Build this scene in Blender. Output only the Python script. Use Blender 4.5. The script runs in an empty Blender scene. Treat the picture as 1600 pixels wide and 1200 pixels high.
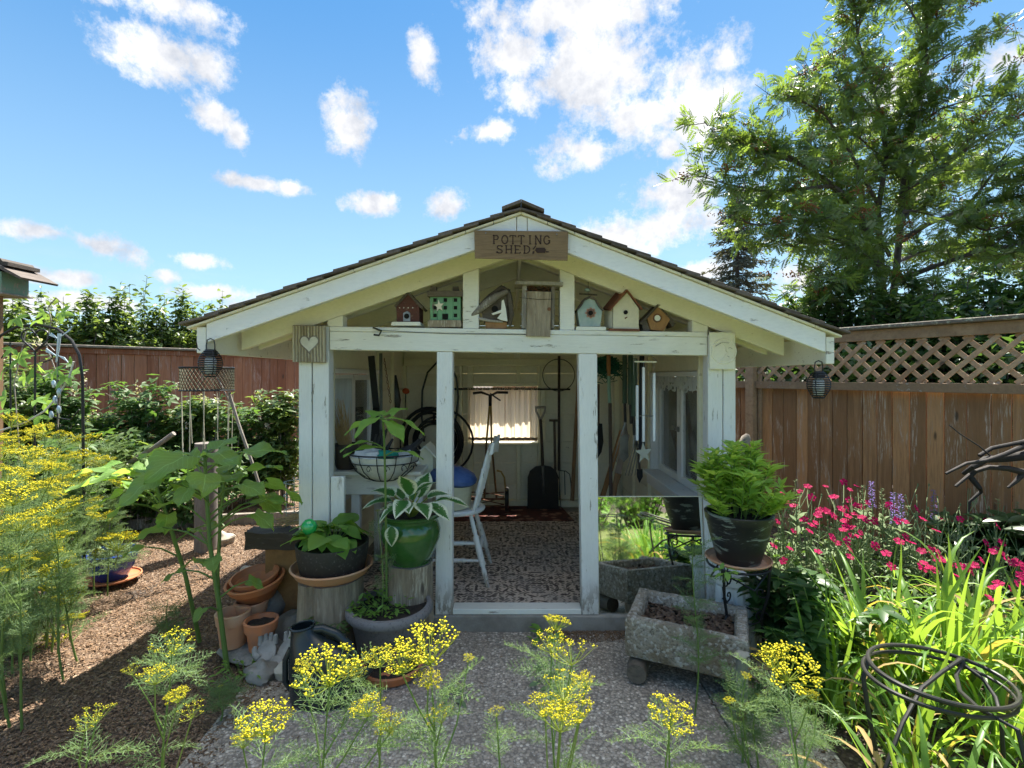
import bpy, math, random
import numpy as np
from mathutils import Vector, Matrix, Quaternion, noise as mnoise
PI = math.pi
R = math.radians
sc = bpy.context.scene
COL = sc.collection
EYE, HOR, F = 1.55, 587.0, 800.0

# ------------------------------------------------------------ camera
cam_d = bpy.data.cameras.new('camera'); cam = bpy.data.objects.new('camera', cam_d); COL.objects.link(cam)
cam.location = (0, 0, EYE); cam.rotation_euler = (R(90), 0, 0)
cam_d.sensor_width = 36; cam_d.lens = 18.0; cam_d.shift_y = -13 / 1600
cam_d.clip_start = 0.05; cam_d.clip_end = 3000
sc.camera = cam

# ------------------------------------------------------------ exposure, sun, sky
sc.view_settings.view_transform = 'Standard'; sc.view_settings.look = 'None'
sc.view_settings.exposure = 2.05; sc.view_settings.gamma = 1; sc.view_settings.use_curve_mapping = False
SUN = Vector((0.38, 0.9, 1.75)).normalized()
sl = bpy.data.lights.new('sun', 'SUN'); sl.energy = 3.7; sl.angle = R(0.53); sl.color = (1.0, 0.94, 0.84)
so = bpy.data.objects.new('sun', sl); COL.objects.link(so); so.rotation_euler = SUN.to_track_quat('Z', 'Y').to_euler()
so.location = (3, 6, 12)
w = bpy.data.worlds.new('World'); sc.world = w; w.use_nodes = True
sc.cycles.use_adaptive_sampling = True; sc.cycles.adaptive_threshold = 0.02
sc.cycles.use_denoising = True
sc.cycles.max_bounces = 12; sc.cycles.diffuse_bounces = 9; sc.cycles.transmission_bounces = 6; sc.cycles.transparent_max_bounces = 12

class NG:
    def __init__(s, nt): s.nt = nt
    def n(s, typ, inp=None, **props):
        nd = s.nt.nodes.new(typ)
        for k, v in props.items(): setattr(nd, k, v)
        for k, v in (inp or {}).items():
            if isinstance(v, bpy.types.NodeSocket): s.nt.links.new(v, nd.inputs[k])
            else:
                if isinstance(v, (tuple, list)) and nd.inputs[k].type == 'RGBA' and len(v) == 3: v = (*v, 1)
                nd.inputs[k].default_value = v
        return nd
    def math(s, op, a, b=0.0, c=None, clamp=False):
        i = {0: a, 1: b}
        if c is not None: i[2] = c
        return s.n('ShaderNodeMath', i, operation=op, use_clamp=clamp).outputs[0]
    def mix(s, f, a, b, blend='MIX'):
        nd = s.n('ShaderNodeMix', data_type='RGBA', blend_type=blend)
        for k, v in ((0, f), (6, a), (7, b)):
            if isinstance(v, bpy.types.NodeSocket): s.nt.links.new(v, nd.inputs[k])
            else: nd.inputs[k].default_value = (*v, 1) if isinstance(v, (tuple, list)) and len(v) == 3 else v
        return nd.outputs[2]
    def rng(s, v, a, b, c=0.0, d=1.0, smooth=True):
        return s.n('ShaderNodeMapRange', {0: v, 1: a, 2: b, 3: c, 4: d}, interpolation_type='SMOOTHSTEP' if smooth else 'LINEAR').outputs[0]
    def noise(s, vec, scale, detail=4, rough=0.55, dist=0.0):
        return s.n('ShaderNodeTexNoise', {'Vector': vec, 'Scale': scale, 'Detail': detail, 'Roughness': rough, 'Distortion': dist}).outputs['Fac']
    def vmul(s, v, m):
        return s.n('ShaderNodeVectorMath', {0: v, 1: m}, operation='MULTIPLY').outputs[0]
    def vadd(s, v, m):
        return s.n('ShaderNodeVectorMath', {0: v, 1: m}, operation='ADD').outputs[0]

def build_sky():
    nt = w.node_tree; nt.nodes.clear(); g = NG(nt)
    sky = g.n('ShaderNodeTexSky', sky_type='NISHITA', sun_disc=False, sun_elevation=math.asin(SUN.z),
              sun_rotation=math.atan2(SUN.x, SUN.y), altitude=400, air_density=1.0, dust_density=0.6, ozone_density=1.6)
    d = g.n('ShaderNodeTexCoord').outputs['Generated']
    sp = g.n('ShaderNodeSeparateXYZ', {0: d})
    x, y, z = sp.outputs
    ay = g.math('ABSOLUTE', y)
    az = g.math('ARCTAN2', x, ay); el = g.math('ARCSINE', z)
    n1 = g.noise(d, 6.0, 8, 0.66, 0.25); n2 = g.noise(d, 22.0, 8, 0.7)
    clouds = [(255,85,215,85,0),(320,110,110,70,0),(335,185,118,62,-.45),(370,205,60,50,0),(545,193,84,86,.3),(660,88,50,62,.3),(400,287,165,26,-.03),(450,293,60,26,0),(585,318,82,38,0),
              (700,326,72,42,.25),(70,362,150,36,0),(160,383,170,44,-.2),(100,434,170,32,0),(315,409,90,30,0),(262,433,44,28,0),(335,458,180,30,0),
              (800,95,110,70,0),(815,150,110,70,0),(930,115,210,120,0),(1085,150,160,130,-.3),(1000,185,150,70,0),(775,202,90,40,.2),(1130,95,70,40,0),(915,240,170,62,0),(1045,232,36,30,0),(1050,302,160,72,0),(1000,362,250,80,0),
              (1090,425,140,42,0),(1560,98,150,80,0),(130,472,240,34,0),(420,480,190,26,0),(1250,440,100,60,0),(20,480,120,30,0),(1180,300,60,40,0),(900,15,300,60,0),(250,0,300,70,0),(1400,150,120,70,0)]
    v = None
    for (cx, cy, ww, hh, rot) in clouds:
        a = math.atan((cx - 800) / F); e = math.atan((HOR - cy) / math.hypot(F, cx - 800))
        k = math.cos(a)
        hw = ww / 2 / F * k * k * 1.12; hv = hh / 2 / F * k * 1.12
        da = g.math('SUBTRACT', az, a); de = g.math('SUBTRACT', el, e)
        if rot:
            c_, s_ = math.cos(rot), math.sin(rot)
            u1 = g.math('ADD', g.math('MULTIPLY', da, c_), g.math('MULTIPLY', de, s_))
            v1 = g.math('SUBTRACT', g.math('MULTIPLY', de, c_), g.math('MULTIPLY', da, s_))
        else: u1, v1 = da, de
        u1 = g.math('DIVIDE', u1, hw); v1 = g.math('DIVIDE', v1, hv)
        q = g.math('ADD', g.math('MULTIPLY', u1, u1), g.math('MULTIPLY', v1, v1))
        q = g.math('SUBTRACT', 1.0, g.math('SQRT', q))
        v = q if v is None else g.math('SMOOTH_MAX', v, q, 0.15)
    v = g.math('MAXIMUM', v, -1.0)
    nn = g.math('ADD', g.math('MULTIPLY', g.math('SUBTRACT', n1, 0.5), 2.5), g.math('MULTIPLY', g.math('SUBTRACT', n2, 0.5), 1.9))
    dens = g.math('ADD', v, nn)
    dens = g.math('POWER', g.rng(dens, 0.0, 0.70), 0.8)
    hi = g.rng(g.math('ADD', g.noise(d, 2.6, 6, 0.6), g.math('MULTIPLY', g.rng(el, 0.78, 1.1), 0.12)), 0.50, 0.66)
    hi = g.math('MULTIPLY', hi, g.rng(el, 0.72, 0.95))  # clouds above the view, thickened to whiten and strengthen the skylight
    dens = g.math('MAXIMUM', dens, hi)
    low = g.math('MULTIPLY', g.rng(el, 0.30, 0.02), g.rng(g.noise(g.vmul(d, (1, 1, 5)), 3.0, 5, 0.6), 0.46, 0.80))
    dens = g.math('MAXIMUM', dens, g.math('MULTIPLY', low, 0.45))
    body = g.math('ADD', g.math('MULTIPLY', g.noise(g.vadd(d, (0.0, 0.0, 0.03)), 9.0, 6, 0.6), 0.65), g.math('MULTIPLY', g.noise(d, 34.0, 5, 0.6), 0.35))
    cc = g.mix(g.rng(body, 0.36, 0.60, smooth=False), (1.08, 1.15, 1.30), (1.95, 1.93, 1.92))
    cc = g.mix(g.rng(el, 0.62, 1.25), cc, (3.3, 3.22, 3.12))  # overhead clouds, out of view, brightened to add light to the shade
    skyc = g.mix(0.72, g.mix(1.0, sky.outputs[0], (0.36, 0.43, 0.38), 'MULTIPLY'), g.mix(g.rng(el, 0.0, 0.72), (0.80, 1.26, 1.72), (0.04, 0.46, 1.28)))
    # below the horizon the world stays plain
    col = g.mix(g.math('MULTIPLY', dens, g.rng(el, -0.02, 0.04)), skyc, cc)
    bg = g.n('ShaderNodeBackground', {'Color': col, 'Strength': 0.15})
    out = g.n('ShaderNodeOutputWorld', {'Surface': bg.outputs[0]})
build_sky()

# ------------------------------------------------------------ basic helpers
def W(px, py, d): return Vector(((px - 800) * d / F, d, EYE + (HOR - py) * d / F))
def X(px, d): return (px - 800) * d / F
def Z(py, d): return EYE + (HOR - py) * d / F
def G(px, py, z=0.0):
    d = F * (EYE - z) / (py - HOR)
    return Vector(((px - 800) * d / F, d, z))

def wloc(o):
    v = Vector((0, 0, 0))
    while o is not None: v += o.location; o = o.parent
    return v

def tag(o, label=None, cat=None, group=None, kind=None):
    if label: o['label'] = label
    if cat: o['category'] = cat
    if group: o['group'] = group
    if kind: o['kind'] = kind
    return o

def thing(name, label, cat, loc=(0, 0, 0), group=None):
    o = bpy.data.objects.new(name, None); COL.objects.link(o); o.location = loc
    o.empty_display_size = 0.1
    return tag(o, label, cat, group)

def link(name, me, mat, parent=None, loc=None, rot=None, scale=None):
    o = bpy.data.objects.new(name, me); COL.objects.link(o)
    if mat is not None and not me.materials: me.materials.append(mat)
    if parent: o.parent = parent
    if loc is not None: o.location = loc
    if rot is not None: o.rotation_euler = rot
    if scale is not None: o.scale = scale if hasattr(scale, '__len__') else (scale,) * 3
    return o

def copy_thing(o, loc=None, rz=None, scale=None):
    c = o.copy(); COL.objects.link(c)
    def rec(src, dst):
        for ch in src.children:
            k = ch.copy(); COL.objects.link(k); k.parent = dst; rec(ch, k)
    rec(o, c)
    if loc is not None: c.location = loc
    if rz is not None: c.rotation_euler[2] = rz
    if scale is not None: c.scale = (scale,) * 3
    return c

class MB:
    def __init__(s): s.v = []; s.f = []; s.uv = None
    def add(s, vs, fs):
        b = len(s.v); s.v.extend([tuple(p) for p in vs]); s.f.extend([tuple(i + b for i in f) for f in fs]); return s
    def hexa(s, c, b=0.003):
        # c: 8 corners indexed ix + 2*iy + 4*iz
        c = [Vector(p) for p in c]
        if b <= 0:
            return s.add(c, [(0,2,3,1),(4,5,7,6),(0,1,5,4),(2,6,7,3),(0,4,6,2),(1,3,7,5)])
        vs = {}; out = []
        for i in range(8):
            e = []
            for a in range(3):
                dv = c[i ^ (1 << a)] - c[i]; L = dv.length
                e.append(dv / L * min(b, L * 0.4) if L > 1e-9 else Vector((0, 0, 0)))
            for a in range(3):
                o1, o2 = [k for k in range(3) if k != a]
                vs[(i, a)] = len(out); out.append(c[i] + e[o1] + e[o2])
        fs = []
        F6 = {0: [(0,4,6,2),(1,3,7,5)], 1: [(0,1,5,4),(2,6,7,3)], 2: [(0,2,3,1),(4,5,7,6)]}
        for a in range(3):
            for q in F6[a]: fs.append(tuple(vs[(i, a)] for i in q))
        for a in range(3):
            o1, o2 = [k for k in range(3) if k != a]
            for i in range(8):
                if i & (1 << a): continue
                j = i | (1 << a)
                fs.append((vs[(i, o1)], vs[(j, o1)], vs[(j, o2)], vs[(i, o2)]))
        for i in range(8): fs.append((vs[(i, 0)], vs[(i, 1)], vs[(i, 2)]))
        # fix orientation
        cen = sum(c, Vector()) / 8; f2 = []
        for f in fs:
            p = [out[k] for k in f]; n = (p[1] - p[0]).cross(p[2] - p[0])
            f2.append(f if n.dot(sum(p, Vector()) / len(p) - cen) >= 0 else tuple(reversed(f)))
        return s.add(out, f2)
    def box(s, x0, x1, y0, y1, z0, z1, b=0.003):
        return s.hexa([(x, y, z) for z in (z0, z1) for y in (y0, y1) for x in (x0, x1)], b)
    def beam(s, p0, p1, wd, ht, up=(0, 0, 1), b=0.003):
        p0 = Vector(p0); p1 = Vector(p1); d = (p1 - p0).normalized(); up = Vector(up)
        sd = d.cross(up)
        if sd.length < 1e-4: sd = d.cross(Vector((0, 1, 0)))
        sd.normalize(); u = sd.cross(d)
        c = []
        for zz in (-1, 1):
            for yy in (-1, 1):
                for q in (p0, p1): c.append(q + sd * yy * wd / 2 + u * zz * ht / 2)
        return s.hexa(c, b)
    def prism(s, pts, y0, y1):
        # polygon (x,z) points swept between y0 and y1
        n = len(pts); vs = [(p[0], y0, p[1]) for p in pts] + [(p[0], y1, p[1]) for p in pts]
        area = sum(pts[i][0] * pts[(i + 1) % n][1] - pts[(i + 1) % n][0] * pts[i][1] for i in range(n))
        fs = [tuple(range(n)), tuple(reversed(range(n, 2 * n)))] + [((i + 1) % n, i, i + n, (i + 1) % n + n) for i in range(n)]
        if area < 0: fs = [tuple(reversed(f)) for f in fs]
        return s.add(vs, fs)
    def pprism(s, pts, d, t):
        return s.prism([((a - 800) * d / F, EYE + (HOR - b) * d / F) for a, b in pts], d, d + t)
    def tube(s, pts, r, n=8, caps=True, closed=False):
        pts = [Vector(p) for p in pts]; m = len(pts)
        rs = r if hasattr(r, '__len__') else [r] * m
        ref = None; rings = []
        for i, p in enumerate(pts):
            if closed: t = pts[(i + 1) % m] - pts[i - 1]
            else: t = pts[min(i + 1, m - 1)] - pts[max(i - 1, 0)]
            if t.length < 1e-9: t = Vector((0, 0, 1))
            t.normalize()
            if ref is None:
                ref = t.orthogonal().normalized()
            ref = (ref - t * ref.dot(t))
            if ref.length < 1e-6: ref = t.orthogonal()
            ref.normalize(); bn = t.cross(ref)
            rings.append([p + (ref * math.cos(a) + bn * math.sin(a)) * rs[i] for a in [2 * PI * k / n for k in range(n)]])
        vs = [q for rg in rings for q in rg]; fs = []
        for i in range(m if closed else m - 1):
            j = (i + 1) % m
            for k in range(n):
                k2 = (k + 1) % n
                fs.append((i * n + k, i * n + k2, j * n + k2, j * n + k))
        if caps and not closed:
            fs.append(tuple(reversed(range(n)))); fs.append(tuple(range((m - 1) * n, m * n)))
        return s.add(vs, fs)
    def lathe(s, prof, c=(0, 0, 0), n=32, jit=0.0, cap0=False, cap1=False, sx=1, sy=1, rot=None):
        c = Vector(c); vs = []; m = len(prof)
        for (r, z) in prof:
            for k in range(n):
                a = 2 * PI * k / n
                p = Vector((r * math.cos(a) * sx, r * math.sin(a) * sy, z))
                if jit: p += Vector((1, 1, 0)) * 0 + p.normalized() * jit * mnoise.noise(p * 9)
                if rot is not None: p = rot @ p
                vs.append(c + p)
        fs = []
        for i in range(m - 1):
            for k in range(n):
                k2 = (k + 1) % n
                fs.append((i * n + k, i * n + k2, (i + 1) * n + k2, (i + 1) * n + k))
        if cap0: fs.append(tuple(reversed(range(n))))
        if cap1: fs.append(tuple(range((m - 1) * n, m * n)))
        return s.add(vs, fs)
    def blob(s, c, rx, ry, rz, rough=0.15, seed=0, nu=14, nv=9, fr=1.3):
        vs = []; c = Vector(c)
        for j in range(nv + 1):
            t = PI * j / nv
            for k in range(nu):
                a = 2 * PI * k / nu
                u = Vector((math.sin(t) * math.cos(a), math.sin(t) * math.sin(a), math.cos(t)))
                q = 1 + rough * mnoise.noise(u * fr + Vector((seed * 7.3, seed * 3.1, seed))) * 2
                vs.append(c + Vector((u.x * rx, u.y * ry, u.z * rz)) * q)
        fs = []
        for j in range(nv):
            for k in range(nu):
                k2 = (k + 1) % nu
                fs.append((j * nu + k, (j + 1) * nu + k, (j + 1) * nu + k2, j * nu + k2))
        return s.add(vs, fs)
    def mesh(s, name, smooth=False, off=None):
        me = bpy.data.meshes.new(name)
        v = s.v if off is None else [(p[0] - off.x, p[1] - off.y, p[2] - off.z) for p in s.v]
        me.from_pydata(v, [], s.f)
        if smooth:
            me.polygons.foreach_set('use_smooth', [True] * len(me.polygons))
            try: me.set_sharp_from_angle(angle=R(40))
            except Exception: pass
        me.update(); return me
    def build(s, name, mat, parent=None, smooth=False, at=None):
        # vertices are given in world space; `at` puts a top-level object's origin there
        if parent is not None:
            return link(name, s.mesh(name, smooth, wloc(parent)), mat, parent)
        off = Vector(at) if at is not None else Vector((0, 0, 0))
        return link(name, s.mesh(name, smooth, off), mat, None, off)

def tri_mesh(name, V, T, mat, smooth=False, uv=None):
    V = np.asarray(V, dtype=np.float32); T = np.asarray(T, dtype=np.int32)
    k = T.shape[1]; me = bpy.data.meshes.new(name)
    me.vertices.add(len(V)); me.vertices.foreach_set('co', V.ravel())
    me.loops.add(T.size); me.loops.foreach_set('vertex_index', T.ravel())
    me.polygons.add(len(T)); me.polygons.foreach_set('loop_start', np.arange(0, T.size, k, dtype=np.int32))
    me.polygons.foreach_set('loop_total', np.full(len(T), k, dtype=np.int32))
    if smooth: me.polygons.foreach_set('use_smooth', np.ones(len(T), dtype=bool))
    me.update(calc_edges=True); me.validate()
    if mat: me.materials.append(mat)
    return me

def stamp(tv, tf, mats):
    """many copies of a small template: tv (n,3), tf (m,k), mats (N,4,4)"""
    tv = np.asarray(tv, dtype=np.float32); tf = np.asarray(tf, dtype=np.int32); mats = np.asarray(mats, dtype=np.float32)
    N = len(mats); n = len(tv)
    h = np.concatenate([tv, np.ones((n, 1), np.float32)], 1)
    V = np.einsum('aij,bj->abi', mats, h)[:, :, :3].reshape(-1, 3)
    T = (tf[None] + (np.arange(N) * n)[:, None, None]).reshape(-1, tf.shape[1])
    return V, T

def mats_from(pos, dirs, ups, sc_):
    """frames with +x along dirs, z near ups"""
    x = dirs / np.linalg.norm(dirs, axis=1, keepdims=True)
    y = np.cross(ups, x); ny = np.linalg.norm(y, axis=1, keepdims=True); ny[ny < 1e-6] = 1; y = y / ny
    z = np.cross(x, y); N = len(pos)
    M_ = np.zeros((N, 4, 4), np.float32)
    s_ = np.asarray(sc_).reshape(-1, 1) if np.ndim(sc_) else np.full((N, 1), sc_)
    M_[:, :3, 0] = x * s_; M_[:, :3, 1] = y * s_; M_[:, :3, 2] = z * s_; M_[:, :3, 3] = pos; M_[:, 3, 3] = 1
    return M_

# ------------------------------------------------------------ materials
class Mat(NG):
    def __init__(s, name):
        s.m = bpy.data.materials.new(name); s.m.use_nodes = True; super().__init__(s.m.node_tree); s.nt.nodes.clear()
        s.tc = s.n('ShaderNodeTexCoord'); s.oi = s.n('ShaderNodeObjectInfo')
    def vec(s, scale=(1, 1, 1), rnd=True):
        v = s.tc.outputs['Object']
        if rnd:
            r = s.n('ShaderNodeVectorMath', {0: s.oi.outputs['Random'], 1: (37.0, 53.0, 71.0)}, operation='MULTIPLY').outputs[0]
            v = s.vadd(v, r)
        return s.vmul(v, scale) if scale != (1, 1, 1) else v
    def done(s, col, rough=0.6, bump=None, bs=0.3, bd=0.01, metal=0.0, spec=0.5, extra=None):
        i = {'Base Color': col, 'Roughness': rough, 'Metallic': metal, 'Specular IOR Level': spec}
        if bump is not None:
            i['Normal'] = s.n('ShaderNodeBump', {'Height': bump, 'Strength': bs, 'Distance': bd}).outputs[0]
        if extra: i.update(extra)
        p = s.n('ShaderNodeBsdfPrincipled', i)
        s.n('ShaderNodeOutputMaterial', {0: p.outputs[0]})
        return s.m

def m_paint(name, col, axis=(9, 9, 1.5), wear=0.60, dirt=0.35, wood=(0.30, 0.26, 0.21), rough=0.55, low=False):
    m = Mat(name); v = m.vec()
    va = m.vmul(v, axis)
    n1 = m.noise(va, 4.0, 8, 0.7); n2 = m.noise(v, 2.2, 5, 0.6); n3 = m.noise(va, 14, 4, 0.6)
    n4 = m.noise(v, 28, 3, 0.6)
    c = m.mix(m.rng(n2, 0.30, 0.75, 0, dirt), col, tuple(a * b for a, b in zip(col, (0.72, 0.68, 0.56))))
    c = m.mix(m.rng(n3, 0.35, 0.75, 0, 0.18), c, tuple(a * 0.6 for a in col))
    pe = m.math('MULTIPLY', m.rng(n1, wear, wear + 0.035), m.rng(n2, 0.42, 0.60))
    sp = m.rng(n4, 0.735, 0.76)
    if low:
        zz = m.n('ShaderNodeSeparateXYZ', {0: m.tc.outputs['Object']}).outputs[2]
        pe = m.math('MAXIMUM', pe, m.math('MULTIPLY', m.rng(zz, 0.26, 0.0), m.rng(m.noise(m.vmul(v, (14, 14, 5)), 2.0, 7, 0.7), 0.46, 0.56)))
        c = m.mix(m.math('MULTIPLY', m.rng(zz, 0.5, 0.0), m.rng(n2, 0.3, 0.7, 0.1, 0.5)), c, tuple(a * b for a, b in zip(col, (0.62, 0.56, 0.46))))
    c = m.mix(m.math('MAXIMUM', pe, m.math('MULTIPLY', sp, 0.7)), c, wood)
    h = m.math('SUBTRACT', m.math('MULTIPLY', n3, 0.35), m.math('MULTIPLY', pe, 1.0))
    return m.done(c, rough, h, 0.5, 0.004)

def m_wood(name, c1, c2, pale=None, axis=(14, 14, 0.8), pt=0.56, dark=(0.04, 0.025, 0.015), rough=0.8, spread=0.5, bd=0.004, moss=None):
    m = Mat(name); v = m.vec(); va = m.vmul(v, axis)
    n1 = m.noise(va, 3.0, 6, 0.6, 0.3); n2 = m.noise(va, 9.0, 6, 0.7); n3 = m.noise(m.vmul(v, tuple(a * 0.22 + 0.5 for a in axis)), 2.2, 4, 0.6, 0.8)
    f = m.math('ADD', m.math('MULTIPLY', m.math('SUBTRACT', m.oi.outputs['Random'], 0.5), spread), n1)
    c = m.mix(m.rng(f, 0.25, 0.75), c1, c2)
    c = m.mix(m.rng(n2, 0.40, 0.70, 0, 0.5), c, tuple(a * 0.55 for a in c1))
    if pale:
        pf = m.math('MULTIPLY', m.rng(n2, pt - 0.06, pt + 0.05), m.rng(n3, 0.45, 0.62))
        c = m.mix(m.math('MULTIPLY', pf, 0.8), c, pale)
    kn = m.n('ShaderNodeTexVoronoi', {'Vector': m.vmul(v, tuple(0.6 + a * 0.15 for a in axis)), 'Scale': 2.3}).outputs['Distance']
    c = m.mix(m.rng(kn, 0.09, 0.035, 0, 0.8), c, dark)
    if moss: c = m.mix(m.rng(m.noise(v, 30, 4, 0.7), 0.52, 0.62, 0, 0.8), c, moss)
    return m.done(c, rough, n2, 0.5, bd)

def m_leaf(name, c1, c2, trans=0.4, tcol=None, rough=0.45, spec=0.35, var=0.35, vein=False):
    m = Mat(name)
    ge = m.n('ShaderNodeNewGeometry')
    rp = ge.outputs['Random Per Island']
    f = m.math('ADD', m.math('MULTIPLY', rp, 0.75), m.math('MULTIPLY', m.oi.outputs['Random'], 0.25))
    n = m.noise(m.tc.outputs['Object'], 6.0, 3, 0.6)
    f = m.math('ADD', m.math('MULTIPLY', f, 0.8), m.math('MULTIPLY', m.math('SUBTRACT', n, 0.4), var), clamp=True)
    c = m.mix(f, c1, c2)
    bump = None
    if vein:
        uv = m.n('ShaderNodeSeparateXYZ', {0: m.tc.outputs['UV']})
        u, vv = uv.outputs[0], uv.outputs[1]
        av = m.math('ABSOLUTE', m.math('SUBTRACT', vv, 0.5))
        rib = m.math('SINE', m.math('MULTIPLY', m.math('SUBTRACT', m.math('MULTIPLY', u, 1.0), m.math('MULTIPLY', av, 0.9)), 48.0))
        ribs = m.rng(rib, 0.86, 1.0); mid = m.rng(av, 0.022, 0.006)
        vf = m.math('MAXIMUM', m.math('MULTIPLY', ribs, 0.5), mid)
        c = m.mix(m.math('MULTIPLY', vf, 0.85), c, tuple(min(1, a * 2.0 + 0.03) for a in c2))
        bump = m.math('SUBTRACT', m.math('MULTIPLY', n, 0.5), vf)
    tc_ = tcol or (min(1, c2[0] * 2.6), min(1, c2[1] * 2.3), c2[2] * 0.7)
    i = {'Base Color': c, 'Roughness': rough, 'Specular IOR Level': spec}
    if bump is not None: i['Normal'] = m.n('ShaderNodeBump', {'Height': bump, 'Strength': 0.5, 'Distance': 0.004}).outputs[0]
    p = m.n('ShaderNodeBsdfPrincipled', i)
    t = m.n('ShaderNodeBsdfTranslucent', {'Color': m.mix(m.math('MULTIPLY', f, 0.5), tc_, tuple(a * 0.6 for a in tc_))})
    mx = m.n('ShaderNodeMixShader', {0: trans, 1: p.outputs[0], 2: t.outputs[0]})
    m.n('ShaderNodeOutputMaterial', {0: mx.outputs[0]})
    return m.m

def m_plain(name, col, rough=0.5, metal=0.0, var=0.25, sc_=6.0, bump=0.15, bd=0.002, spec=0.5, c2=None, lo=0.35, hi=0.7, bsc=None):
    m = Mat(name); v = m.vec(); n = m.noise(v, sc_, 6, 0.65)
    c = m.mix(m.rng(n, lo, hi, 0, 1), col, c2 or tuple(a * (1 - var) for a in col))
    b = m.noise(v, bsc or sc_ * 8, 4, 0.6)
    return m.done(c, rough, b, bump, bd, metal, spec)

WHITE_V = m_paint('white_paint_post', (0.84, 0.83, 0.81), (9, 9, 1.2), 0.60, 0.25, low=True)
WHITE_H = m_paint('white_paint_beam', (0.85, 0.83, 0.76), (1.2, 9, 9), 0.60, 0.3)
WHITE_B = m_paint('white_paint_barge', (0.84, 0.83, 0.81), (2, 9, 7), 0.61, 0.15, wood=(0.45, 0.42, 0.38))
CREAM = m_paint('cream_paint_frame', (0.84, 0.80, 0.60), (3, 3, 3), 0.64, 0.3)
CREAM_W = m_paint('cream_paint_wall', (0.85, 0.81, 0.66), (3, 3, 3), 0.66, 0.45)
CREAM_Y = m_paint('cream_paint_rafter', (0.86, 0.82, 0.69), (2.5, 6, 6), 0.66, 0.3)
SHINGLE = m_wood('weathered_shingle', (0.075, 0.057, 0.046), (0.15, 0.12, 0.10), None, (8, 1.5, 8), bd=0.003)
SHEATH = m_wood('sheathing_edge', (0.30, 0.27, 0.17), (0.22, 0.19, 0.12), None, (4, 4, 4))
FENCE_L = m_wood('red_stained_board', (0.26, 0.095, 0.045), (0.40, 0.175, 0.09), (0.50, 0.36, 0.30), (11, 11, 0.55), 0.55, spread=0.7)
FENCE_R = m_wood('brown_stained_board', (0.28, 0.135, 0.055), (0.52, 0.26, 0.11), (0.60, 0.47, 0.36), (12, 12, 0.7), 0.56, spread=0.8)
FENCE_F = m_wood('fence_rail_wood', (0.27, 0.165, 0.09), (0.40, 0.255, 0.145), (0.40, 0.34, 0.28), (3, 3, 3), 0.62)
LATT = m_wood('lattice_wood', (0.34, 0.20, 0.11), (0.52, 0.33, 0.19), (0.50, 0.42, 0.34), (3, 3, 3), 0.58)
CAPW = m_wood('mossy_cap_wood', (0.13, 0.105, 0.08), (0.21, 0.175, 0.14), None, (3, 3, 6), moss=(0.33, 0.33, 0.24))
BARN = m_wood('sign_wood', (0.135, 0.082, 0.036), (0.22, 0.14, 0.068), None, (1.2, 10, 12))
ENGR = m_plain('engraved_dark', (0.045, 0.022, 0.014), 0.9)
LOG = m_wood('cut_log_side', (0.22, 0.165, 0.11), (0.44, 0.36, 0.26), (0.58, 0.50, 0.38), (9, 9, 1.1), 0.54, dark=(0.06, 0.04, 0.03), bd=0.01)
GREYW = m_wood('grey_weathered_wood', (0.20, 0.17, 0.14), (0.40, 0.36, 0.31), (0.52, 0.49, 0.44), (9, 9, 2), 0.56, bd=0.006)
DRIFT = m_wood('dark_driftwood', (0.05, 0.042, 0.036), (0.12, 0.10, 0.085), None, (4, 9, 9), bd=0.006)
TERRA = m_plain('terracotta', (0.60, 0.20, 0.075), 0.75, 0, 0.3, 7, 0.2, c2=(0.42, 0.19, 0.11))
TERRA_P = m_plain('pale_terracotta', (0.62, 0.30, 0.16), 0.8, 0, 0.3, 8, 0.2, c2=(0.54, 0.35, 0.23))
STONE = m_plain('grey_stone', (0.30, 0.285, 0.26), 0.85, 0, 0.4, 7, 0.5, 0.01, c2=(0.17, 0.16, 0.14))
STONE_L = m_plain('pale_stone', (0.50, 0.45, 0.37), 0.85, 0, 0.3, 5, 0.5, 0.01, c2=(0.30, 0.26, 0.2))
IRON = m_plain('black_iron', (0.022, 0.022, 0.022), 0.45, 0.3, 0.3, 20, 0.3)
BLACKP = m_plain('black_plastic', (0.018, 0.019, 0.020), 0.32, 0, 0.3, 10, 0.05)
STEEL = m_plain('dull_steel', (0.30, 0.30, 0.29), 0.4, 0.8, 0.4, 12, 0.2)
RUST = m_plain('rusty_brown', (0.22, 0.09, 0.04), 0.8, 0, 0.4, 14, 0.5, 0.004, c2=(0.10, 0.05, 0.03))
TOOLW = m_wood('tool_handle_wood', (0.23, 0.125, 0.06), (0.34, 0.20, 0.10), None, (20, 20, 1))
TOOLD = m_wood('dark_handle_wood', (0.06, 0.04, 0.03), (0.12, 0.08, 0.055), None, (20, 20, 1))
STEM = m_leaf('green_stem', (0.10, 0.17, 0.04), (0.18, 0.27, 0.07), 0.15)
SOIL = m_plain('dark_soil', (0.045, 0.032, 0.024), 0.95, 0, 0.5, 30, 0.9, 0.01)

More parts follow.
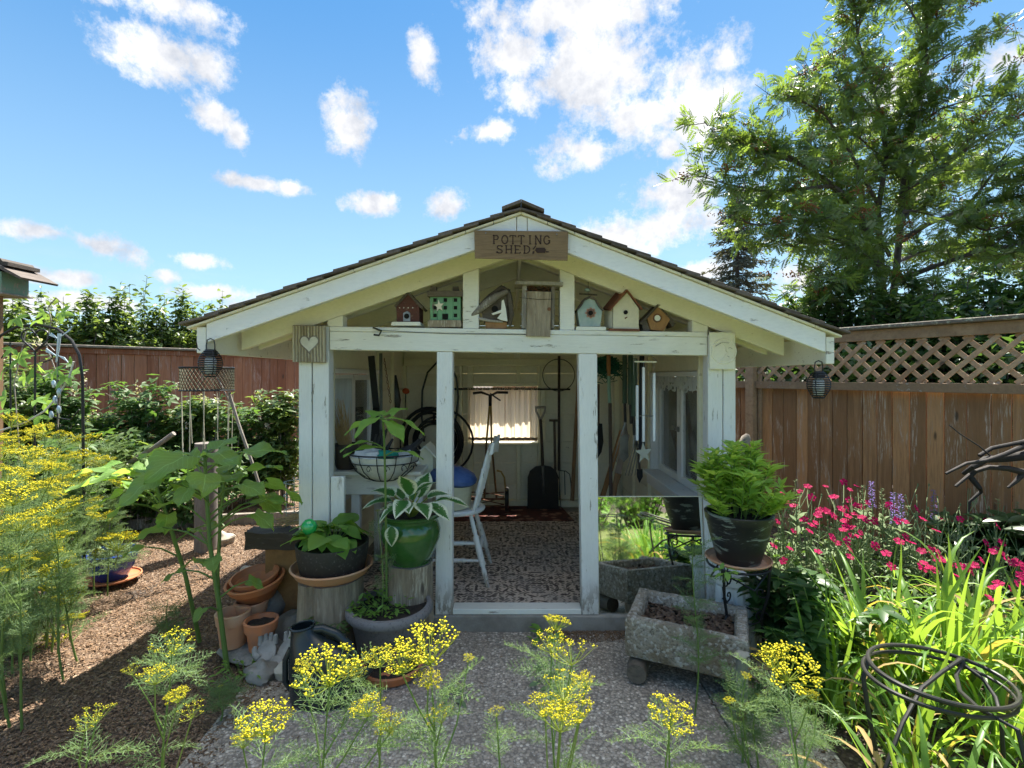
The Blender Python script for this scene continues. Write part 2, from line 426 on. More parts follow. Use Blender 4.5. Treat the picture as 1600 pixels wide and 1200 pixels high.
def m_ground(name, base, c2, c3, sc1, thr, bsc, bd=0.01):
    m = Mat(name); v = m.tc.outputs['Object']
    vo = m.n('ShaderNodeTexVoronoi', {'Vector': v, 'Scale': sc1}, feature='F1')
    rc = m.n('ShaderNodeSeparateColor', {0: vo.outputs['Color']}).outputs[0]
    big = m.noise(v, 1.6, 5, 0.6); fine = m.noise(v, bsc, 5, 0.65)
    c = m.mix(m.rng(rc, 0.0, 1.0), base, c2)
    c = m.mix(m.rng(rc, thr, thr + 0.02), c, c3)
    c = m.mix(m.rng(vo.outputs['Distance'], 0.35, 0.75, 0, 0.75), c, tuple(a * 0.35 for a in base))
    c = m.mix(m.rng(big, 0.35, 0.7, 0, 0.45), c, tuple(a * 0.5 for a in base))
    h = m.math('ADD', m.math('MULTIPLY', m.math('SUBTRACT', 1.0, vo.outputs['Distance']), 0.8), m.math('MULTIPLY', fine, 0.4))
    return m.done(c, 0.85, h, 0.8, bd)
AGG = m_ground('exposed_aggregate', (0.38, 0.315, 0.25), (0.54, 0.455, 0.37), (0.82, 0.72, 0.60), 75, 0.87, 60, 0.005)
MULCH = m_ground('bark_mulch', (0.14, 0.085, 0.05), (0.27, 0.18, 0.115), (0.42, 0.31, 0.21), 85, 0.88, 80, 0.012)
EARTH = m_ground('garden_earth', (0.075, 0.05, 0.035), (0.13, 0.095, 0.065), (0.26, 0.2, 0.15), 60, 0.93, 60, 0.012)
LAWN = m_ground('lawn_ground', (0.17, 0.20, 0.06), (0.25, 0.28, 0.09), (0.22, 0.22, 0.08), 120, 0.8, 90, 0.01)
CONC = m_plain('old_concrete', (0.33, 0.30, 0.26), 0.9, 0, 0.4, 4, 0.7, 0.006, c2=(0.20, 0.17, 0.14), bsc=60)
# ================================================================ SETTING
def sheet(name, pts, z, mat, at=(0, 0, 0)):
    mb = MB(); mb.add([(x, y, z) for x, y in pts], [tuple(range(len(pts)))])
    return tag(mb.build(name, mat), kind='structure')
# the ground as one sheet
mb = MB(); n = 60
gx = [-900 + 1800 * i / n for i in range(n + 1)]
mb.add([(x, y, -0.03) for y in (-600, -30, 14, 1500) for x in (-900, -14, 14, 900)], [(j * 4 + i, j * 4 + i + 1, j * 4 + i + 5, j * 4 + i + 4) for j in range(3) for i in range(3)])
tag(mb.build('ground', EARTH), kind='structure')
sheet('lawn', [(-6, -8), (6, -8), (6, 1.93), (-1.0, 1.93), (-1.2, 1.2), (-6, 1.0)], -0.012, LAWN)
# mulch bed, gently uneven
def mulch_bed():
    nx, ny = 90, 80; V = []; T = []
    for j in range(ny + 1):
        for i in range(nx + 1):
            x = -5.6 + 4.35 * i / nx; y = 1.0 + 6.6 * j / ny
            e = min(1, (x + 5.6) / 0.3, (-1.25 - x) / 0.12 + 0.0 if y < 3.0 else 1)
            V.append((x, y, -0.02 + 0.03 * mnoise.noise(Vector((x * 1.7, y * 1.7, 0))) + 0.010 * mnoise.noise(Vector((x * 9, y * 9, 3))) + 0.01 * max(0, e)))
    for j in range(ny):
        for i in range(nx):
            a = j * (nx + 1) + i; T.append((a, a + 1, a + nx + 2, a + nx + 1))
    o = link('mulch_bed', tri_mesh('mulch_bed', V, T, MULCH, True), MULCH); tag(o, kind='structure')
mulch_bed()
# loose bark chips
def chips(name, N, region, mat, zf, smin, smax, seed):
    rng = np.random.default_rng(seed)
    P = region(rng, N); n_ = len(P)
    d = rng.normal(size=(n_, 3)); d[:, 2] *= 0.25; up = rng.normal(size=(n_, 3)) * 0.35; up[:, 2] += 1
    M_ = mats_from(P, d, up, rng.uniform(smin, smax, n_))
    tv = [(-.5, -.17, 0), (.5, -.12, 0), (.45, .16, 0), (-.45, .14, 0), (-.45, -.12, .12), (.42, -.1, .14), (.4, .12, .1), (-.4, .1, .13)]
    tf = [(0, 3, 2, 1), (4, 5, 6, 7), (0, 1, 5, 4), (1, 2, 6, 5), (2, 3, 7, 6), (3, 0, 4, 7)]
    V, T = stamp(tv, tf, M_)
    o = link(name, tri_mesh(name, V, T, mat), mat); return tag(o, kind='stuff')
CHIP = m_leaf('bark_chip', (0.075, 0.04, 0.023), (0.38, 0.25, 0.155), 0.0, rough=0.85, spec=0.2, var=0.2)
def reg_mulch(rng, N):
    y = 1.9 + (rng.random(N) ** 1.5) * 4.4; x = -4.6 + rng.random(N) * 3.35
    k = (np.abs(x / y) < 1.1); x, y = x[k], y[k]
    return np.stack([x, y, -0.005 + np.array([0.03 * mnoise.noise(Vector((a * 1.7, b * 1.7, 0))) for a, b in zip(x, y)]) + rng.random(len(x)) * .008], 1)
tag(chips('bark_chips', 52000, reg_mulch, CHIP, 0, 0.007, 0.026, 3), 'loose shredded bark mulch covering the bed left of the shed', 'mulch')
# concrete pad in front of the shed (slab with a joint)
for xa0, xa1, xb0, xb1 in ((-1.32, .947, -1.36, .957), (.955, 1.32, .965, 1.40)):
    mb = MB(); mb.hexa([(xa0, 1.95, -0.1), (xa1, 1.95, -0.1), (xb0, 3.10, -0.1), (xb1, 3.10, -0.1), (xa0, 1.95, 0), (xa1, 1.95, 0), (xb0, 3.10, 0), (xb1, 3.10, 0)], 0.004)
    tag(mb.build('concrete_pad', AGG), kind='structure')
pebs = random.Random(5)
def reg_pad(rng, N):
    x = -1.3 + rng.random(N) * 2.6; y = 1.97 + rng.random(N) * 1.1
    return np.stack([x, y, np.full(N, -0.0012)], 1)
PEB = m_leaf('pad_pebble', (0.14, 0.12, 0.105), (0.78, 0.70, 0.61), 0.0, rough=0.6, spec=0.3, var=0.25)
def pad_pebbles():
    rng = np.random.default_rng(8); N = 15000; P = reg_pad(rng, N)
    d = rng.normal(size=(N, 3)); d[:, 2] = 0; up = np.tile([0, 0, 1.0], (N, 1))
    M_ = mats_from(P, d, up, rng.uniform(0.0028, 0.0062, N))
    tv = [(1, 0, 0), (.3, .8, 0), (-.8, .6, 0), (-1, -.3, 0), (0, -.9, 0), (.1, 0, .55)]
    tf = [(0, 1, 5), (1, 2, 5), (2, 3, 5), (3, 4, 5), (4, 0, 5)]
    V, T = stamp(tv, tf, M_); o = link('pad_pebbles', tri_mesh('pad_pebbles', V, T, PEB), PEB); tag(o, 'small grey and cream pebbles showing in the concrete pad', 'pebbles', kind='stuff')
pad_pebbles()
mb = MB(); mb.box(-1.40, 1.46, 3.105, 5.95, -0.08, 0.092, 0.008)
tag(mb.build('shed_slab', CONC), kind='structure')
# dirt swept up against the step
tag(chips('step_litter', 900, lambda r, N: np.stack([0.25 + r.random(N) * 0.55, 3.09 - r.random(N) ** 2 * 0.12, 0.001 + r.random(N) * .01], 1), CHIP, 0, 0.008, 0.02, 11), 'brown leaf litter along the foot of the shed step', 'leaf litter')
def reg_edge(r, N):
    y = r.uniform(1.98, 3.09, N); x = np.where(r.random(N) < .55, -1.30 + np.abs(r.normal(size=N)) * .09, np.where(r.random(N) < .5, 1.3 - np.abs(r.normal(size=N)) * .09, r.uniform(-1.25, 1.3, N)))
    return np.stack([x, y, .001 + r.random(N) * .004], 1)
tag(chips('pad_litter', 800, reg_edge, CHIP, 0, 0.006, 0.020, 13), 'bark bits and dry leaves scattered over the concrete pad edges', 'leaf litter')
# far hills
def hills():
    V = []; T = []; n = 120
    for i in range(n + 1):
        a = -PI * 0.75 + 1.5 * PI * i / n
        for k, (r, h) in enumerate(((520, -2), (600, 26), (760, 52), (1000, 30))):
            hh = h * (0.8 + 0.6 * mnoise.noise(Vector((a * 3, k, 0)))) if k else h
            V.append((r * math.sin(a), r * math.cos(a), hh))
    for i in range(n):
        for k in range(3): a = i * 4 + k; T.append((a, a + 1, a + 5, a + 4))
    HM = m_plain('hill_forest', (0.10, 0.14, 0.13), 0.95, 0, 0.3, 0.02, 0.0, c2=(0.15, 0.18, 0.17))
    tag(link('hills', tri_mesh('hills', V, T, HM, True), HM), kind='structure')
hills()

# ================================================================ FENCES
def board_mesh(name, wd, h, th=0.018):
    mb = MB(); mb.box(0, wd, 0, th, 0, h, 0.002); return mb.mesh(name)
def fence_frame(A, d): 
    d = Vector((d[0], d[1], 0)).normalized(); n = Vector((d.y, -d.x, 0))   # n faces the garden
    return Vector((A[0], A[1], 0)), d, n
def fence_part(root, name, mat, s0, s1, q0, q1, z0, z1, A, d, n, b=0.003):
    # s along the fence, q out from the fence plane towards the garden
    mb = MB(); c = []
    for z in (z0, z1):
        for q in (q0, q1):
            for s_ in (s0, s1):
                p = A + d * s_ + n * q; c.append((p.x, p.y, z))
    mb.hexa(c, b); return mb.build(name, mat, root)
def right_fence():
    A, d, n = fence_frame((2.69, 5.5), (0.5, -0.866)); n = -n if n.y > 0 else n
    root = thing('lattice_fence', 'brown board fence topped with diagonal lattice right of the shed', 'fence', (2.69, 5.5, 0))
    rnd = random.Random(2); mesh = {}
    ang = math.atan2(d.y, d.x)
    s_ = -6.2; 
    while s_ < 5.0:
        wd = rnd.choice((0.118, 0.130, 0.138, 0.145))
        if wd not in mesh: mesh[wd] = board_mesh('board', wd - 0.007, 1.42)
        p = A + d * s_ + n * (rnd.uniform(0, 0.004)) - root.location
        o = link('board', mesh[wd], FENCE_R, root, (p.x, p.y, 0.0), (0, 0, ang)); o.location -= Vector((n.x, n.y, 0)) * 0.0
        s_ += wd
    for s0 in (-5.0, -2.5, -0.13, 2.27, 4.67):
        fence_part(root, 'post', FENCE_F, s0, s0 + 0.09, 0.02, 0.11, -0.02, 1.98, A, d, n)
        fence_part(root, 'trim_strip', FENCE_F, s0 + 0.10, s0 + 0.135, 0.006, 0.035, 0.0, 1.88, A, d, n)
    ps = [(-6.2, -5.0), (-4.91, -2.5), (-2.41, -0.13), (-0.04, 2.27), (2.36, 4.67)]
    for a, b in ps:
        fence_part(root, 'rail', FENCE_F, a + 0.002, b - 0.002, 0.030, 0.075, 1.415, 1.49, A, d, n)
        fence_part(root, 'top_rail', FENCE_F, a + 0.002, b - 0.002, 0.03, 0.065, 1.86, 1.955, A, d, n)
        # lattice slats
        for lay, sg in ((0, 1), (1, -1)):
            H0, H1 = 1.492, 1.858; h = H1 - H0; s_ = a - h
            while s_ < b:
                x0, x1 = s_, s_ + h * 1.0     # at the bottom, at the top
                if sg < 0: x0, x1 = x1, x0
                z0, z1 = H0, H1; xa, xb = x0, x1
                def clip(xa, za, xb, zb, lo, hi):
                    if xa < lo: za = za + (zb - za) * (lo - xa) / (xb - xa); xa = lo
                    elif xa > hi: za = za + (zb - za) * (hi - xa) / (xb - xa); xa = hi
                    return xa, za
                if max(x0, x1) > a + 0.02 and min(x0, x1) < b - 0.02:
                    xa, za = clip(x0, H0, x1, H1, a + .015, b - .015); xb, zb = clip(x1, H1, x0, H0, a + .015, b - .015)
                    if abs(zb - za) > 0.05:
                        q = 0.040 - lay * 0.0085
                        p0 = A + d * xa + n * q; p1 = A + d * xb + n * q
                        mb = MB(); mb.beam((p0.x, p0.y, za), (p1.x, p1.y, zb), 0.007, 0.036, up=Vector((0, 0, 1)), b=0.001)
                        mb.build('slat', LATT, root)
                s_ += 0.152
    fence_part(root, 'cap_board', CAPW, -6.2, 4.9, -0.02, 0.115, 1.957, 1.992, A, d, n, 0.006)
    fence_part(root, 'kick_board', FENCE_F, -6.2, 4.9, 0.022, 0.05, -0.02, 0.11, A, d, n)
    return A, d, n
FA, FD, FN = right_fence()
def left_fence():
    A, d, n = fence_frame((-5.44, 6.4), (0.68, 0.73)); n = -n if n.y > 0 else n
    root = thing('board_fence', 'red stained board fence behind the brambles left of the shed', 'fence', (-5.44, 6.4, 0))
    rnd = random.Random(4); mesh = {}; ang = math.atan2(d.y, d.x); s_ = -3.4
    while s_ < 6.2:
        wd = rnd.choice((0.125, 0.135, 0.142))
        if wd not in mesh: mesh[wd] = board_mesh('board', wd - 0.005, 1.90)
        p = A + d * s_ + n * rnd.uniform(0, 0.006) - root.location
        link('board', mesh[wd], FENCE_L, root, (p.x, p.y, 0.0), (0, 0, ang)); s_ += wd
    fence_part(root, 'rail', FENCE_L, -3.4, 6.2, 0.008, 0.030, 1.83, 1.895, A, d, n)
    fence_part(root, 'cap_board', CAPW, -3.4, 6.2, -0.04, 0.09, 1.903, 1.935, A, d, n, 0.006)
    for s0 in (-3.0, -0.6, 1.8, 4.2): fence_part(root, 'post', FENCE_L, s0, s0 + 0.09, -0.13, -0.04, 0, 1.90, A, d, n)
    return A, d, n
LA, LD, LN = left_fence()

# ================================================================ THE SHED
AX, AZ = 0.05, 2.44
def zr(x): return AZ + 0.345 * (x - AX) if x < AX else AZ - 0.386 * (x - AX)
def zb(x): return 1.833 - 0.0151 * x      # top of the front beam (it sags to the right)
shed = thing('potting_shed', 'small open-fronted white potting shed with a low gable roof', 'shed', (0, 4.4, 0.092))
FY = 3.12
def sp(name, mat, fn, parent=None, smooth=False):
    mb = MB(); fn(mb); return mb.build(name, mat, parent or shed, smooth)
def slanted(mb, x0, x1, y0, y1, t0, t1, b=0.003, n=1):
    """piece that follows the roof line between zr+t0 and zr+t1"""
    mb.hexa([(x, y, zr(x) + t) for t in (t0, t1) for y in (y0, y1) for x in (x0, x1)], b)
# posts (boxed from boards)
sp('corner_post', WHITE_V, lambda m: (m.box(-1.30, -1.222, FY, FY + 0.09, 0.092, 1.85), m.box(-1.216, -1.118, FY + 0.004, FY + 0.09, 0.092, 1.85)))
sp('corner_post', WHITE_V, lambda m: (m.box(1.195, 1.285, FY + 0.003, FY + 0.09, 0.092, 1.80), m.box(1.290, 1.363, FY, FY + 0.09, 0.092, 1.80)))
sp('door_post', WHITE_V, lambda m: m.hexa([(-.468, FY, .093), (-.366, FY, .093), (-.468, FY + .09, .093), (-.366, FY + .09, .093), (-.458, FY, zb(-.4) - .144), (-.362, FY, zb(-.4) - .144), (-.458, FY + .09, zb(-.4) - .144), (-.362, FY + .09, zb(-.4) - .144)]))
sp('door_post', WHITE_V, lambda m: m.hexa([(.427, FY, .093), (.530, FY, .093), (.427, FY + .09, .093), (.530, FY + .09, .093), (.405, FY, zb(.4) - .144), (.519, FY, zb(.4) - .144), (.405, FY + .09, zb(.4) - .144), (.519, FY + .09, zb(.4) - .144)]))
xl, xr = -1.112, 1.190
def beamp(m, t0, t1, y0, y1, a=xl, b=xr):
    m.hexa([(x, y, zb(x) + t) for t in (t0, t1) for y in (y0, y1) for x in (a, b)])
sp('beam', WHITE_H, lambda m: beamp(m, -.142, -.030, FY - .002, FY + .10))
sp('top_plate', WHITE_H, lambda m: beamp(m, -.0285, 0, FY - .004, FY + .16))
sp('threshold', WHITE_H, lambda m: m.box(-.362, .424, FY + .002, FY + .10, .093, .125))
# barge boards
sp('barge_board', WHITE_B, lambda m: slanted(m, -1.690, 0.024, 2.83, 2.868, -.107, -.002))
sp('barge_board', WHITE_B, lambda m: slanted(m, 0.086, 1.735, 2.83, 2.868, -.112, -.002))
sp('barge_block', WHITE_B, lambda m: m.prism([(0.028, 2.22), (0.082, 2.22), (0.082, zr(.082) - .004), (AX, AZ - .006), (0.028, zr(.028) - .004)], 2.833, 2.868))
sp('eave_board', WHITE_H, lambda m: m.hexa([(x, y, z) for z in (1.675, 1.818) for y in (2.832, 5.95) for x in (-1.745, -1.694)]))
sp('eave_board', WHITE_H, lambda m: m.hexa([(x, y, z) for z in (1.615, 1.765) for y in (2.832, 5.95) for x in (1.739, 1.784)]))
# soffit-side boards between eave and wall seen from the front
# rafters
k = 0
for y0 in (FY + 0.012, 3.34, 3.95, 4.55, 5.15, 5.66):
    lo = -.145 if y0 < 3.2 else -.13
    sp('rafter', CREAM_Y, lambda m: slanted(m, -1.655, AX - .012, y0, y0 + .042, lo, -.002))
    sp('rafter', CREAM_Y, lambda m: slanted(m, AX + .012, 1.665, y0, y0 + .042, lo, -.002))
sp('ridge_board', CREAM_Y, lambda m: m.box(AX - .010, AX + .010, 2.872, 5.95, AZ - .17, AZ - .006))
# roof sheathing: boards running along the ridge, each its own piece
for side in (-1, 1):
    L = (AX + 1.79) if side < 0 else (1.815 - AX); nb = 12
    for i in range(nb):
        a = AX + side * (L * i / nb + 0.001); b = AX + side * (L * (i + 1) / nb - 0.002)
        x0, x1 = min(a, b), max(a, b)
        sp('sheathing_board', CREAM_Y, lambda m: slanted(m, x0, x1, 2.812, 5.97, .001, .013, 0.0015))
# shingles: front-edge ones are single pieces, the rest one part
def shingle(mb, side, i, y0, y1, jit=0.0):
    L = (AX + 1.79) if side < 0 else (1.815 - AX); nc = 13; st = L / nc
    a = max(0.0, i * st - 0.05); b = (i + 1) * st + 0.028 + jit
    if i == nc - 1: b = L + 0.03 + jit * 0.5
    xa, xb = AX + side * a, AX + side * b
    def z0(x): return zr(AX + side * min(abs(x - AX), 9)) 
    ta, tb = 0.0145, 0.034
    c = []
    P = {0: (xa, zr(xa) + ta), 1: (xb, zr(xb) + tb - 0.004)}
    th = 0.012
    pts = [(x, y, z + t) for t in (0, th) for y in (y0, y1) for (x, z) in ((P[0], P[1]) if side > 0 else (P[1], P[0]))]
    mb.hexa(pts, 0.001)
rnd = random.Random(9)
rest = MB()
for side in (-1, 1):
    for i in range(13):
        y = 2.785
        j = 0
        while y < 5.97:
            wd = rnd.uniform(.12, .24); y1 = min(5.98, y + wd)
            mb = MB() if j < 3 else rest
            shingle(mb, side, i, y, y1 - 0.004, rnd.uniform(-.006, .010))
            if j < 3: mb.build('shingle', SHINGLE, shed)
            y = y1; j += 1
tag(rest.build('shingles', SHINGLE, shed), kind='stuff')
for q in range(9):   # ridge caps
    y0 = 2.775 + q * .355; y1 = y0 + .37
    sp('ridge_cap', SHINGLE, lambda m: m.hexa([(AX - .105, y0, zr(AX - .105) + .046), (AX, y0, AZ + .05), (AX - .105, y1, zr(AX - .105) + .034), (AX, y1, AZ + .038), (AX - .105, y0, zr(AX - .105) + .064), (AX, y0, AZ + .068), (AX - .105, y1, zr(AX - .105) + .052), (AX, y1, AZ + .056)], .001))
    sp('ridge_cap', SHINGLE, lambda m: m.hexa([(AX + .001, y0, AZ + .05), (AX + .125, y0, zr(AX + .125) + .046), (AX + .001, y1, AZ + .038), (AX + .125, y1, zr(AX + .125) + .034), (AX + .001, y0, AZ + .068), (AX + .125, y0, zr(AX + .125) + .064), (AX + .001, y1, AZ + .056), (AX + .125, y1, zr(AX + .125) + .052)], .001))
# gable studs over the beam
for a, b, top in ((723, 748, -.147), (875, 898, -.147), (511, 535, -.147), (1082, 1107, -.147)):
    x0, x1 = X(a, FY), X(b, FY)
    sp('gable_stud', WHITE_H if a in (723, 875) else CREAM_Y, lambda m: m.hexa([(x0, FY + .006, zb(x0) + .001), (x1, FY + .006, zb(x1) + .001), (x0, FY + .09, zb(x0) + .001), (x1, FY + .09, zb(x1) + .001),
                                     (x0, FY + .006, zr(x0) + top), (x1, FY + .006, zr(x1) + top), (x0, FY + .09, zr(x0) + top), (x1, FY + .09, zr(x1) + top)]))
# king post behind
sp('king_post', CREAM_Y, lambda m: m.box(.02, .09, 5.58, 5.65, 1.74, zr(.05) - .18))
# ---- walls. back wall inner face y=5.75
BY = 5.75
def wall_rows(z0, z1, step, xa, xb, holes, y0, y1, mat, name='siding_board', clip=False):
    z = z0
    while z < z1 - 1e-6:
        zt = min(z1, z + step)
        segs = [(xa, xb)]
        for (hx0, hx1, hz0, hz1) in holes:
            if zt > hz0 + .001 and z < hz1 - .001:
                ns = []
                for a, b in segs:
                    if hx0 > a: ns.append((a, min(b, hx0)))
                    if hx1 < b: ns.append((max(a, hx1), b))
                segs = [q for q in ns if q[1] - q[0] > .01]
        for a, b in segs:
            sp(name, mat, lambda m: m.box(a, b, y0, y1, z + .0015, zt - .0015, .002))
        z = zt
WX0, WX1, WZ0, WZ1 = X(735, BY), X(840, BY), 0.81, 1.43
for (za, zb_, st) in ((.093, .81, .239), (.81, 1.43, .31), (1.43, 1.72, .145)):
    wall_rows(za, zb_, st, -1.22, 1.24, [(WX0, WX1, WZ0, WZ1)], BY, BY + .02, CREAM_W)
# gable siding boards
z = 1.722
while z < 2.30:
    zt = min(z + .13, 2.40)
    def ex(zz, s): 
        return AX - (AZ - .01 - zz) / .345 if s < 0 else AX + (AZ - .01 - zz) / .386
    a0, a1, b0, b1 = max(-1.6, ex(z, -1)), max(-1.6, ex(zt, -1)), min(1.6, ex(z, 1)), min(1.6, ex(zt, 1))
    sp('gable_board', CREAM_W, lambda m: m.hexa([(a0, BY, z + .002), (b0, BY, z + .002), (a0, BY + .02, z + .002), (b0, BY + .02, z + .002), (a1, BY, zt - .002), (b1, BY, zt - .002), (a1, BY + .02, zt - .002), (b1, BY + .02, zt - .002)], .002))
    z = zt
# back studs and plates (inside face)
def stud(a, b, z0, z1, dy=.07): sp('stud', CREAM, lambda m: m.box(X(a, 5.68), X(b, 5.68), BY - dy, BY - .002, z0, z1))
for a, b in ((627, 634), (717, 722), (845, 852), (960, 968)): stud(a, b, .17, 1.66)
stud(730, 739, .17, 1.66); stud(840, 844.5, .17, 1.66)
stud(807, 813, 1.47, 1.66); stud(807, 813, .17, .78); stud(760, 764, .17, .78, .05)
sp('wall_plate', CREAM, lambda m: m.box(-1.20, 1.22, BY - .085, BY - .002, 1.662, 1.735))
sp('sole_plate', CREAM, lambda m: m.box(-1.20, 1.22, BY - .085, BY - .002, .094, .168))
sp('window_header', CREAM, lambda m: m.box(X(739.5, 5.68), X(839.5, 5.68), BY - .07, BY - .002, 1.43, 1.468))
sp('window_sill', CREAM, lambda m: m.box(X(735, 5.66), X(841, 5.66), BY - .11, BY + .04, .785, .812))
# exterior skin, a little outside, to keep the wall thick
wall_rows(.093, 1.80, .17, -1.30, 1.36, [(WX0, WX1, WZ0, WZ1)], BY + .08, BY + .10, WHITE_H, 'clapboard')
# side walls
def side_wall(s, x_in, x_out, wy0, wy1, wz0, wz1, ztop):
    a, b = min(x_in, x_out), max(x_in, x_out)
    ya, yb = FY + .095, BY + .10
    xs = (x_in, x_in + s * .018)
    xo = (x_out - s * .018, x_out)
    for (x0, x1), nm, step, mt in ((xs, 'siding_board', .22, CREAM_W), (xo, 'clapboard', .16, WHITE_H)):
        x0, x1 = min(x0, x1), max(x0, x1)
        z = .093
        while z < ztop - .001:
            zt = min(z + step, ztop)
            if abs(z - wz1) < .03: z = wz1
            segs = [(ya, yb)]
            if zt > wz0 + .01 and z < wz1 - .01:
                if z < wz0 - .02: zt = wz0
                else:
                    if zt > wz1: zt = wz1
                    segs = [(ya, wy0), (wy1, yb)]
            for p, q in segs:
                if q - p > .01: sp(nm, mt, lambda m: m.box(x0, x1, p, q, z + .0015, zt - .0015, .002))
            z = zt
    for yy in (wy0 - .045, wy1 + .005, 5.1):
        sp('stud', CREAM, lambda m: m.box(*sorted((x_in - s * .035, x_in - s * .001)), yy, yy + .04, .095, ztop - .09))
    sp('wall_plate', CREAM, lambda m: m.box(*sorted((x_in - s * .06, x_in - s * .001)), ya + .01, BY - .09, ztop - .088, ztop))
    # window opening: sill, jambs, head
    sp('window_sill', WHITE_V, lambda m: m.box(*sorted((x_in - s * .09, x_out + s * .03)), wy0 + .001, wy1 - .001, wz0 + .001, wz0 + .03))
    sp('window_head', WHITE_V, lambda m: m.box(*sorted((x_in - s * .03, x_out + s * .01)), wy0 + .001, wy1 - .001, wz1 - .035, wz1 - .001))
    sp('window_apron', WHITE_V, lambda m: m.box(*sorted((x_in - s * .036, x_in - s * .02)), wy0 - .04, wy1 + .04, wz0 - .10, wz0 - .002))
    jm = []
    for y0, y1 in ((wy0, wy0 + .03), (wy1 - .03, wy1)):
        sp('window_jamb', WHITE_V, lambda m: m.box(*sorted((x_in - s * .02, x_out)), y0 + .001, y1 - .001, wz0 + .032, wz1 - .037))
    xm = (x_in + x_out) / 2; mid = (wy0 + wy1) / 2
    for y0, y1 in ((wy0 + .032, mid - .002), (mid + .002, wy1 - .032)):
        def fr(m):
            m.box(xm - .018, xm + .018, y0, y0 + .05, wz0 + .034, wz1 - .039); m.box(xm - .018, xm + .018, y1 - .05, y1, wz0 + .034, wz1 - .039)
            m.box(xm - .018, xm + .018, y0 + .051, y1 - .051, wz0 + .034, wz0 + .085); m.box(xm - .018, xm + .018, y0 + .051, y1 - .051, wz1 - .085, wz1 - .039)
        f = sp('casement', WHITE_V, fr)
        mb = MB(); mb.box(xm - .002, xm + .002, y0 + .045, y1 - .045, wz0 + .08, wz1 - .08, 0); mb.build('pane', GLASS, f)
def m_glass():
    m = Mat('window_glass')
    t = m.n('ShaderNodeBsdfTransparent', {'Color': (0.93, 0.96, 0.94, 1)}); g = m.n('ShaderNodeBsdfGlossy', {'Roughness': 0.03, 'Color': (1, 1, 1, 1)})
    d = m.n('ShaderNodeBsdfDiffuse', {'Color': (0.6, 0.62, 0.58, 1)})
    fr = m.n('ShaderNodeFresnel', {'IOR': 1.5})
    a = m.n('ShaderNodeMixShader', {0: m.rng(m.noise(m.vec(), 5, 4), 0.35, 0.7, 0.14, 0.42), 1: t.outputs[0], 2: d.outputs[0]})
    b = m.n('ShaderNodeMixShader', {0: fr.outputs[0], 1: a.outputs[0], 2: g.outputs[0]})
    m.n('ShaderNodeOutputMaterial', {0: b.outputs[0]}); return m.m
GLASS = m_glass()
side_wall(-1, -1.215, -1.30, 3.42, 4.58, .76, 1.60, 1.90)
side_wall(1, 1.235, 1.36, 3.33, 4.52, .70, 1.58, 1.88)
# window latch on right casements
sp('window_latch', STEEL, lambda m: (m.box(1.262, 1.275, 3.90, 3.955, 1.12, 1.16), m.beam((1.258, 3.925, 1.14), (1.250, 3.985, 1.165), .01, .01)))
# lower wall beside left corner
sp('low_wall_panel', WHITE_V, lambda m: m.box(-1.112, -1.03, FY + .02, FY + .05, .094, .93))
sp('lamp_hook', IRON, lambda m: m.tube([(-1.72, 2.823, 1.69), (-1.72, 2.80, 1.70), (-1.72, 2.79, 1.73)], .003, 6))
# beam hook with wire (left part of the beam)
sp('hook', IRON, lambda m: (m.tube([W(583, 512, 3.10), W(596, 517, 3.09), W(592, 524, 3.08), W(584, 523, 3.08)], .006, 6), m.tube([W(590, 516, 3.11), W(700, 521.5, 3.112), W(860, 523, 3.112)], .0015, 5)))

# hanging mirror that fills the panel between door post and corner post
def m_mirror():
    m = Mat('mirror_glass'); n = m.noise(m.vec(), 3, 5)
    return m.done((0.80, 0.84, 0.80), m.rng(n, 0.4, 0.7, 0.015, 0.05), None, metal=1.0)
MTI = R(5.7)
mir = thing('mirror', 'large frameless mirror leaning low between the right door post and corner post', 'mirror', (.86, 3.16, .093))
mb = MB(); mb.hexa([(x, 3.135 + q + t * math.sin(MTI), .0945 + t * math.cos(MTI)) for t in (0, .70) for q in (0, .004) for x in (.537, 1.187)], 0); mb.build('mirror_glass', m_mirror(), mir)
mb = MB(); mb.hexa([(x, 3.1395 + q + t * math.sin(MTI), .0945 + t * math.cos(MTI)) for t in (0, .703) for q in (0, .010) for x in (.535, 1.189)], .001); mb.build('backing', CREAM, mir)
# ================================================================ THINGS ON THE SHED FRONT
def pt(root, name, mat, fn, smooth=False):
    mb = MB(); fn(mb); return mb.build(name, mat, root, smooth)
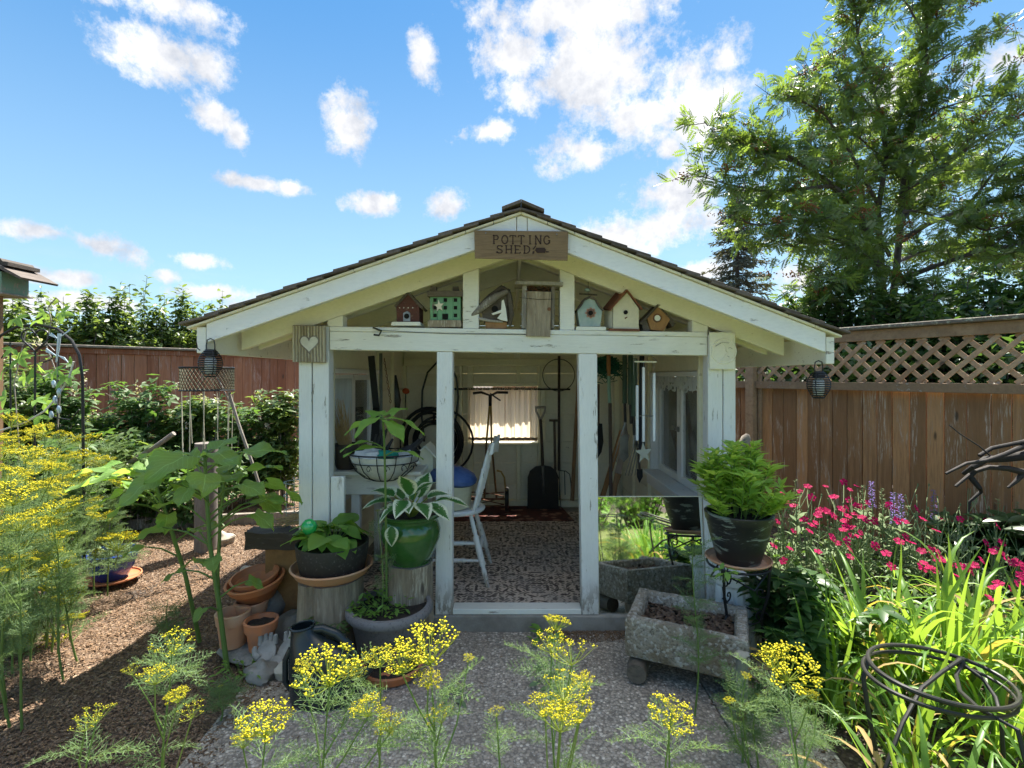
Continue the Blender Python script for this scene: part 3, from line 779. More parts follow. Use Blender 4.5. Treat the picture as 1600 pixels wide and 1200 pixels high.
# ---- sign
D = 2.79
sign = thing('shed_sign', 'brown wooden sign reading POTTING SHED nailed over the gable peak', 'sign', W(814, 407, D))
board = pt(sign, 'board', BARN, lambda m: m.hexa([W(742, 404, D), W(887, 407.5, D), W(742, 404, D + .03), W(887, 407.5, D + .03), W(741, 360, D), W(888, 361.5, D), W(741, 360, D + .03), W(888, 361.5, D + .03)], .002))
LT = {'P': [((.15,0),(.15,1)),((.15,1),(.55,1)),((.55,1),(.75,.85)),((.75,.85),(.75,.62)),((.75,.62),(.55,.48)),((.55,.48),(.15,.48)),((0,0),(.32,0)),((0,1),(.2,1))],
 'O': [((.5 + .42*math.cos(2*PI*k/12), .5 + .5*math.sin(2*PI*k/12)),(.5 + .42*math.cos(2*PI*(k+1)/12), .5 + .5*math.sin(2*PI*(k+1)/12))) for k in range(12)],
 'T': [((.45,0),(.45,1)),((.05,1),(.85,1)),((.05,1),(.05,.82)),((.85,1),(.85,.82)),((.3,0),(.6,0))],
 'I': [((.5,0),(.5,1)),((.32,0),(.68,0)),((.32,1),(.68,1))],
 'N': [((.12,0),(.12,1)),((.12,1),(.82,0)),((.82,0),(.82,1)),((0,1),(.2,1)),((0,0),(.25,0)),((.68,1),(.95,1))],
 'G': [((.5 + .42*math.cos(a*PI/6), .5 + .5*math.sin(a*PI/6)),(.5 + .42*math.cos((a+1)*PI/6), .5 + .5*math.sin((a+1)*PI/6))) for a in range(1, 11)] + [((.88,.1),(.88,.45)),((.65,.45),(1.0,.45))],
 'S': [((.8,.82),(.62,1)),((.62,1),(.3,1)),((.3,1),(.14,.82)),((.14,.82),(.2,.62)),((.2,.62),(.7,.4)),((.7,.4),(.82,.2)),((.82,.2),(.66,0)),((.66,0),(.3,0)),((.3,0),(.1,.18)),((.8,.82),(.8,.98)),((.1,.18),(.1,.0))],
 'H': [((.14,0),(.14,1)),((.8,0),(.8,1)),((.14,.5),(.8,.5)),((0,0),(.28,0)),((0,1),(.28,1)),((.66,0),(.94,0)),((.66,1),(.94,1))],
 'E': [((.15,0),(.15,1)),((.15,1),(.75,1)),((.15,.5),(.6,.5)),((.15,0),(.78,0)),((.75,1),(.75,.85)),((.78,0),(.78,.17)),((0,0),(.2,0)),((0,1),(.2,1))],
 'D': [((.15,0),(.15,1)),((.15,1),(.5,1)),((.5,1),(.8,.75)),((.8,.75),(.8,.28)),((.8,.28),(.5,0)),((.5,0),(.15,0)),((0,0),(.2,0)),((0,1),(.2,1))]}
def word(txt, px0, px1, pyt, pyb):
    wpx = (px1 - px0) / len(txt)
    for i, ch in enumerate(txt):
        mb = MB()
        for (a, b) in LT[ch]:
            def q(p): return W(px0 + (i + .08 + p[0] * .84) * wpx, pyb - p[1] * (pyb - pyt) + (i * .15 - .3), D - .0005)
            A_, B_ = q(a), q(b)
            th = .0042 if abs(a[0] - b[0]) > .25 and abs(a[1] - b[1]) < .05 else .0062
            if (B_ - A_).length > 1e-4: mb.beam(A_, B_, .003, th, up=(0, 0, 1) if abs(B_.x - A_.x) > abs(B_.z - A_.z) else (1, 0, 0), b=0)
        mb.build('letter', ENGR, board)
word('POTTING', 769, 861, 368, 381)
word('SHED', 774, 831, 384, 395.5)
pt(board, 'carved_emblem', ENGR, lambda m: (m.pprism([(838, 387), (851, 387), (853, 390), (852, 395), (839, 395), (836, 391)], D - .003, .004), m.pprism([(853, 392), (858, 393), (858, 394), (853, 394.5)], D - .002, .004), m.pprism([(832, 389), (837, 383), (838, 384), (834, 390)], D - .002, .004), m.pprism([(832, 393), (835, 392), (835, 396), (832, 397)], D - .002, .004)))
pt(sign, 'nail', STEEL, lambda m: m.lathe([(0, 0), (.004, .001), (.004, .003)], W(759, 364, D - .001), 8, rot=Matrix.Rotation(R(90), 3, 'X')))
pt(sign, 'nail', STEEL, lambda m: m.lathe([(0, 0), (.004, .001), (.004, .003)], W(870, 366, D - .001), 8, rot=Matrix.Rotation(R(90), 3, 'X')))
# ---- heart plaque
D = 3.085
hp = thing('heart_plaque', 'square grooved wooden plaque with a carved heart on the left corner post', 'plaque', W(484, 567, D))
pt(hp, 'backing', LOG, lambda m: m.hexa([W(459, 566, D), W(510, 567, D), W(459, 566, D + .03), W(510, 567, D + .03), W(457, 508, D), W(509, 509, D), W(457, 508, D + .03), W(509, 509, D + .03)], .003))
REED = m_wood('pale_reed', (0.34, 0.28, 0.19), (0.55, 0.48, 0.35), (0.66, 0.60, 0.48), (9, 9, 2), 0.56)
for i in range(11):
    px = 458.5 + i * 4.7
    pt(hp, 'reed', REED, lambda m: m.tube([W(px, 509.5, D - .002), W(px + .2, 538, D - .004), W(px + .6, 565.5, D - .002)], .0072, 7))
hs = [(483 + 14.5 * math.sin(t) ** 3, 536.5 - 1.02 * (11.5 * math.cos(t) - 4.8 * math.cos(2 * t) - 1.9 * math.cos(3 * t) - math.cos(4 * t))) for t in [2 * PI * k / 36 for k in range(36)]]
pt(hp, 'heart_rim', GREYW, lambda m: m.tube([W(a, b, D - .010) for a, b in hs], .005, 6, closed=True))
pt(hp, 'heart', m_plain('chalky_white', (0.72, 0.69, 0.60), 0.85, 0, 0.25, 10, 0.3), lambda m: m.pprism([(483 + (a - 483) * .95, 536 + (b - 536) * .95) for a, b in hs], D - .0135, .012))
# ---- moon plaque
mp = thing('moon_plaque', 'square cream wooden plaque with a round moon face on the right corner post', 'plaque', W(1128, 578, D))
pt(mp, 'backing', CREAM_Y, lambda m: m.hexa([W(1108.5, 577, D), W(1149, 577.5, D), W(1108.5, 577, D + .03), W(1149, 577.5, D + .03), W(1108, 519, D), W(1149, 519, D), W(1108, 519, D + .03), W(1149, 519, D + .03)], .003))
mc = (1131, 549)
pt(mp, 'disc_rim', CREAM_Y, lambda m: m.tube([W(mc[0] + 19 * math.cos(a), mc[1] + 19 * math.sin(a), D - .001) for a in [2 * PI * k / 40 for k in range(40)]], .0045, 6, closed=True))
cres = [(mc[0] + 16 * math.cos(a), mc[1] + 16 * math.sin(a)) for a in [R(-110 + 11 * k) for k in range(21)]] + [(1127, 562), (1132, 558), (1134, 553), (1137, 551), (1134, 548), (1135, 544), (1131, 538), (1125, 535)]
pt(mp, 'moon_face', CREAM_Y, lambda m: m.pprism(cres, D - .005, .008))
pt(mp, 'face_mark', GREYW, lambda m: (m.tube([W(1138, 544, D - .006), W(1141, 543, D - .007), W(1144, 545, D - .006)], .0015, 5), m.tube([W(1136, 556, D - .006), W(1140, 558, D - .007)], .0014, 5), m.tube([W(1118, 541, D - .002), W(1128, 535, D - .004), W(1139, 536, D - .006)], .0018, 5)))

# ---- birdhouses on the beam.  each is an empty with walls, roof, hole, base
BARN_RED = m_wood('dark_red_paint', (0.085, 0.028, 0.022), (0.13, 0.045, 0.035), (0.20, 0.13, 0.10), (4, 4, 9), 0.60)
GREENP = m_paint('green_paint', (0.16, 0.36, 0.20), (8, 8, 2), 0.56, 0.3, wood=(0.20, 0.17, 0.12))
BARK = m_wood('dark_bark', (0.07, 0.055, 0.042), (0.15, 0.12, 0.09), None, (3, 8, 8), bd=0.006)
TEAL = m_plain('verdigris_tin', (0.30, 0.40, 0.38), 0.6, 0.3, 0.35, 14, 0.3, c2=(0.45, 0.50, 0.46))
RUSTR = m_plain('rust_roof', (0.28, 0.10, 0.05), 0.7, 0.2, 0.4, 9, 0.3, c2=(0.16, 0.06, 0.035))
OCHRE = m_wood('honey_wood', (0.33, 0.17, 0.07), (0.45, 0.25, 0.11), None, (6, 6, 2))
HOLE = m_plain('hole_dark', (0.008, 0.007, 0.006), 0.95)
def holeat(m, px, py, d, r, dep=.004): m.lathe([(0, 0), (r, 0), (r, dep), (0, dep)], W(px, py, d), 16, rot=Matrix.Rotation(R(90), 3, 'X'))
d0 = 3.145
b = thing('birdhouse', 'small dark red birdhouse with a pale base board, first from the left on the beam', 'birdhouse', W(635, 509, d0), 'birdhouses on the front beam')
pt(b, 'front_wall', BARN_RED, lambda m: m.pprism([(620, 502.5), (655, 502.5), (655, 476), (637, 457), (619, 476)], d0, .14))
pt(b, 'roof_panel', BARK, lambda m: m.pprism([(615.5, 478), (637, 455), (638, 458.5), (618, 480.5)], d0 - .012, .165))
pt(b, 'roof_panel', BARK, lambda m: m.pprism([(637, 455), (661, 480), (658, 482.5), (636.8, 459)], d0 - .012, .165))
pt(b, 'entrance_hole', HOLE, lambda m: holeat(m, 635.5, 494, d0 - .003, .016))
pt(b, 'hole_plate', STEEL, lambda m: m.pprism([(630, 502), (641, 502), (641, 489), (636, 486), (630, 489)], d0 - .0025, .003))
for q in (624.5, 631, 638, 645): pt(b, 'dot', WHITE_H, lambda m: holeat(m, q, 481, d0 - .002, .003))
pt(b, 'base_board', WHITE_H, lambda m: m.pprism([(611, 508.5), (657, 508.5), (656, 503), (612, 503)], d0 - .03, .16))
b = thing('birdhouse', 'green plank birdhouse with a white star and dark square windows', 'birdhouse', W(695, 510, d0), 'birdhouses on the front beam')
for i in range(4):
    pt(b, 'plank', GREENP, lambda m: m.pprism([(672 + i * 12, 500), (683.6 + i * 12, 500), (683.6 + i * 12, 463), (672 + i * 12, 463)], d0 - (.001 if i % 2 else 0), .015))
pt(b, 'body', GREENP, lambda m: m.pprism([(672.5, 500), (719.5, 500), (719.5, 463), (672.5, 463)], d0 + .016, .12))
for r_, yy in ((0, 466), (1, 478), (2, 490)):
    for c_ in (677, 693, 709):
        if r_ == 2 and c_ == 693: pt(b, 'door_opening', HOLE, lambda m: m.pprism([(691, 499), (700, 499), (700, 490), (691, 490)], d0 - .004, .005))
        else: pt(b, 'window_opening', HOLE, lambda m: m.pprism([(c_, yy + 5.5), (c_ + 5.3, yy + 5.5), (c_ + 5.3, yy), (c_, yy)], d0 - .004, .005))
pt(b, 'roof', BARK, lambda m: m.pprism([(667.5, 463), (723, 463), (722.5, 454.5), (668, 454.5)], d0 - .025, .18))
for q in (672, 707): pt(b, 'chimney', BARK, lambda m: m.pprism([(q, 454.3), (q + 10, 454.3), (q + 9.5, 447.5), (q + .5, 447.5)], d0 + .01, .04))
pt(b, 'base_log', LOG, lambda m: m.pprism([(669, 511), (720, 511), (721, 507), (720, 500.3), (669, 500.3), (668, 505)], d0 - .02, .16))
st = []
for k in range(10):
    a = PI / 2 + k * PI / 5 + .12; rr = 9.5 if k % 2 == 0 else 3.9
    st.append((686 + rr * .85 * math.cos(a), 478 - rr * 1.05 * math.sin(a)))
pt(b, 'star', m_plain('cream_star', (0.78, 0.74, 0.62), 0.7), lambda m: m.pprism(st, d0 - .012, .007))
b = thing('birdhouse', 'rustic driftwood birdhouse with a slanting bark roof, third from the left', 'birdhouse', W(775, 513, d0), 'birdhouses on the front beam')
pt(b, 'body', BARK, lambda m: m.pprism([(756, 503), (794, 503), (797, 468), (788, 454), (768, 466), (752, 486)], d0 + .01, .11))
pt(b, 'bark_roof', GREYW, lambda m: m.tube([W(737, 493, d0 - .01), W(748, 485, d0 - .02), W(760, 474, d0 - .02), W(776, 463, d0 - .02), W(793, 455, d0 - .01)], [.010, .020, .026, .022, .014], 9), True)
pt(b, 'bark_strip', BARK, lambda m: m.tube([W(750, 478, d0 + .03), W(766, 464, d0 + .04), W(785, 450, d0 + .03), W(797, 455, d0 + .03)], [.012, .020, .020, .010], 8), True)
pt(b, 'side_stick', BARK, lambda m: m.tube([W(795, 456, d0 + .01), W(797, 472, d0), W(799, 488, d0), W(796, 509, d0 + .01)], [.014, .018, .016, .012], 8), True)
pt(b, 'side_stick', GREYW, lambda m: m.tube([W(738, 493, d0 - .01), W(750, 498, d0 - .01), W(765, 501, d0 - .01), W(786, 503, d0 - .01)], [.005, .010, .009, .006], 8), True)
pt(b, 'white_bark', WHITE_H, lambda m: m.pprism([(784, 470), (787, 468), (790, 480), (793, 502), (783, 500), (777, 497), (784, 488), (770, 492), (768, 490), (783, 484)], d0 - .035, .02))
pt(b, 'entrance_hole', HOLE, lambda m: holeat(m, 773, 483, d0 + .004, .020))
pt(b, 'base', OCHRE, lambda m: m.pprism([(759, 513.5), (791, 513.5), (792, 503.6), (758, 503.6)], d0, .11))
d1 = 3.095
b = thing('birdhouse', 'tall weathered plank birdhouse hanging down over the front beam', 'birdhouse', W(842, 525, d1), 'birdhouses on the front beam')
pt(b, 'front_plank', LOG, lambda m: m.pprism([(822, 525), (860, 526), (861, 456), (824, 455)], d1, .018))
pt(b, 'knot', RUST, lambda m: holeat(m, 858, 483, d1 - .002, .011))
pt(b, 'side_wall', GREYW, lambda m: m.pprism([(815, 513), (821.5, 513), (823.5, 446), (816, 446)], d1 + .02, .11))
pt(b, 'side_wall', GREYW, lambda m: m.pprism([(861.5, 513), (866, 513), (867, 446), (861.5, 446)], d1 + .02, .11))
pt(b, 'back_wall', DRIFT, lambda m: m.pprism([(822, 513), (861, 513), (861, 446), (824, 446)], d1 + .13, .015))
pt(b, 'roof_stick', GREYW, lambda m: m.pprism([(804, 443.5), (880, 446), (880, 440.5), (806, 439)], d1 - .02, .17))
def nest(m):
    r = random.Random(3)
    for i in range(60):
        p = W(r.uniform(823, 861), r.uniform(447, 457), d1 + r.uniform(0, .05)); q = p + Vector((r.uniform(-.03, .03), r.uniform(-.02, .02), r.uniform(-.012, .02)))
        m.tube([p, q], .0016, 3)
tag(pt(b, 'nest_twigs', RUST, nest), kind='stuff')
pt(b, 'wire', IRON, lambda m: m.tube([W(812, 465, d1 - .004), W(842, 468, d1 - .006), W(873, 467, d1 - .004)], .0013, 5))
b = thing('birdhouse', 'little verdigris birdhouse with a copper flower round its hole', 'birdhouse', W(922, 515, d0), 'birdhouses on the front beam')
pt(b, 'body', TEAL, lambda m: m.pprism([(906, 510), (938, 510), (941, 484), (932, 471), (922, 463), (912, 471), (902, 484)], d0, .12))
for s_ in (-1, 1):
    pt(b, 'roof_panel', BARK, lambda m: m.pprism([(922, 462), (922 + s_ * 9, 466), (922 + s_ * 15, 476), (922 + s_ * 22, 484), (922 + s_ * 20, 486), (922 + s_ * 13, 478), (922 + s_ * 8, 469), (922, 465.5)], d0 - .015, .15))
pt(b, 'copper_flower', m_plain('copper_pink', (0.50, 0.27, 0.18), 0.5, 0.4), lambda m: [m.lathe([(0, 0), (.009, 0), (.009, .004), (0, .004)], W(923 + 6.5 * math.cos(a), 489 + 6.5 * math.sin(a), d0 - .001), 8, rot=Matrix.Rotation(R(90), 3, 'X')) for a in [2 * PI * k / 8 for k in range(8)]] + [holeat(m, 923, 489, d0 - .001, .024, .004)])
pt(b, 'entrance_hole', HOLE, lambda m: holeat(m, 923, 489, d0 - .0065, .015))
pt(b, 'crossbar', BARK, lambda m: m.tube([W(905, 459, d0 + .04), W(933, 461, d0 + .04)], .005, 6))
pt(b, 'knob', TEAL, lambda m: m.blob(W(918, 453, d0 + .04), .020, .016, .012, .1), True)
pt(b, 'hanging_wire', IRON, lambda m: m.tube([W(919, 465, d0 + .04), W(919, 440, d0 + .04), W(921, 433, d0 + .04)], .0014, 5))
pt(b, 'base_board', WHITE_H, lambda m: m.pprism([(900, 515.5), (947, 516), (947, 510.7), (901, 510.2)], d0 - .03, .17))
b = thing('birdhouse', 'biggest birdhouse, off-white front under a rust-brown pitched roof', 'birdhouse', W(975, 517, d0), 'birdhouses on the front beam')
pt(b, 'front_wall', m_plain('ivory_paint', (0.72, 0.66, 0.50), 0.6, 0, 0.15, 10, 0.1), lambda m: m.pprism([(958, 513), (998, 514), (998, 482), (980, 457), (958, 480)], d0 - .03, .02))
pt(b, 'side_wall', CREAM_Y, lambda m: m.add([W(957, 513, d0 - .028), W(944, 511, d0 + .14), W(944, 484, d0 + .14), W(957, 481, d0 - .028), W(998, 514, d0 - .01), W(988, 511, d0 + .14), W(988, 484, d0 + .14), W(998, 482, d0 - .01)], [(0, 1, 2, 3), (4, 7, 6, 5), (1, 5, 6, 2), (0, 4, 5, 1)]))
def rp(m, A_, B_, C_, D_, t=.012):
    up = Vector((0, 0, t)); m.hexa([A_, B_, D_, C_, A_ + up, B_ + up, D_ + up, C_ + up], .001)
pt(b, 'roof_panel', RUSTR, lambda m: rp(m, W(953.5, 486, d0 - .05), W(980, 455, d0 - .05), W(966, 455, d0 + .15), W(942, 484, d0 + .15)))
pt(b, 'roof_panel', RUSTR, lambda m: rp(m, W(980.3, 455, d0 - .05), W(1004, 485, d0 - .05), W(990, 482, d0 + .15), W(966.3, 455, d0 + .15)))
pt(b, 'entrance_hole', HOLE, lambda m: holeat(m, 977.5, 488, d0 - .033, .013))
pt(b, 'perch_mark', RUST, lambda m: m.pprism([(976, 496.5), (980, 494.5), (980.5, 496), (977, 498.5)], d0 - .033, .003))
pt(b, 'base', RUSTR, lambda m: m.pprism([(952, 516.5), (1000, 517.5), (1000, 514.3), (953, 513.2)], d0 - .045, .20))
b = thing('birdhouse', 'small honey-brown tilted birdhouse at the right end of the row', 'birdhouse', W(1030, 517, d0), 'birdhouses on the front beam')
pt(b, 'front_wall', OCHRE, lambda m: m.pprism([(1017, 515), (1037, 517), (1047, 499), (1027, 478), (1011, 497)], d0 - .01, .09))
pt(b, 'roof_panel', BARK, lambda m: m.pprism([(999, 505), (1028, 475), (1029, 478.5), (1003, 507), ], d0 - .02, .14))
pt(b, 'roof_panel', BARK, lambda m: m.pprism([(1028, 475), (1056, 506), (1051, 511), (1028, 479)], d0 + .0, .12))
pt(b, 'prop_block', DRIFT, lambda m: m.pprism([(1005, 517), (1016, 517), (1010, 498), (1003, 504)], d0 + .0, .08))
pt(b, 'entrance_ring', RUST, lambda m: m.tube([W(1027 + 6 * math.cos(a), 497 + 6 * math.sin(a), d0 - .012) for a in [2 * PI * k / 14 for k in range(14)]], .004, 5, closed=True))
pt(b, 'pale_plug', WHITE_H, lambda m: holeat(m, 1027, 497, d0 - .012, .018))

# ---- eave lanterns
def lantern(px, py, d, label, sc_=1.0):
    root = thing('beehive_lantern', label, 'lantern', W(px, py, d), 'black wire lanterns hanging from the eave corners')
    c = W(px, py, d); H = .175 * sc_; Rr = .072 * sc_
    def prof(t): return Rr * (.50 + .55 * math.sin(PI * min(1, t * 1.02 + .02)) ** .8)
    for i in range(12):
        t = i / 11; r = prof(1 - t) if t > 0 else prof(1)
        z = -H + H * t
        pt(root, 'ring', IRON, lambda m: m.tube([c + Vector((r * math.cos(a), r * math.sin(a), z)) for a in [2 * PI * k / 20 for k in range(20)]], .0034, 5, closed=True))
    for k in range(4):
        a = PI / 4 + k * PI / 2
        pt(root, 'rib', IRON, lambda m: m.tube([c + Vector((prof(1 - i / 8) * math.cos(a), prof(1 - i / 8) * math.sin(a), -H + H * i / 8)) for i in range(9)], .0026, 5))
    pt(root, 'glass_jar', m_plain('frosted_glass', (0.72, 0.74, 0.74), 0.25, 0, .1), lambda m: m.lathe([(.0, -H * .93), (.030 * sc_, -H * .93), (.037 * sc_, -H * .75), (.037 * sc_, -H * .35), (.028 * sc_, -H * .22)], c, 20), True)
    pt(root, 'cap', IRON, lambda m: m.lathe([(.0, .012), (.034 * sc_, .010), (.040 * sc_, -.004), (.040 * sc_, -H * .2), (0, -H * .2)], c, 20), True)
    pt(root, 'base_plate', IRON, lambda m: m.lathe([(0, -H - .006), (.034 * sc_, -H - .005), (.034 * sc_, -H + .003), (0, -H + .003)], c, 20), True)
    pt(root, 'handle', IRON, lambda m: m.tube([c + Vector((-.030 * sc_, 0, .0)), c + Vector((-.030 * sc_, 0, .035)), c + Vector((-.018, 0, .062)), c + Vector((0, 0, .070)), c + Vector((.018, 0, .062)), c + Vector((.030 * sc_, 0, .035)), c + Vector((.030 * sc_, 0, 0))], .0032, 6))
lantern(329, 549, 2.80, 'black ribbed lantern hanging from the left eave corner', .78)
lantern(1279, 583, 2.86, 'black ribbed lantern hanging from the right eave corner', .78)

# ================================================================ INSIDE THE SHED
def m_rug():
    m = Mat('patterned_rug'); v = m.tc.outputs['Object']
    vo = m.n('ShaderNodeSeparateXYZ', {0: v}); x, y = vo.outputs[0], vo.outputs[1]
    fx = m.math('ABSOLUTE', m.math('SUBTRACT', m.math('FRACT', m.math('MULTIPLY', x, 2.9)), 0.5)); fy = m.math('ABSOLUTE', m.math('SUBTRACT', m.math('FRACT', m.math('MULTIPLY', y, 2.9)), 0.5))
    r = m.math('SQRT', m.math('ADD', m.math('MULTIPLY', fx, fx), m.math('MULTIPLY', fy, fy)))
    g1 = m.rng(m.math('SINE', m.math('MULTIPLY', r, 36.0)), 0.1, 0.5)
    fx2 = m.math('FRACT', m.math('ADD', m.math('MULTIPLY', x, 7.8), 0.5)); fy2 = m.math('FRACT', m.math('ADD', m.math('MULTIPLY', y, 7.8), 0.5))
    at = m.math('SINE', m.math('MULTIPLY', m.math('ARCTAN2', m.math('SUBTRACT', fx, 0.25), m.math('SUBTRACT', fy, 0.25)), 6.0))
    g2 = m.rng(at, 0.2, 0.6)
    wv = m.math('SINE', m.math('ADD', m.math('MULTIPLY', x, 82.0), m.math('MULTIPLY', m.math('SINE', m.math('MULTIPLY', y, 74.0)), 2.2)))
    wv2 = m.math('SINE', m.math('ADD', m.math('MULTIPLY', y, 88.0), m.math('MULTIPLY', m.math('SINE', m.math('MULTIPLY', x, 74.0)), 2.2)))
    g3 = m.rng(m.math('MULTIPLY', wv, wv2), 0.0, 0.35)
    f = m.math('MAXIMUM', m.math('MULTIPLY', g1, g2), m.math('MULTIPLY', g3, 0.85))
    c = m.mix(f, (0.62, 0.50, 0.40), (0.10, 0.068, 0.055))
    c = m.mix(m.rng(m.noise(v, 5, 4), 0.45, 0.6, 0, 0.35), c, (0.30, 0.26, 0.24))
    bd = m.rng(m.math('ADD', y, 0.0), -1.10, -1.098)
    c = m.mix(bd, (0.55, 0.46, 0.38), c)
    return m.done(c, 0.95, m.noise(v, 300, 2), 0.3, 0.002)
RUG = m_rug()
mb = MB(); mb.box(-1.15, .98, 3.235, 5.46, .0935, .101, .003)
rug = tag(mb.build('rug', RUG, None, at=(0, 4.36, .0935)), 'large brown and tan patterned rug covering the shed floor', 'rug')
def m_rug2():
    m = Mat('red_rug'); v = m.tc.outputs['Object']
    vo = m.n('ShaderNodeTexVoronoi', {'Vector': v, 'Scale': 9.0}).outputs['Distance']
    c = m.mix(m.rng(vo, 0.25, 0.45), (0.30, 0.15, 0.10), (0.10, 0.025, 0.018)); c = m.mix(m.rng(m.noise(v, 18, 3), .5, .6, 0, .6), c, (0.03, 0.02, 0.02))
    return m.done(c, 0.95)
mb = MB(); mb.hexa([(-1.1, 5.08, .1025), (.62, 5.10, .1025), (-1.1, 5.66, .1025), (.54, 5.66, .1025), (-1.1, 5.08, .110), (.62, 5.10, .110), (-1.1, 5.66, .110), (.54, 5.66, .110)], .002)
tag(mb.build('rug', m_rug2(), None, at=(-.3, 5.4, .1025)), 'dark red floral mat along the foot of the back wall', 'rug')
# curtain
CUR = m_leaf('thin_curtain', (0.80, 0.70, 0.56), (0.86, 0.78, 0.64), 0.62, tcol=(0.98, 0.86, 0.68), rough=0.9, spec=0.1, var=0.2)
def curtain(px0, px1, label, seed):
    y = BY - .13; x0, x1 = X(px0, y), X(px1, y); z1, z0 = 1.40, .845
    V = []; T = []; nx, nz = 110, 10
    for j in range(nz + 1):
        t = j / nz
        for i in range(nx + 1):
            s_ = i / nx; wv = .030 * mnoise.noise(Vector((s_ * 9, t * .35, seed * 5.1))) + .014 * mnoise.noise(Vector((s_ * 26, t * .5, seed * 2.3)))
            V.append((x0 + (x1 - x0) * s_ + .004 * math.sin(s_ * 40 + seed), y + wv * (1 - t * .25), z1 - (z1 - z0) * t + .004 * math.sin(s_ * 33)))
    for j in range(nz):
        for i in range(nx): a = j * (nx + 1) + i; T.append((a, a + 1, a + nx + 2, a + nx + 1))
    root = thing('curtain', label, 'curtain', (0, y, z0), 'curtain panels over the back window')
    V = [(a, b - y, c - z0) for a, b, c in V]
    link('panel', tri_mesh('panel', V, T, CUR, True), CUR, root)
    HM = m_plain('curtain_hem_%d' % seed, (0.40, 0.27, 0.17), 0.9)
    hem = [(a, b - .004, c) for (a, b, c) in V[(nz - 1) * (nx + 1):]]
    hem = [(a, b, (c if i > nx else c - .028)) for i, (a, b, c) in enumerate(hem)]
    link('hem', tri_mesh('hem', hem, [(i, i + 1, i + nx + 2, i + nx + 1) for i in range(nx)], HM, True), HM, root)
    pt(root, 'ruffle', CUR, lambda m: m.tube([Vector((x0 + (x1 - x0) * i / 30, y + (.008 if i % 2 else -.008), 1.405 + (.006 if i % 3 else -.004))) for i in range(31)], .011, 5), True)
curtain(731, 789, 'left thin beige curtain panel glowing in the back window', 1)
curtain(790, 840, 'right thin beige curtain panel glowing in the back window', 4)
yy = BY - .13
mb = MB(); mb.tube([Vector((X(706, yy), yy, 1.405)), Vector((X(891, yy), yy, 1.400))], .010, 8)
tag(mb.build('curtain_rod', IRON, None, at=(0, yy, 1.4)), 'long dark rod running across the back wall above the curtain', 'rod')
# ring loop and strap by the rod
mb = MB(); mb.tube([W(873 + 25 * math.cos(a), 586 + 25 * math.sin(a), 5.58) for a in [2 * PI * k / 36 for k in range(36)]], .005, 5, closed=True)
tag(mb.build('wire_hoop', IRON, None, at=W(873, 611, 5.58)), 'thin dark wire hoop hung on the back wall right of the window', 'hoop')
# push mower
rm = thing('reel_mower', 'old reel mower with a yellow shaft and black T-bar leaning at the back window', 'mower', (X(770, 5.45), 5.45, .11))
dd = 5.42
pt(rm, 'shaft', m_plain('yellow_brown_paint', (0.42, 0.24, 0.05), 0.5), lambda m: (m.tube([W(760, 692, dd), W(765.5, 628, dd)], .011, 8), m.tube([W(768, 692, dd), W(767, 628, dd)], .011, 8)))
pt(rm, 'shaft_lower', m_plain('dark_paint_shaft', (0.2, 0.1, 0.03), 0.6), lambda m: (m.tube([W(760, 692, dd), W(757, 780, dd)], .011, 8), m.tube([W(768, 692, dd), W(776, 780, dd)], .011, 8)))
pt(rm, 'yoke', IRON, lambda m: m.tube([W(766, 634, dd), W(766, 617, dd - .01)], .018, 8))
pt(rm, 'grip', BLACKP, lambda m: m.tube([W(739, 614.5, dd), W(752, 613, dd), W(766, 618, dd)], [.014, .014, .009], 8))
pt(rm, 'grip', BLACKP, lambda m: m.tube([W(794, 613.5, dd), W(777, 613, dd), W(766, 618, dd)], [.014, .014, .009], 8))
pt(rm, 'brake_lever', BLACKP, lambda m: m.tube([W(766, 615, dd - .02), W(782, 626, dd - .06)], .009, 6))
wx = X(792, dd)
pt(rm, 'wheel', BLACKP, lambda m: m.lathe([(.095, -.02), (.125, -.02), (.132, -.008), (.132, .008), (.125, .02), (.095, .02)], (wx, dd, .245), 24, rot=Matrix.Rotation(R(90), 3, 'Y')), True)
pt(rm, 'wheel', BLACKP, lambda m: m.lathe([(.095, -.02), (.125, -.02), (.132, -.008), (.132, .008), (.125, .02), (.095, .02)], (wx - .42, dd, .245), 24, rot=Matrix.Rotation(R(90), 3, 'Y')), True)
pt(rm, 'wheel_hub', RUST, lambda m: (m.lathe([(0, -.012), (.094, -.010), (.094, .010), (0, .012)], (wx, dd, .245), 16, rot=Matrix.Rotation(R(90), 3, 'Y')), m.tube([(wx - .44, dd, .245), (wx + .02, dd, .245)], .012, 6)))
def blades(m):
    for k in range(5):
        pts = [(wx - .38 + .35 * i / 8, dd + .07 * math.cos(k * 1.256 + i * .16), .245 + .07 * math.sin(k * 1.256 + i * .16)) for i in range(9)]
        m.tube(pts, .006, 4)
pt(rm, 'blades', RUST, blades)
pt(rm, 'arched_guard', m_plain('yellow_tube', (0.45, 0.30, 0.08), 0.5), lambda m: m.tube([W(776, 735, dd - .03), W(783, 737, dd - .03), W(788, 746, dd - .03), W(790, 765, dd - .03)], .010, 7))
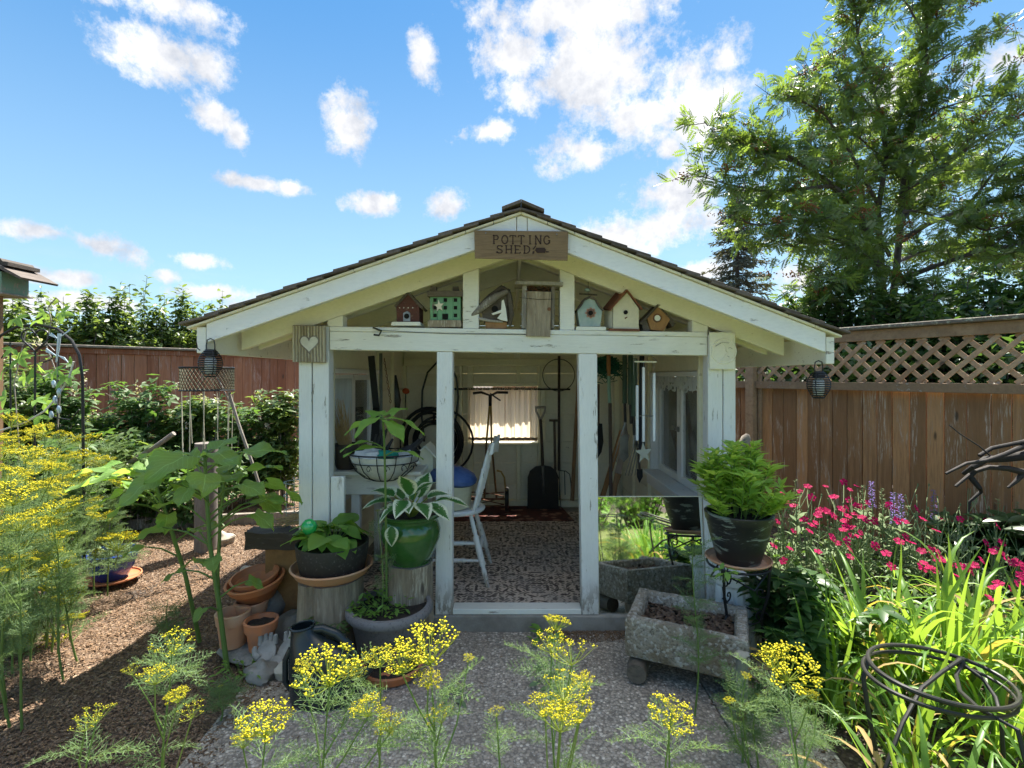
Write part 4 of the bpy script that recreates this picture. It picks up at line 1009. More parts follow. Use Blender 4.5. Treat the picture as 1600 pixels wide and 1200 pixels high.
# garden shovel (scoop)
s_ = thing('scoop_shovel', 'broad dark scoop shovel with a D-handle standing against the back wall', 'shovel', W(850, 797, 5.55))
d = 5.58
pt(s_, 'blade', m_plain('dark_steel', (0.028, 0.023, 0.02), 0.5, 0.4), lambda m: m.pprism([(824, 795), (873, 796), (872, 745), (868, 735), (860, 729), (849, 727), (837, 729), (828, 736), (824.5, 746)], d - .05, .02))
pt(s_, 'rib', STEEL, lambda m: m.tube([W(848, 728, d - .06), W(849, 750, d - .065), W(849, 772, d - .06)], [.018, .014, .006], 8))
pt(s_, 'shaft', TOOLD, lambda m: m.tube([W(844.5, 655, d), W(847, 700, d - .02), W(848, 730, d - .05)], [.017, .016, .018], 9))
pt(s_, 'd_handle', GREYW, lambda m: (m.tube([W(844.5, 657, d), W(838, 643, d), W(837, 636, d)], [.014, .011, .010], 7), m.tube([W(844.5, 657, d), W(851, 643, d), W(852, 636, d)], [.014, .011, .010], 7), m.tube([W(836, 636.5, d), W(853, 636.5, d)], .014, 8)))
s_ = thing('digging_fork', 'short dark T-handled garden fork between the shovel and the pitchfork', 'fork', W(870, 790, 5.6))
pt(s_, 'handle', TOOLD, lambda m: (m.tube([W(866, 657, 5.6), W(867.5, 735, 5.6)], .014, 8), m.tube([W(858, 657, 5.6), W(874, 657, 5.6)], .013, 8)))
pt(s_, 'tines', IRON, lambda m: [m.tube([W(868, 735, 5.6), W(862 + 4 * k, 750, 5.58), W(861 + 5 * k, 792, 5.58)], .005, 5) for k in range(4)])
s_ = thing('pitchfork', 'long-handled pitchfork, tines down, on the back wall', 'fork', W(885, 785, 5.6))
pt(s_, 'handle', TOOLD, lambda m: m.tube([W(873.5, 556, 5.6), W(873.5, 640, 5.6), W(873.5, 735, 5.6)], .015, 9))
pt(s_, 'tines', IRON, lambda m: (m.tube([W(872, 735, 5.6), W(884, 736, 5.6), W(890, 741, 5.6), W(892, 755, 5.6), W(893, 782, 5.6)], .005, 5), m.tube([W(874, 736, 5.6), W(874, 781, 5.6)], .005, 5), m.tube([W(882, 736, 5.6), W(883, 773, 5.6)], .005, 5)))
s_ = thing('wooden_pole', 'reddish wooden pole propped in the back right corner of the shed', 'pole', W(893, 782, 5.55))
pt(s_, 'shaft', TOOLW, lambda m: m.tube([W(905, 560, 5.6), W(900, 660, 5.5), W(894, 782, 5.45)], [.016, .019, .022], 9))
# hose coil on the back wall, left
def hose():
    root = thing('garden_hose', 'thick black garden hose hung in drooping coils on the back wall', 'hose', W(670, 720, 5.6))
    r = random.Random(6)
    for i in range(9):
        cx = 678 + r.uniform(-6, 6); w_ = 24 + i * 3.6 + r.uniform(-4, 4); h_ = 26 + i * 4.0 + r.uniform(-6, 6); cx += r.uniform(-6, 6)
        pts = []
        for k in range(30):
            a = 2 * PI * k / 30
            pts.append(W(cx + w_ * math.cos(a) * (1 + .1 * math.sin(a)), 684 + h_ * math.sin(a) * (1.05 if math.sin(a) > 0 else .85), 5.63 - i * .012 + .01 * math.sin(3 * a)))
        pt(root, 'coil', BLACKP, lambda m: m.tube(pts, .013, 7, closed=True), True)
    pt(root, 'coil', BLACKP, lambda m: m.tube([W(663, 690, 5.6), W(659, 650, 5.6), W(660, 610, 5.6), W(668, 582, 5.6), W(683, 566, 5.6), W(700, 562, 5.6), W(713, 590, 5.6), W(716, 620, 5.6), W(712, 660, 5.6), W(695, 700, 5.6)], .011, 7), True)
    pt(root, 'wall_hook', IRON, lambda m: m.tube([W(678, 652, 5.66), W(678, 655, 5.45), W(678, 648, 5.42)], .012, 7))
hose()
# table at left
tb = thing('potting_table', 'pale painted potting table inside the left front corner', 'table', (-.95, 3.62, .102))
tz = .915
pt(tb, 'tabletop', WHITE_H, lambda m: m.box(-1.19, -.60, 3.38, 4.05, tz - .025, tz, .004))
pt(tb, 'apron', WHITE_H, lambda m: m.box(-1.14, -.65, 3.42, 3.44, tz - .16, tz - .027, .003))
for x_ in (-1.08, -.66):
    for y_ in (3.415, 3.98): pt(tb, 'leg', WHITE_V, lambda m: m.box(x_ - .001, x_ + .055, y_ + .026, y_ + .08, .102, tz - .027, .003))
# pot with dried grass
pg = thing('dried_grass_pot', 'dark brown pot of dried tan grass on the left end of the table', 'pot', (X(540, 3.5), 3.5, tz + .001))
c = Vector((X(541, 3.5), 3.5, tz + .001))
pt(pg, 'pot', m_plain('brown_glaze', (0.06, 0.045, 0.035), 0.35), lambda m: m.lathe([(0, 0), (.060, 0), (.075, .03), (.085, .10), (.085, .17), (.078, .172), (.075, .10), (0, .09)], c, 24), True)
def dg(m):
    r = random.Random(8)
    for i in range(70):
        a = r.uniform(0, 6.28); l = r.uniform(.16, .36); p = c + Vector((.03 * math.cos(a), .03 * math.sin(a), .12))
        q = p + Vector((-.045 + r.uniform(-.05, .05), r.uniform(-.05, .05), l)); m.tube([p, (p + q) / 2 + Vector((r.uniform(-.01, .01), 0, 0)), q], [.0035, .003, .0012], 3)
tag(pt(pg, 'dried_stems', m_plain('straw', (0.55, 0.38, 0.18), 0.8), dg), kind='stuff')
# wire basket planter with gloves and coir liner
wb = thing('wire_basket', 'black scrollwork wire basket with a white liner on the table edge', 'basket', W(600, 752, 3.36))
bc = W(600, 706, 3.36)
def hemi(r0, z0, n=24): return [bc + Vector((r0 * math.cos(a), r0 * .8 * math.sin(a), z0)) for a in [2 * PI * k / n for k in range(n)]]
pt(wb, 'rim', IRON, lambda m: m.tube(hemi(.235, -.005), .005, 6, closed=True))
pt(wb, 'hoop', IRON, lambda m: m.tube(hemi(.215, -.062), .0035, 5, closed=True))
pt(wb, 'hoop', IRON, lambda m: m.tube(hemi(.08, -.18), .0035, 5, closed=True))
for k in range(12):
    a = 2 * PI * k / 12
    pt(wb, 'rib', IRON, lambda m: m.tube([bc + Vector((r_ * math.cos(a), r_ * .8 * math.sin(a), z_)) for r_, z_ in ((.235, -.005), (.225, -.05), (.19, -.11), (.13, -.16), (.07, -.183))], .0032, 5))
    a2 = a + PI / 12
    sc1 = [bc + Vector(((.222 - .02 * t_) * math.cos(a2 + .10 * math.cos(t_ * 7) * (1 - t_)), (.222 - .02 * t_) * .8 * math.sin(a2 + .10 * math.cos(t_ * 7) * (1 - t_)), -.09 + .026 * math.sin(t_ * 7) * (1.1 - t_))) for t_ in [i / 12 for i in range(13)]]
    pt(wb, 'scroll', IRON, lambda m: m.tube(sc1, .0024, 4))
pt(wb, 'liner', m_plain('white_liner', (0.70, 0.69, 0.64), 0.9, 0, .25, 12, .6), lambda m: m.lathe([(.222, -.02), (.205, -.06), (.17, -.115), (.11, -.16), (.03, -.19), (0, -.192)], bc, 28, jit=.01, sy=.78), True)
gl = thing('crumpled_cloth', 'crumpled white and teal cloths heaped in the wire basket', 'cloth', bc + Vector((0, 0, -.04)))
pt(gl, 'white_cloth', m_plain('cloth_white', (0.74, 0.74, 0.72), 0.9), lambda m: (m.blob(bc + Vector((-.07, -.02, -.04)), .12, .11, .06, .3, 2, 18, 12, 2.4), m.blob(bc + Vector((.08, .05, -.06)), .13, .11, .05, .3, 5, 18, 12, 2.4)), True)
pt(gl, 'teal_cloth', m_plain('cloth_teal', (0.02, 0.30, 0.22), 0.8), lambda m: m.blob(bc + Vector((.03, -.06, -.01)), .075, .05, .03, .25, 3, 16, 10, 2.2), True)
bg = thing('dark_garden_gloves', 'dark gloves and trimmings poking up behind the wire basket', 'gloves', bc + Vector((0, .16, -.04)))
def glv(m):
    for k, (dx, dz, l) in enumerate(((-.11, .02, .12), (-.085, .03, .14), (-.06, .03, .15), (-.03, .01, .10), (.10, 0, .08), (.13, .02, .09), (.16, .03, .10))):
        p = bc + Vector((dx, .12, dz - .04)); q = p + Vector((.03 + .01 * k, .0, l)); m.tube([p, (p + q) / 2, q], [.014, .013, .008], 8)
    m.blob(bc + Vector((-.07, .12, -.03)), .07, .04, .05, .2, 4); m.blob(bc + Vector((.13, .12, -.03)), .08, .05, .05, .2, 6)
pt(bg, 'gloves', m_plain('dark_leather', (0.03, 0.026, 0.024), 0.7), glv, True)
# miniature white house beside the basket
wh = thing('birdhouse', 'dusty white church-shaped birdhouse at the right end of the potting table', 'birdhouse', W(668, 770, 3.7))
dW = 3.66
pt(wh, 'body', CREAM, lambda m: m.pprism([(650, 746), (676, 746), (676, 710), (664, 698), (650, 710)], dW, .2))
pt(wh, 'roof', CREAM_Y, lambda m: (m.pprism([(646, 712), (664, 696), (664, 699), (648, 715)], dW - .02, .24), m.pprism([(664, 696), (682, 714), (680, 716), (664, 699)], dW - .02, .24)))
# black hanging things left window corner
hg = thing('hanging_strap', 'dark webbing strap and chain hanging from the left inner corner', 'strap', W(588, 556, 3.9))
pt(hg, 'strap', m_plain('dark_webbing', (0.03, 0.03, 0.028), 0.9), lambda m: (m.beam(W(580, 556, 3.9), W(588, 640, 3.9), .012, .05), m.beam(W(590, 636, 3.9), W(586, 690, 3.9), .012, .07)))
pt(hg, 'pole', m_plain('grey_green_tube', (0.10, 0.11, 0.10), 0.5), lambda m: m.tube([W(595, 552, 3.85), W(595.5, 700, 3.85)], .012, 8))
ch = thing('hanging_chain', 'rusty link chain dangling inside the left of the opening', 'chain', W(601, 560, 3.7))
for i in range(14):
    p = W(600.5 + i * .75, 562 + i * 5.0, 3.7); t = Vector((.003, 0, -.012))
    mb = MB(); u = Vector((.006, 0, 0)) if i % 2 else Vector((0, .006, 0))
    mb.tube([p + u * math.cos(a) + Vector((0, 0, .013)) * math.sin(a) for a in [2 * PI * k / 8 for k in range(8)]], .0022, 4, closed=True); mb.build('link', RUST, ch)
bt = thing('wall_bottle', 'dark narrow hanging tool by the back left corner of the shed', 'tool', W(619, 640, 5.2))
pt(bt, 'blade', BLACKP, lambda m: m.tube([W(618, 586, 5.2), W(617, 600, 5.2), W(619, 625, 5.2), W(620, 640, 5.2)], [.01, .035, .05, .03], 8), True)
tap = thing('wall_tap', 'orange-red valve knob on a thin pipe at the back left wall', 'valve', W(634, 611, 5.6))
pt(tap, 'knob', m_plain('orange_red', (0.55, 0.10, 0.03), 0.5), lambda m: m.blob(W(634.5, 611, 5.55), .04, .03, .032, .1), True)
pt(tap, 'pipe', IRON, lambda m: m.tube([W(634, 611, 5.62), W(633, 640, 5.62)], .006, 6))

# chair
def chair():
    root = thing('spindle_chair', 'white painted spindle-back chair just inside the door, facing left', 'chair', (-.36, 3.72, .102))
    sz = .585; CH = WHITE_V
    def turned(m, p0, p1, r):
        p0 = Vector(p0); p1 = Vector(p1); n = 22; pts = []; rs = []
        for i in range(n + 1):
            t = i / n; pts.append(p0.lerp(p1, t))
            k = .75 + .45 * math.sin(PI * t) ** 2
            if .26 < t < .30 or .70 < t < .74: k = .70
            if .30 < t < .34 or .66 < t < .70: k = 1.35
            rs.append(r * k * (1 if t < .95 else .85))
        m.tube(pts, rs, 12)
    sx, sy = -.42, 3.74
    seat = []
    pt(root, 'seat', CH, lambda m: m.lathe([(0, -.022), (.17, -.022), (.212, -.008), (.216, .006), (.200, .018), (.12, .012), (0, .008)], (sx, sy, sz), 30, sx=1.04, sy=1.0), True)
    feet = [((sx + .13, sy - .13), (sx + .255, sy - .24)), ((sx + .13, sy + .13), (sx + .255, sy + .22)), ((sx - .13, sy - .13), (sx - .20, sy - .22)), ((sx - .13, sy + .13), (sx - .20, sy + .22))]
    for (a, b) in feet: pt(root, 'leg', CH, lambda m: turned(m, (a[0], a[1], sz - .02), (b[0], b[1], .102), .019), True)
    def at(i, z):
        a, b = feet[i]; t = (sz - .02 - z) / (sz - .122); return Vector((a[0] + (b[0] - a[0]) * t, a[1] + (b[1] - a[1]) * t, z))
    for i, j, z in ((0, 2, .27), (1, 3, .27), (0, 2, .38), (0, 1, .33)): pt(root, 'stretcher', CH, lambda m: turned(m, at(i, z), at(j, z), .012), True)
    # back on the +x side
    for k in range(5):
        y_ = sy - .15 + .075 * k; x_ = sx + .17 - .02 * abs(k - 2) * .5
        pt(root, 'spindle', CH, lambda m: turned(m, (x_, y_, sz + .01), (x_ + .105, sy + (y_ - sy) * 1.15, 1.03), .0145), True)
    # curved head rail
    V = []
    mb = MB()
    for i in range(13):
        t = i / 12; y_ = sy - .215 + .43 * t; bow = .035 * math.sin(PI * t); zt = 1.115 - .035 * abs(t - .5) * 2 + .006 * math.cos(t * 12); zb_ = 1.005 + .012 * math.sin(t * PI * 3)
        x_ = sx + .265 + bow
        V += [(x_, y_, zb_), (x_ + .020, y_, zb_), (x_ + .035, y_, zt), (x_ + .015, y_, zt)]
    F_ = [(0, 3, 2, 1), (48, 49, 50, 51)]
    for i in range(12):
        for k in range(4): F_.append((i * 4 + k, i * 4 + (k + 1) % 4, (i + 1) * 4 + (k + 1) % 4, (i + 1) * 4 + k))
    mb.add(V, F_); mb.build('head_rail', CH, root, True)
chair()
bk = thing('bucket', 'cream tub with a tilted blue padded lid sitting on the chair', 'bucket', (-.44, 3.70, .606))
pt(bk, 'tub', m_plain('cream_plastic', (0.66, 0.62, 0.45), 0.5, 0, .2, 8, .05), lambda m: m.lathe([(0, 0), (.120, 0), (.135, .015), (.150, .185), (.150, .19), (0, .19)], (-.435, 3.69, .606), 32), True)
pt(bk, 'lid', m_plain('blue_cloth', (0.035, 0.085, 0.26), 0.55, 0, .4, 12, .5, c2=(0.08, 0.15, 0.36)), lambda m: m.lathe([(0, -.02), (.15, -.022), (.172, -.005), (.176, .02), (.155, .055), (.10, .085), (.04, .098), (0, .10)], (-.425, 3.69, .80), 36, jit=.008, rot=Matrix.Rotation(R(6), 3, 'Y')), True)

# ---- tools along the right wall
GT = m_plain('green_grip', (0.07, 0.13, 0.09), 0.5, 0, .3)
GL2 = m_plain('mint_grip', (0.30, 0.46, 0.36), 0.5)
t = thing('fishing_net', 'dark green mesh net bundled at the top of the right wall', 'net', W(950, 570, 4.4))
def netm(m):
    r = random.Random(2)
    for i in range(46):
        a0 = r.uniform(930, 965); b0 = r.uniform(556, 575); pts = [W(a0, b0, 4.4)]
        for k in range(4): pts.append(W(a0 + r.uniform(-4, 14) * (k + 1) / 2, b0 + r.uniform(4, 10) * (k + 1) / 1.6 * (1.3 if a0 < 950 else .8), 4.4 + r.uniform(-.05, .05)))
        m.tube(pts, .004, 3)
tag(pt(t, 'mesh', m_plain('net_green', (0.015, 0.14, 0.09), 0.7), netm), kind='stuff')
pt(t, 'folds', m_plain('net_green_fold', (0.012, 0.09, 0.06), 0.8), lambda m: m.blob(W(948, 570, 4.45), .10, .03, .07, .4, 4, 20, 12, 2.5), True)
t = thing('long_cultivator', 'long dark-shafted cultivator with a mint green grip near the door post', 'garden tool', W(953, 779, 4.0))
pt(t, 'shaft', TOOLD, lambda m: m.tube([W(953, 630, 4.05), W(954, 700, 4.0), W(954.5, 779, 3.95)], .014, 8))
pt(t, 'grip', GL2, lambda m: m.tube([W(951, 588, 4.1), W(952.5, 630, 4.05)], .014, 8))
pt(t, 'wooden_end', m_plain('orange_wood', (0.42, 0.18, 0.07), 0.6), lambda m: m.tube([W(951, 553, 4.15), W(951, 575, 4.12), W(951.5, 588, 4.1)], [.016, .017, .012], 8))
t = thing('round_spade', 'dark rounded spade blade hanging on the back of the right wall', 'spade', W(937, 715, 5.2))
pt(t, 'blade', IRON, lambda m: m.pprism([(928, 661), (941, 662), (943, 690), (940, 706), (934, 716), (928, 718)], 5.2, .012))
pt(t, 'shaft', TOOLD, lambda m: m.tube([W(935, 600, 5.22), W(935, 665, 5.21)], .013, 7))
def green_tool(px0, py0, px1, py1, d, head, label, px2, py2):
    t = thing('hand_cultivator', label, 'garden tool', W(px1, py1, d), 'green-handled tools hung on the right wall')
    pt(t, 'grip', GT, lambda m: m.tube([W(px0, py0, d), W((px0 + px1) / 2, (py0 + py1) / 2, d - .03), W(px1, py1, d - .02)], .020, 9), True)
    pt(t, 'ferrule', IRON, lambda m: m.tube([W(px1, py1, d - .02), W(px1 + 1, py1 + 30, d - .03)], .012, 8))
    if head == 'fork':
        pt(t, 'tines', STEEL, lambda m: [m.tube([W(px1 + 1, py1 + 30, d - .03), W(px2 + 12 - k * 0.5 + k * 4, py2 - 42, d - .04 + .02 * k), W(px2 + k * 5, py2, d - .03 + .02 * k)], [.008, .006, .003], 5) for k in range(4)])
    else:
        pt(t, 'blade', STEEL, lambda m: m.pprism([(px2 - 6, py2 - 40), (px2 + 6, py2 - 44), (px2 + 7, py2 - 8), (px2, py2), (px2 - 7, py2 - 8)], d - .04, .008))
green_tool(976, 555, 976, 630, 4.3, 'fork', 'green-gripped fork with dark tines fanned to the lower left, right wall', 958, 722)
green_tool(985, 555, 985, 632, 4.2, 'blade', 'green-gripped hoe with a dull flat blade in the middle of the right wall', 975, 722)
green_tool(992, 560, 990, 650, 4.05, 'fork', 'green-gripped fork with pale steel tines beside the wind chime', 977, 743)
t = thing('hand_trowel', 'small dark pointed trowel hanging low below the star ornament', 'trowel', W(999, 755, 3.8))
pt(t, 'blade', IRON, lambda m: m.pprism([(995, 733), (1004, 733), (1004.5, 745), (999, 755), (995.5, 745)], 3.8, .006))
pt(t, 'handle', TOOLD, lambda m: m.tube([W(997, 700, 3.8), W(999.5, 734, 3.8)], .009, 7))
t = thing('hand_saw', 'pruning saw with a pale wooden handle leaning on the right wall', 'saw', W(958, 770, 4.5))
pt(t, 'blade', m_plain('worn_steel', (0.38, 0.30, 0.25), 0.5, 0.5), lambda m: m.pprism([(960, 740), (969, 745), (984, 680), (976, 672)], 4.5, .004))
pt(t, 'handle', TOOLW, lambda m: m.tube([W(966, 740, 4.5), W(961, 758, 4.5), W(957, 778, 4.5)], [.03, .024, .03], 9), True)
t = thing('wooden_stake', 'orange wooden stake leaning in the right corner by the saw', 'stake', W(940, 778, 4.9))
pt(t, 'stake', OCHRE, lambda m: m.beam(W(941, 778, 4.9), W(972, 672, 4.9), .03, .045))
t = thing('hanging_sleeve', 'narrow black cloth sleeve hanging behind the wind chime', 'cloth', W(1001, 700, 3.55))
pt(t, 'sleeve', m_plain('black_cloth', (0.012, 0.014, 0.018), 0.9), lambda m: m.hexa([W(998, 706, 3.56), W(1008, 706, 3.56), W(998, 706, 3.58), W(1008, 706, 3.58), W(999, 556, 3.56), W(1007, 556, 3.56), W(999, 556, 3.58), W(1007, 556, 3.58)], .004))
# wind chime
wc = thing('wind_chime', 'wind chime of white tubes with a tin star hanging at the right opening', 'wind chime', W(1006, 556, 3.25))
dC = 3.25
pt(wc, 'crossbar', WHITE_H, lambda m: m.beam(W(991, 565, dC), W(1026, 565.5, dC), .012, .010))
pt(wc, 'string', STEEL, lambda m: (m.tube([W(991, 563, dC), W(1004, 550, dC)], .0012, 4), m.tube([W(1026, 563, dC), W(1010, 550, dC)], .0012, 4), m.tube([W(990, 556, dC), W(990, 586, dC)], .0012, 4)))
for k, (px, a, b) in enumerate(((995.5, 602, 688), (1005.5, 574, 690), (1022, 583, 689))):
    c_ = pt(wc, 'chime_tube', m_plain('white_tube_%d' % k, (0.78, 0.80, 0.82), 0.35), lambda m: m.tube([W(px, a, dC), W(px, b, dC)], .0095, 10), True)
    pt(wc, 'string', STEEL, lambda m: m.tube([W(px, 565, dC), W(px, a, dC)], .001, 4))
pt(wc, 'striker_ring', STEEL, lambda m: m.tube([W(1010 + 11 * math.cos(a), 650 + 1.2 * math.sin(a), dC + .03 * math.sin(a)) for a in [2 * PI * k / 20 for k in range(20)]], .002, 5, closed=True))
st = []
for k in range(10):
    a = PI / 2 + k * PI / 5 + .1; rr = 17 if k % 2 == 0 else 7
    st.append((1006 + rr * .82 * math.cos(a), 708 - rr * math.sin(a)))
pt(wc, 'star', m_plain('tin_star', (0.42, 0.42, 0.40), 0.5, 0.5), lambda m: m.pprism(st, dC - .01, .008))
# lace valance on right window
def m_lace():
    m = Mat('lace'); v = m.tc.outputs['Object']; vo = m.n('ShaderNodeTexVoronoi', {'Vector': v, 'Scale': 26.0}).outputs['Distance']
    a = m.rng(vo, 0.38, 0.46, 1, 0); t_ = m.n('ShaderNodeBsdfTransparent'); dsh = m.n('ShaderNodeBsdfTranslucent', {'Color': (0.75, 0.75, 0.72, 1)}); d2 = m.n('ShaderNodeBsdfDiffuse', {'Color': (0.75, 0.75, 0.72, 1)})
    mx = m.n('ShaderNodeMixShader', {0: .5, 1: dsh.outputs[0], 2: d2.outputs[0]})
    mm = m.n('ShaderNodeMixShader', {0: m.rng(vo, 0.30, 0.36, 0.15, 1.0), 1: t_.outputs[0], 2: mx.outputs[0]})
    m.n('ShaderNodeOutputMaterial', {0: mm.outputs[0]}); return m.m
LACE = m_lace()
V = []; T = []
for i in range(61):
    y_ = 3.38 + 1.1 * i / 60; xx = 1.225 + .008 * math.sin(i * 1.3)
    V += [(xx, y_, 1.545), (xx - .004, y_, 1.44 + .012 * math.sin(i * .9))]
for i in range(60): T.append((2 * i, 2 * i + 1, 2 * i + 3, 2 * i + 2))
o = link('lace_valance', tri_mesh('lace_valance', V, T, LACE, True), LACE); tag(o, 'white lace valance along the top of the right casement window', 'valance')
V = []; T = []
for i in range(41):
    y_ = 3.50 + .45 * i / 40; xx = -1.232 + .010 * math.sin(i * 1.1)
    V += [(xx, y_, 1.53), (xx, y_, .83)]
for i in range(40): T.append((2 * i, 2 * i + 1, 2 * i + 3, 2 * i + 2))
SHEER = m_leaf('sheer_fabric', (0.55, 0.56, 0.55), (0.66, 0.67, 0.66), .5, tcol=(.7, .7, .68), rough=.9, var=.2)
o = link('sheer_curtain', tri_mesh('sheer_curtain', V, T, SHEER, True), SHEER); tag(o, 'sheer lace curtain in the left casement window', 'curtain')
# ================================================================ POTS, STONES, STUMPS IN FRONT
def stump(name, label, c, r, z0, z1, seed, sx=1.0, lean=0.0):
    root = thing(name, label, 'stump', (c[0], c[1], z0))
    n = 40; V = []; F_ = []; rows = 9
    for j in range(rows + 1):
        t = j / rows; z = z0 + (z1 - z0) * t
        for k in range(n):
            a = 2 * PI * k / n
            q = r * (1 + .13 * mnoise.noise(Vector((math.cos(a) * 2.2, math.sin(a) * 2.2, seed))) + .045 * mnoise.noise(Vector((math.cos(a) * 9, math.sin(a) * 9, seed + t * 1.5))) + .05 * (1 - t) ** 2)
            if seed == 1 and abs(a - 4.45) < .09: q *= .86
            V.append((c[0] + q * math.cos(a) * sx + lean * t, c[1] + q * math.sin(a), z))
    for j in range(rows):
        for k in range(n): F_.append((j * n + k, j * n + (k + 1) % n, (j + 1) * n + (k + 1) % n, (j + 1) * n + k))
    mb = MB(); mb.add(V, F_); mb.build('side', LOG, root, True)
    top = MB(); tv = V[-n:]; top.add([(p[0], p[1], z1 + .0005) for p in tv], [tuple(range(n))]); top.build('cut_top', GREYW, root)
    return root
def pot(name, label, cat, c, prof_out, mat, wall=.012, soil=None, lean=None, group=None, extra=None):
    root = thing(name, label, cat, c, group)
    pr = list(prof_out); inner = [(max(.001, r_ - wall), z_) for r_, z_ in reversed(pr[1:])]
    inner.append((0.001, pr[1][1] + .01))
    q = [(0.001, pr[0][1])] + pr + inner
    pt(root, 'wall', mat, lambda m: m.lathe(q, c, 40, rot=lean), True)
    if soil is not None:
        rs, zs = soil
        cc = Vector(c)
        def sl(m):
            V = []; n = 24
            for rr in (1.0, .6, .25):
                for k in range(n):
                    a = 2 * PI * k / n; V.append(cc + Vector((rs * rr * math.cos(a), rs * rr * math.sin(a), zs + .012 * mnoise.noise(Vector((a * 2, rr * 5, cc.x))))))
            F_ = [(j * n + k, j * n + (k + 1) % n, (j + 1) * n + (k + 1) % n, (j + 1) * n + k) for j in range(2) for k in range(n)] + [tuple(range(2 * n, 3 * n))]
            m.add(V, F_)
        pt(root, 'soil', SOIL, sl, True)
    return root
# big split stump with saucer and black pot
dS = 2.93
stc = (X(518, dS), dS)
stump('tree_stump', 'wide split log stump carrying the black pot on its saucer', stc, .178, 0, .405, 1)
pot('saucer', 'wide terracotta saucer under the black pot on the split stump', 'saucer', (X(519, dS), dS, .407), [(.165, 0), (.20, .022), (.222, .058), (.228, .062), (.226, .068)], TERRA_P, .008)
SPECK = m_plain('speckled_black', (0.030, 0.029, 0.028), 0.55, 0, .3, 60, .3, c2=(0.16, 0.155, 0.15), lo=.55, hi=.75)
bp = pot('planter', 'speckled black pot of broad green leaves on the terracotta saucer', 'planter', (X(520, dS), dS, .430), [(.155, 0), (.178, .02), (.197, .12), (.200, .165), (.200, .170)], SPECK, .010, (.188, .145))
# green glazed pot on second stump
dG = 3.0
stump('tree_stump', 'narrower grey log stump under the green glazed pot', (X(641, dG), dG), .128, 0, .462, 2)
GLAZE = m_plain('green_glaze', (0.030, 0.105, 0.022), 0.14, 0, .4, 3, .03, c2=(0.075, 0.18, 0.045), spec=.9)
gp = pot('glazed_pot', 'glossy dark green glazed pot with a variegated hosta', 'planter', (X(642, dG), dG, .464), [(.100, 0), (.112, .008), (.135, .06), (.168, .14), (.172, .19), (.160, .23), (.148, .245), (.152, .258), (.176, .270), (.180, .280), (.172, .285)], GLAZE, .014, (.15, .262))
pt(gp, 'foot_ring', GLAZE, lambda m: m.lathe([(.104, 0), (.112, .002), (.112, .010), (.104, .012)], (X(642, dG), dG, .464), 32), True)
# grey speckled planter
dP = 2.84
GSPK = m_plain('grey_speckled_resin', (0.20, 0.185, 0.185), 0.75, 0, .3, 70, .35, c2=(0.10, 0.095, 0.10), lo=.5, hi=.7)
gsp = pot('planter', 'large grey speckled pot with one tall thin sunflower seedling', 'planter', (X(609, dP), dP, 0.012), [(.150, 0), (.165, .012), (.205, .215), (.212, .222), (.228, .226), (.236, .238), (.236, .262), (.226, .275)], GSPK, .022, (.205, .245))
# terracotta saucer on the ground by the can
pot('saucer', 'terracotta saucer on the concrete beside the watering can spout', 'saucer', (X(612, 2.66), 2.66, .002), [(.120, 0), (.140, .012), (.158, .052), (.164, .056), (.162, .062)], TERRA, .009, (.14, .020))
# terracotta pots
dT = 2.93
block = thing('flat_stone', 'flat grey stone slab under the small terracotta pots', 'stone', (X(393, 2.84), 2.86, 0.0))
pt(block, 'slab', STONE, lambda m: m.blob((X(393, 2.84), 2.88, .028), .19, .17, .030, .12, 4), True)
pot('terracotta_pot', 'pale upright terracotta pot nearest the sunflower stems', 'pot', (X(364, 2.84), 2.84, .056), [(.058, 0), (.064, .005), (.078, .125), (.084, .128), (.091, .185), (.087, .188)], TERRA_P, .009, None, None, 'empty terracotta pots')
pot('terracotta_pot', 'orange terracotta pot with dark wet soil, right of the pale one', 'pot', (X(408, 2.80), 2.80, .056), [(.055, 0), (.060, .005), (.073, .105), (.082, .108), (.090, .160), (.086, .163)], TERRA, .009, (.074, .14), None, 'empty terracotta pots')
pot('terracotta_pot', 'terracotta pot hidden behind the two small upright pots', 'pot', (X(393, 2.98), 2.98, .045), [(.058, 0), (.064, .005), (.078, .140), (.085, .143), (.093, .195), (.088, .198)], TERRA_P, .009, None, None, 'empty terracotta pots')
tilt = Matrix.Rotation(R(-5), 3, 'Y') @ Matrix.Rotation(R(9), 3, 'X')
pot('terracotta_pot', 'wide tilted terracotta bowl holding a second bowl', 'pot', (X(401, 3.02), 3.04, .235), [(.085, 0), (.095, .006), (.138, .075), (.146, .078), (.165, .118), (.160, .122)], TERRA, .010, None, tilt, 'empty terracotta pots')
pot('terracotta_pot', 'smaller terracotta bowl nested in the tilted wide bowl', 'pot', Vector((X(401, 3.02), 3.04, .235)) + tilt @ Vector((.0, 0, .045)), [(.07, 0), (.08, .005), (.115, .062), (.122, .064), (.135, .098), (.131, .10)], TERRA, .009, None, tilt, 'empty terracotta pots')
rk = thing('rock', 'dark rough rock propping up the tilted terracotta bowls', 'rock', (X(401, 3.05), 3.07, 0)); pt(rk, 'stone', STONE, lambda m: m.blob((X(401, 3.05), 3.09, .13), .14, .11, .125, .18, 9), True)
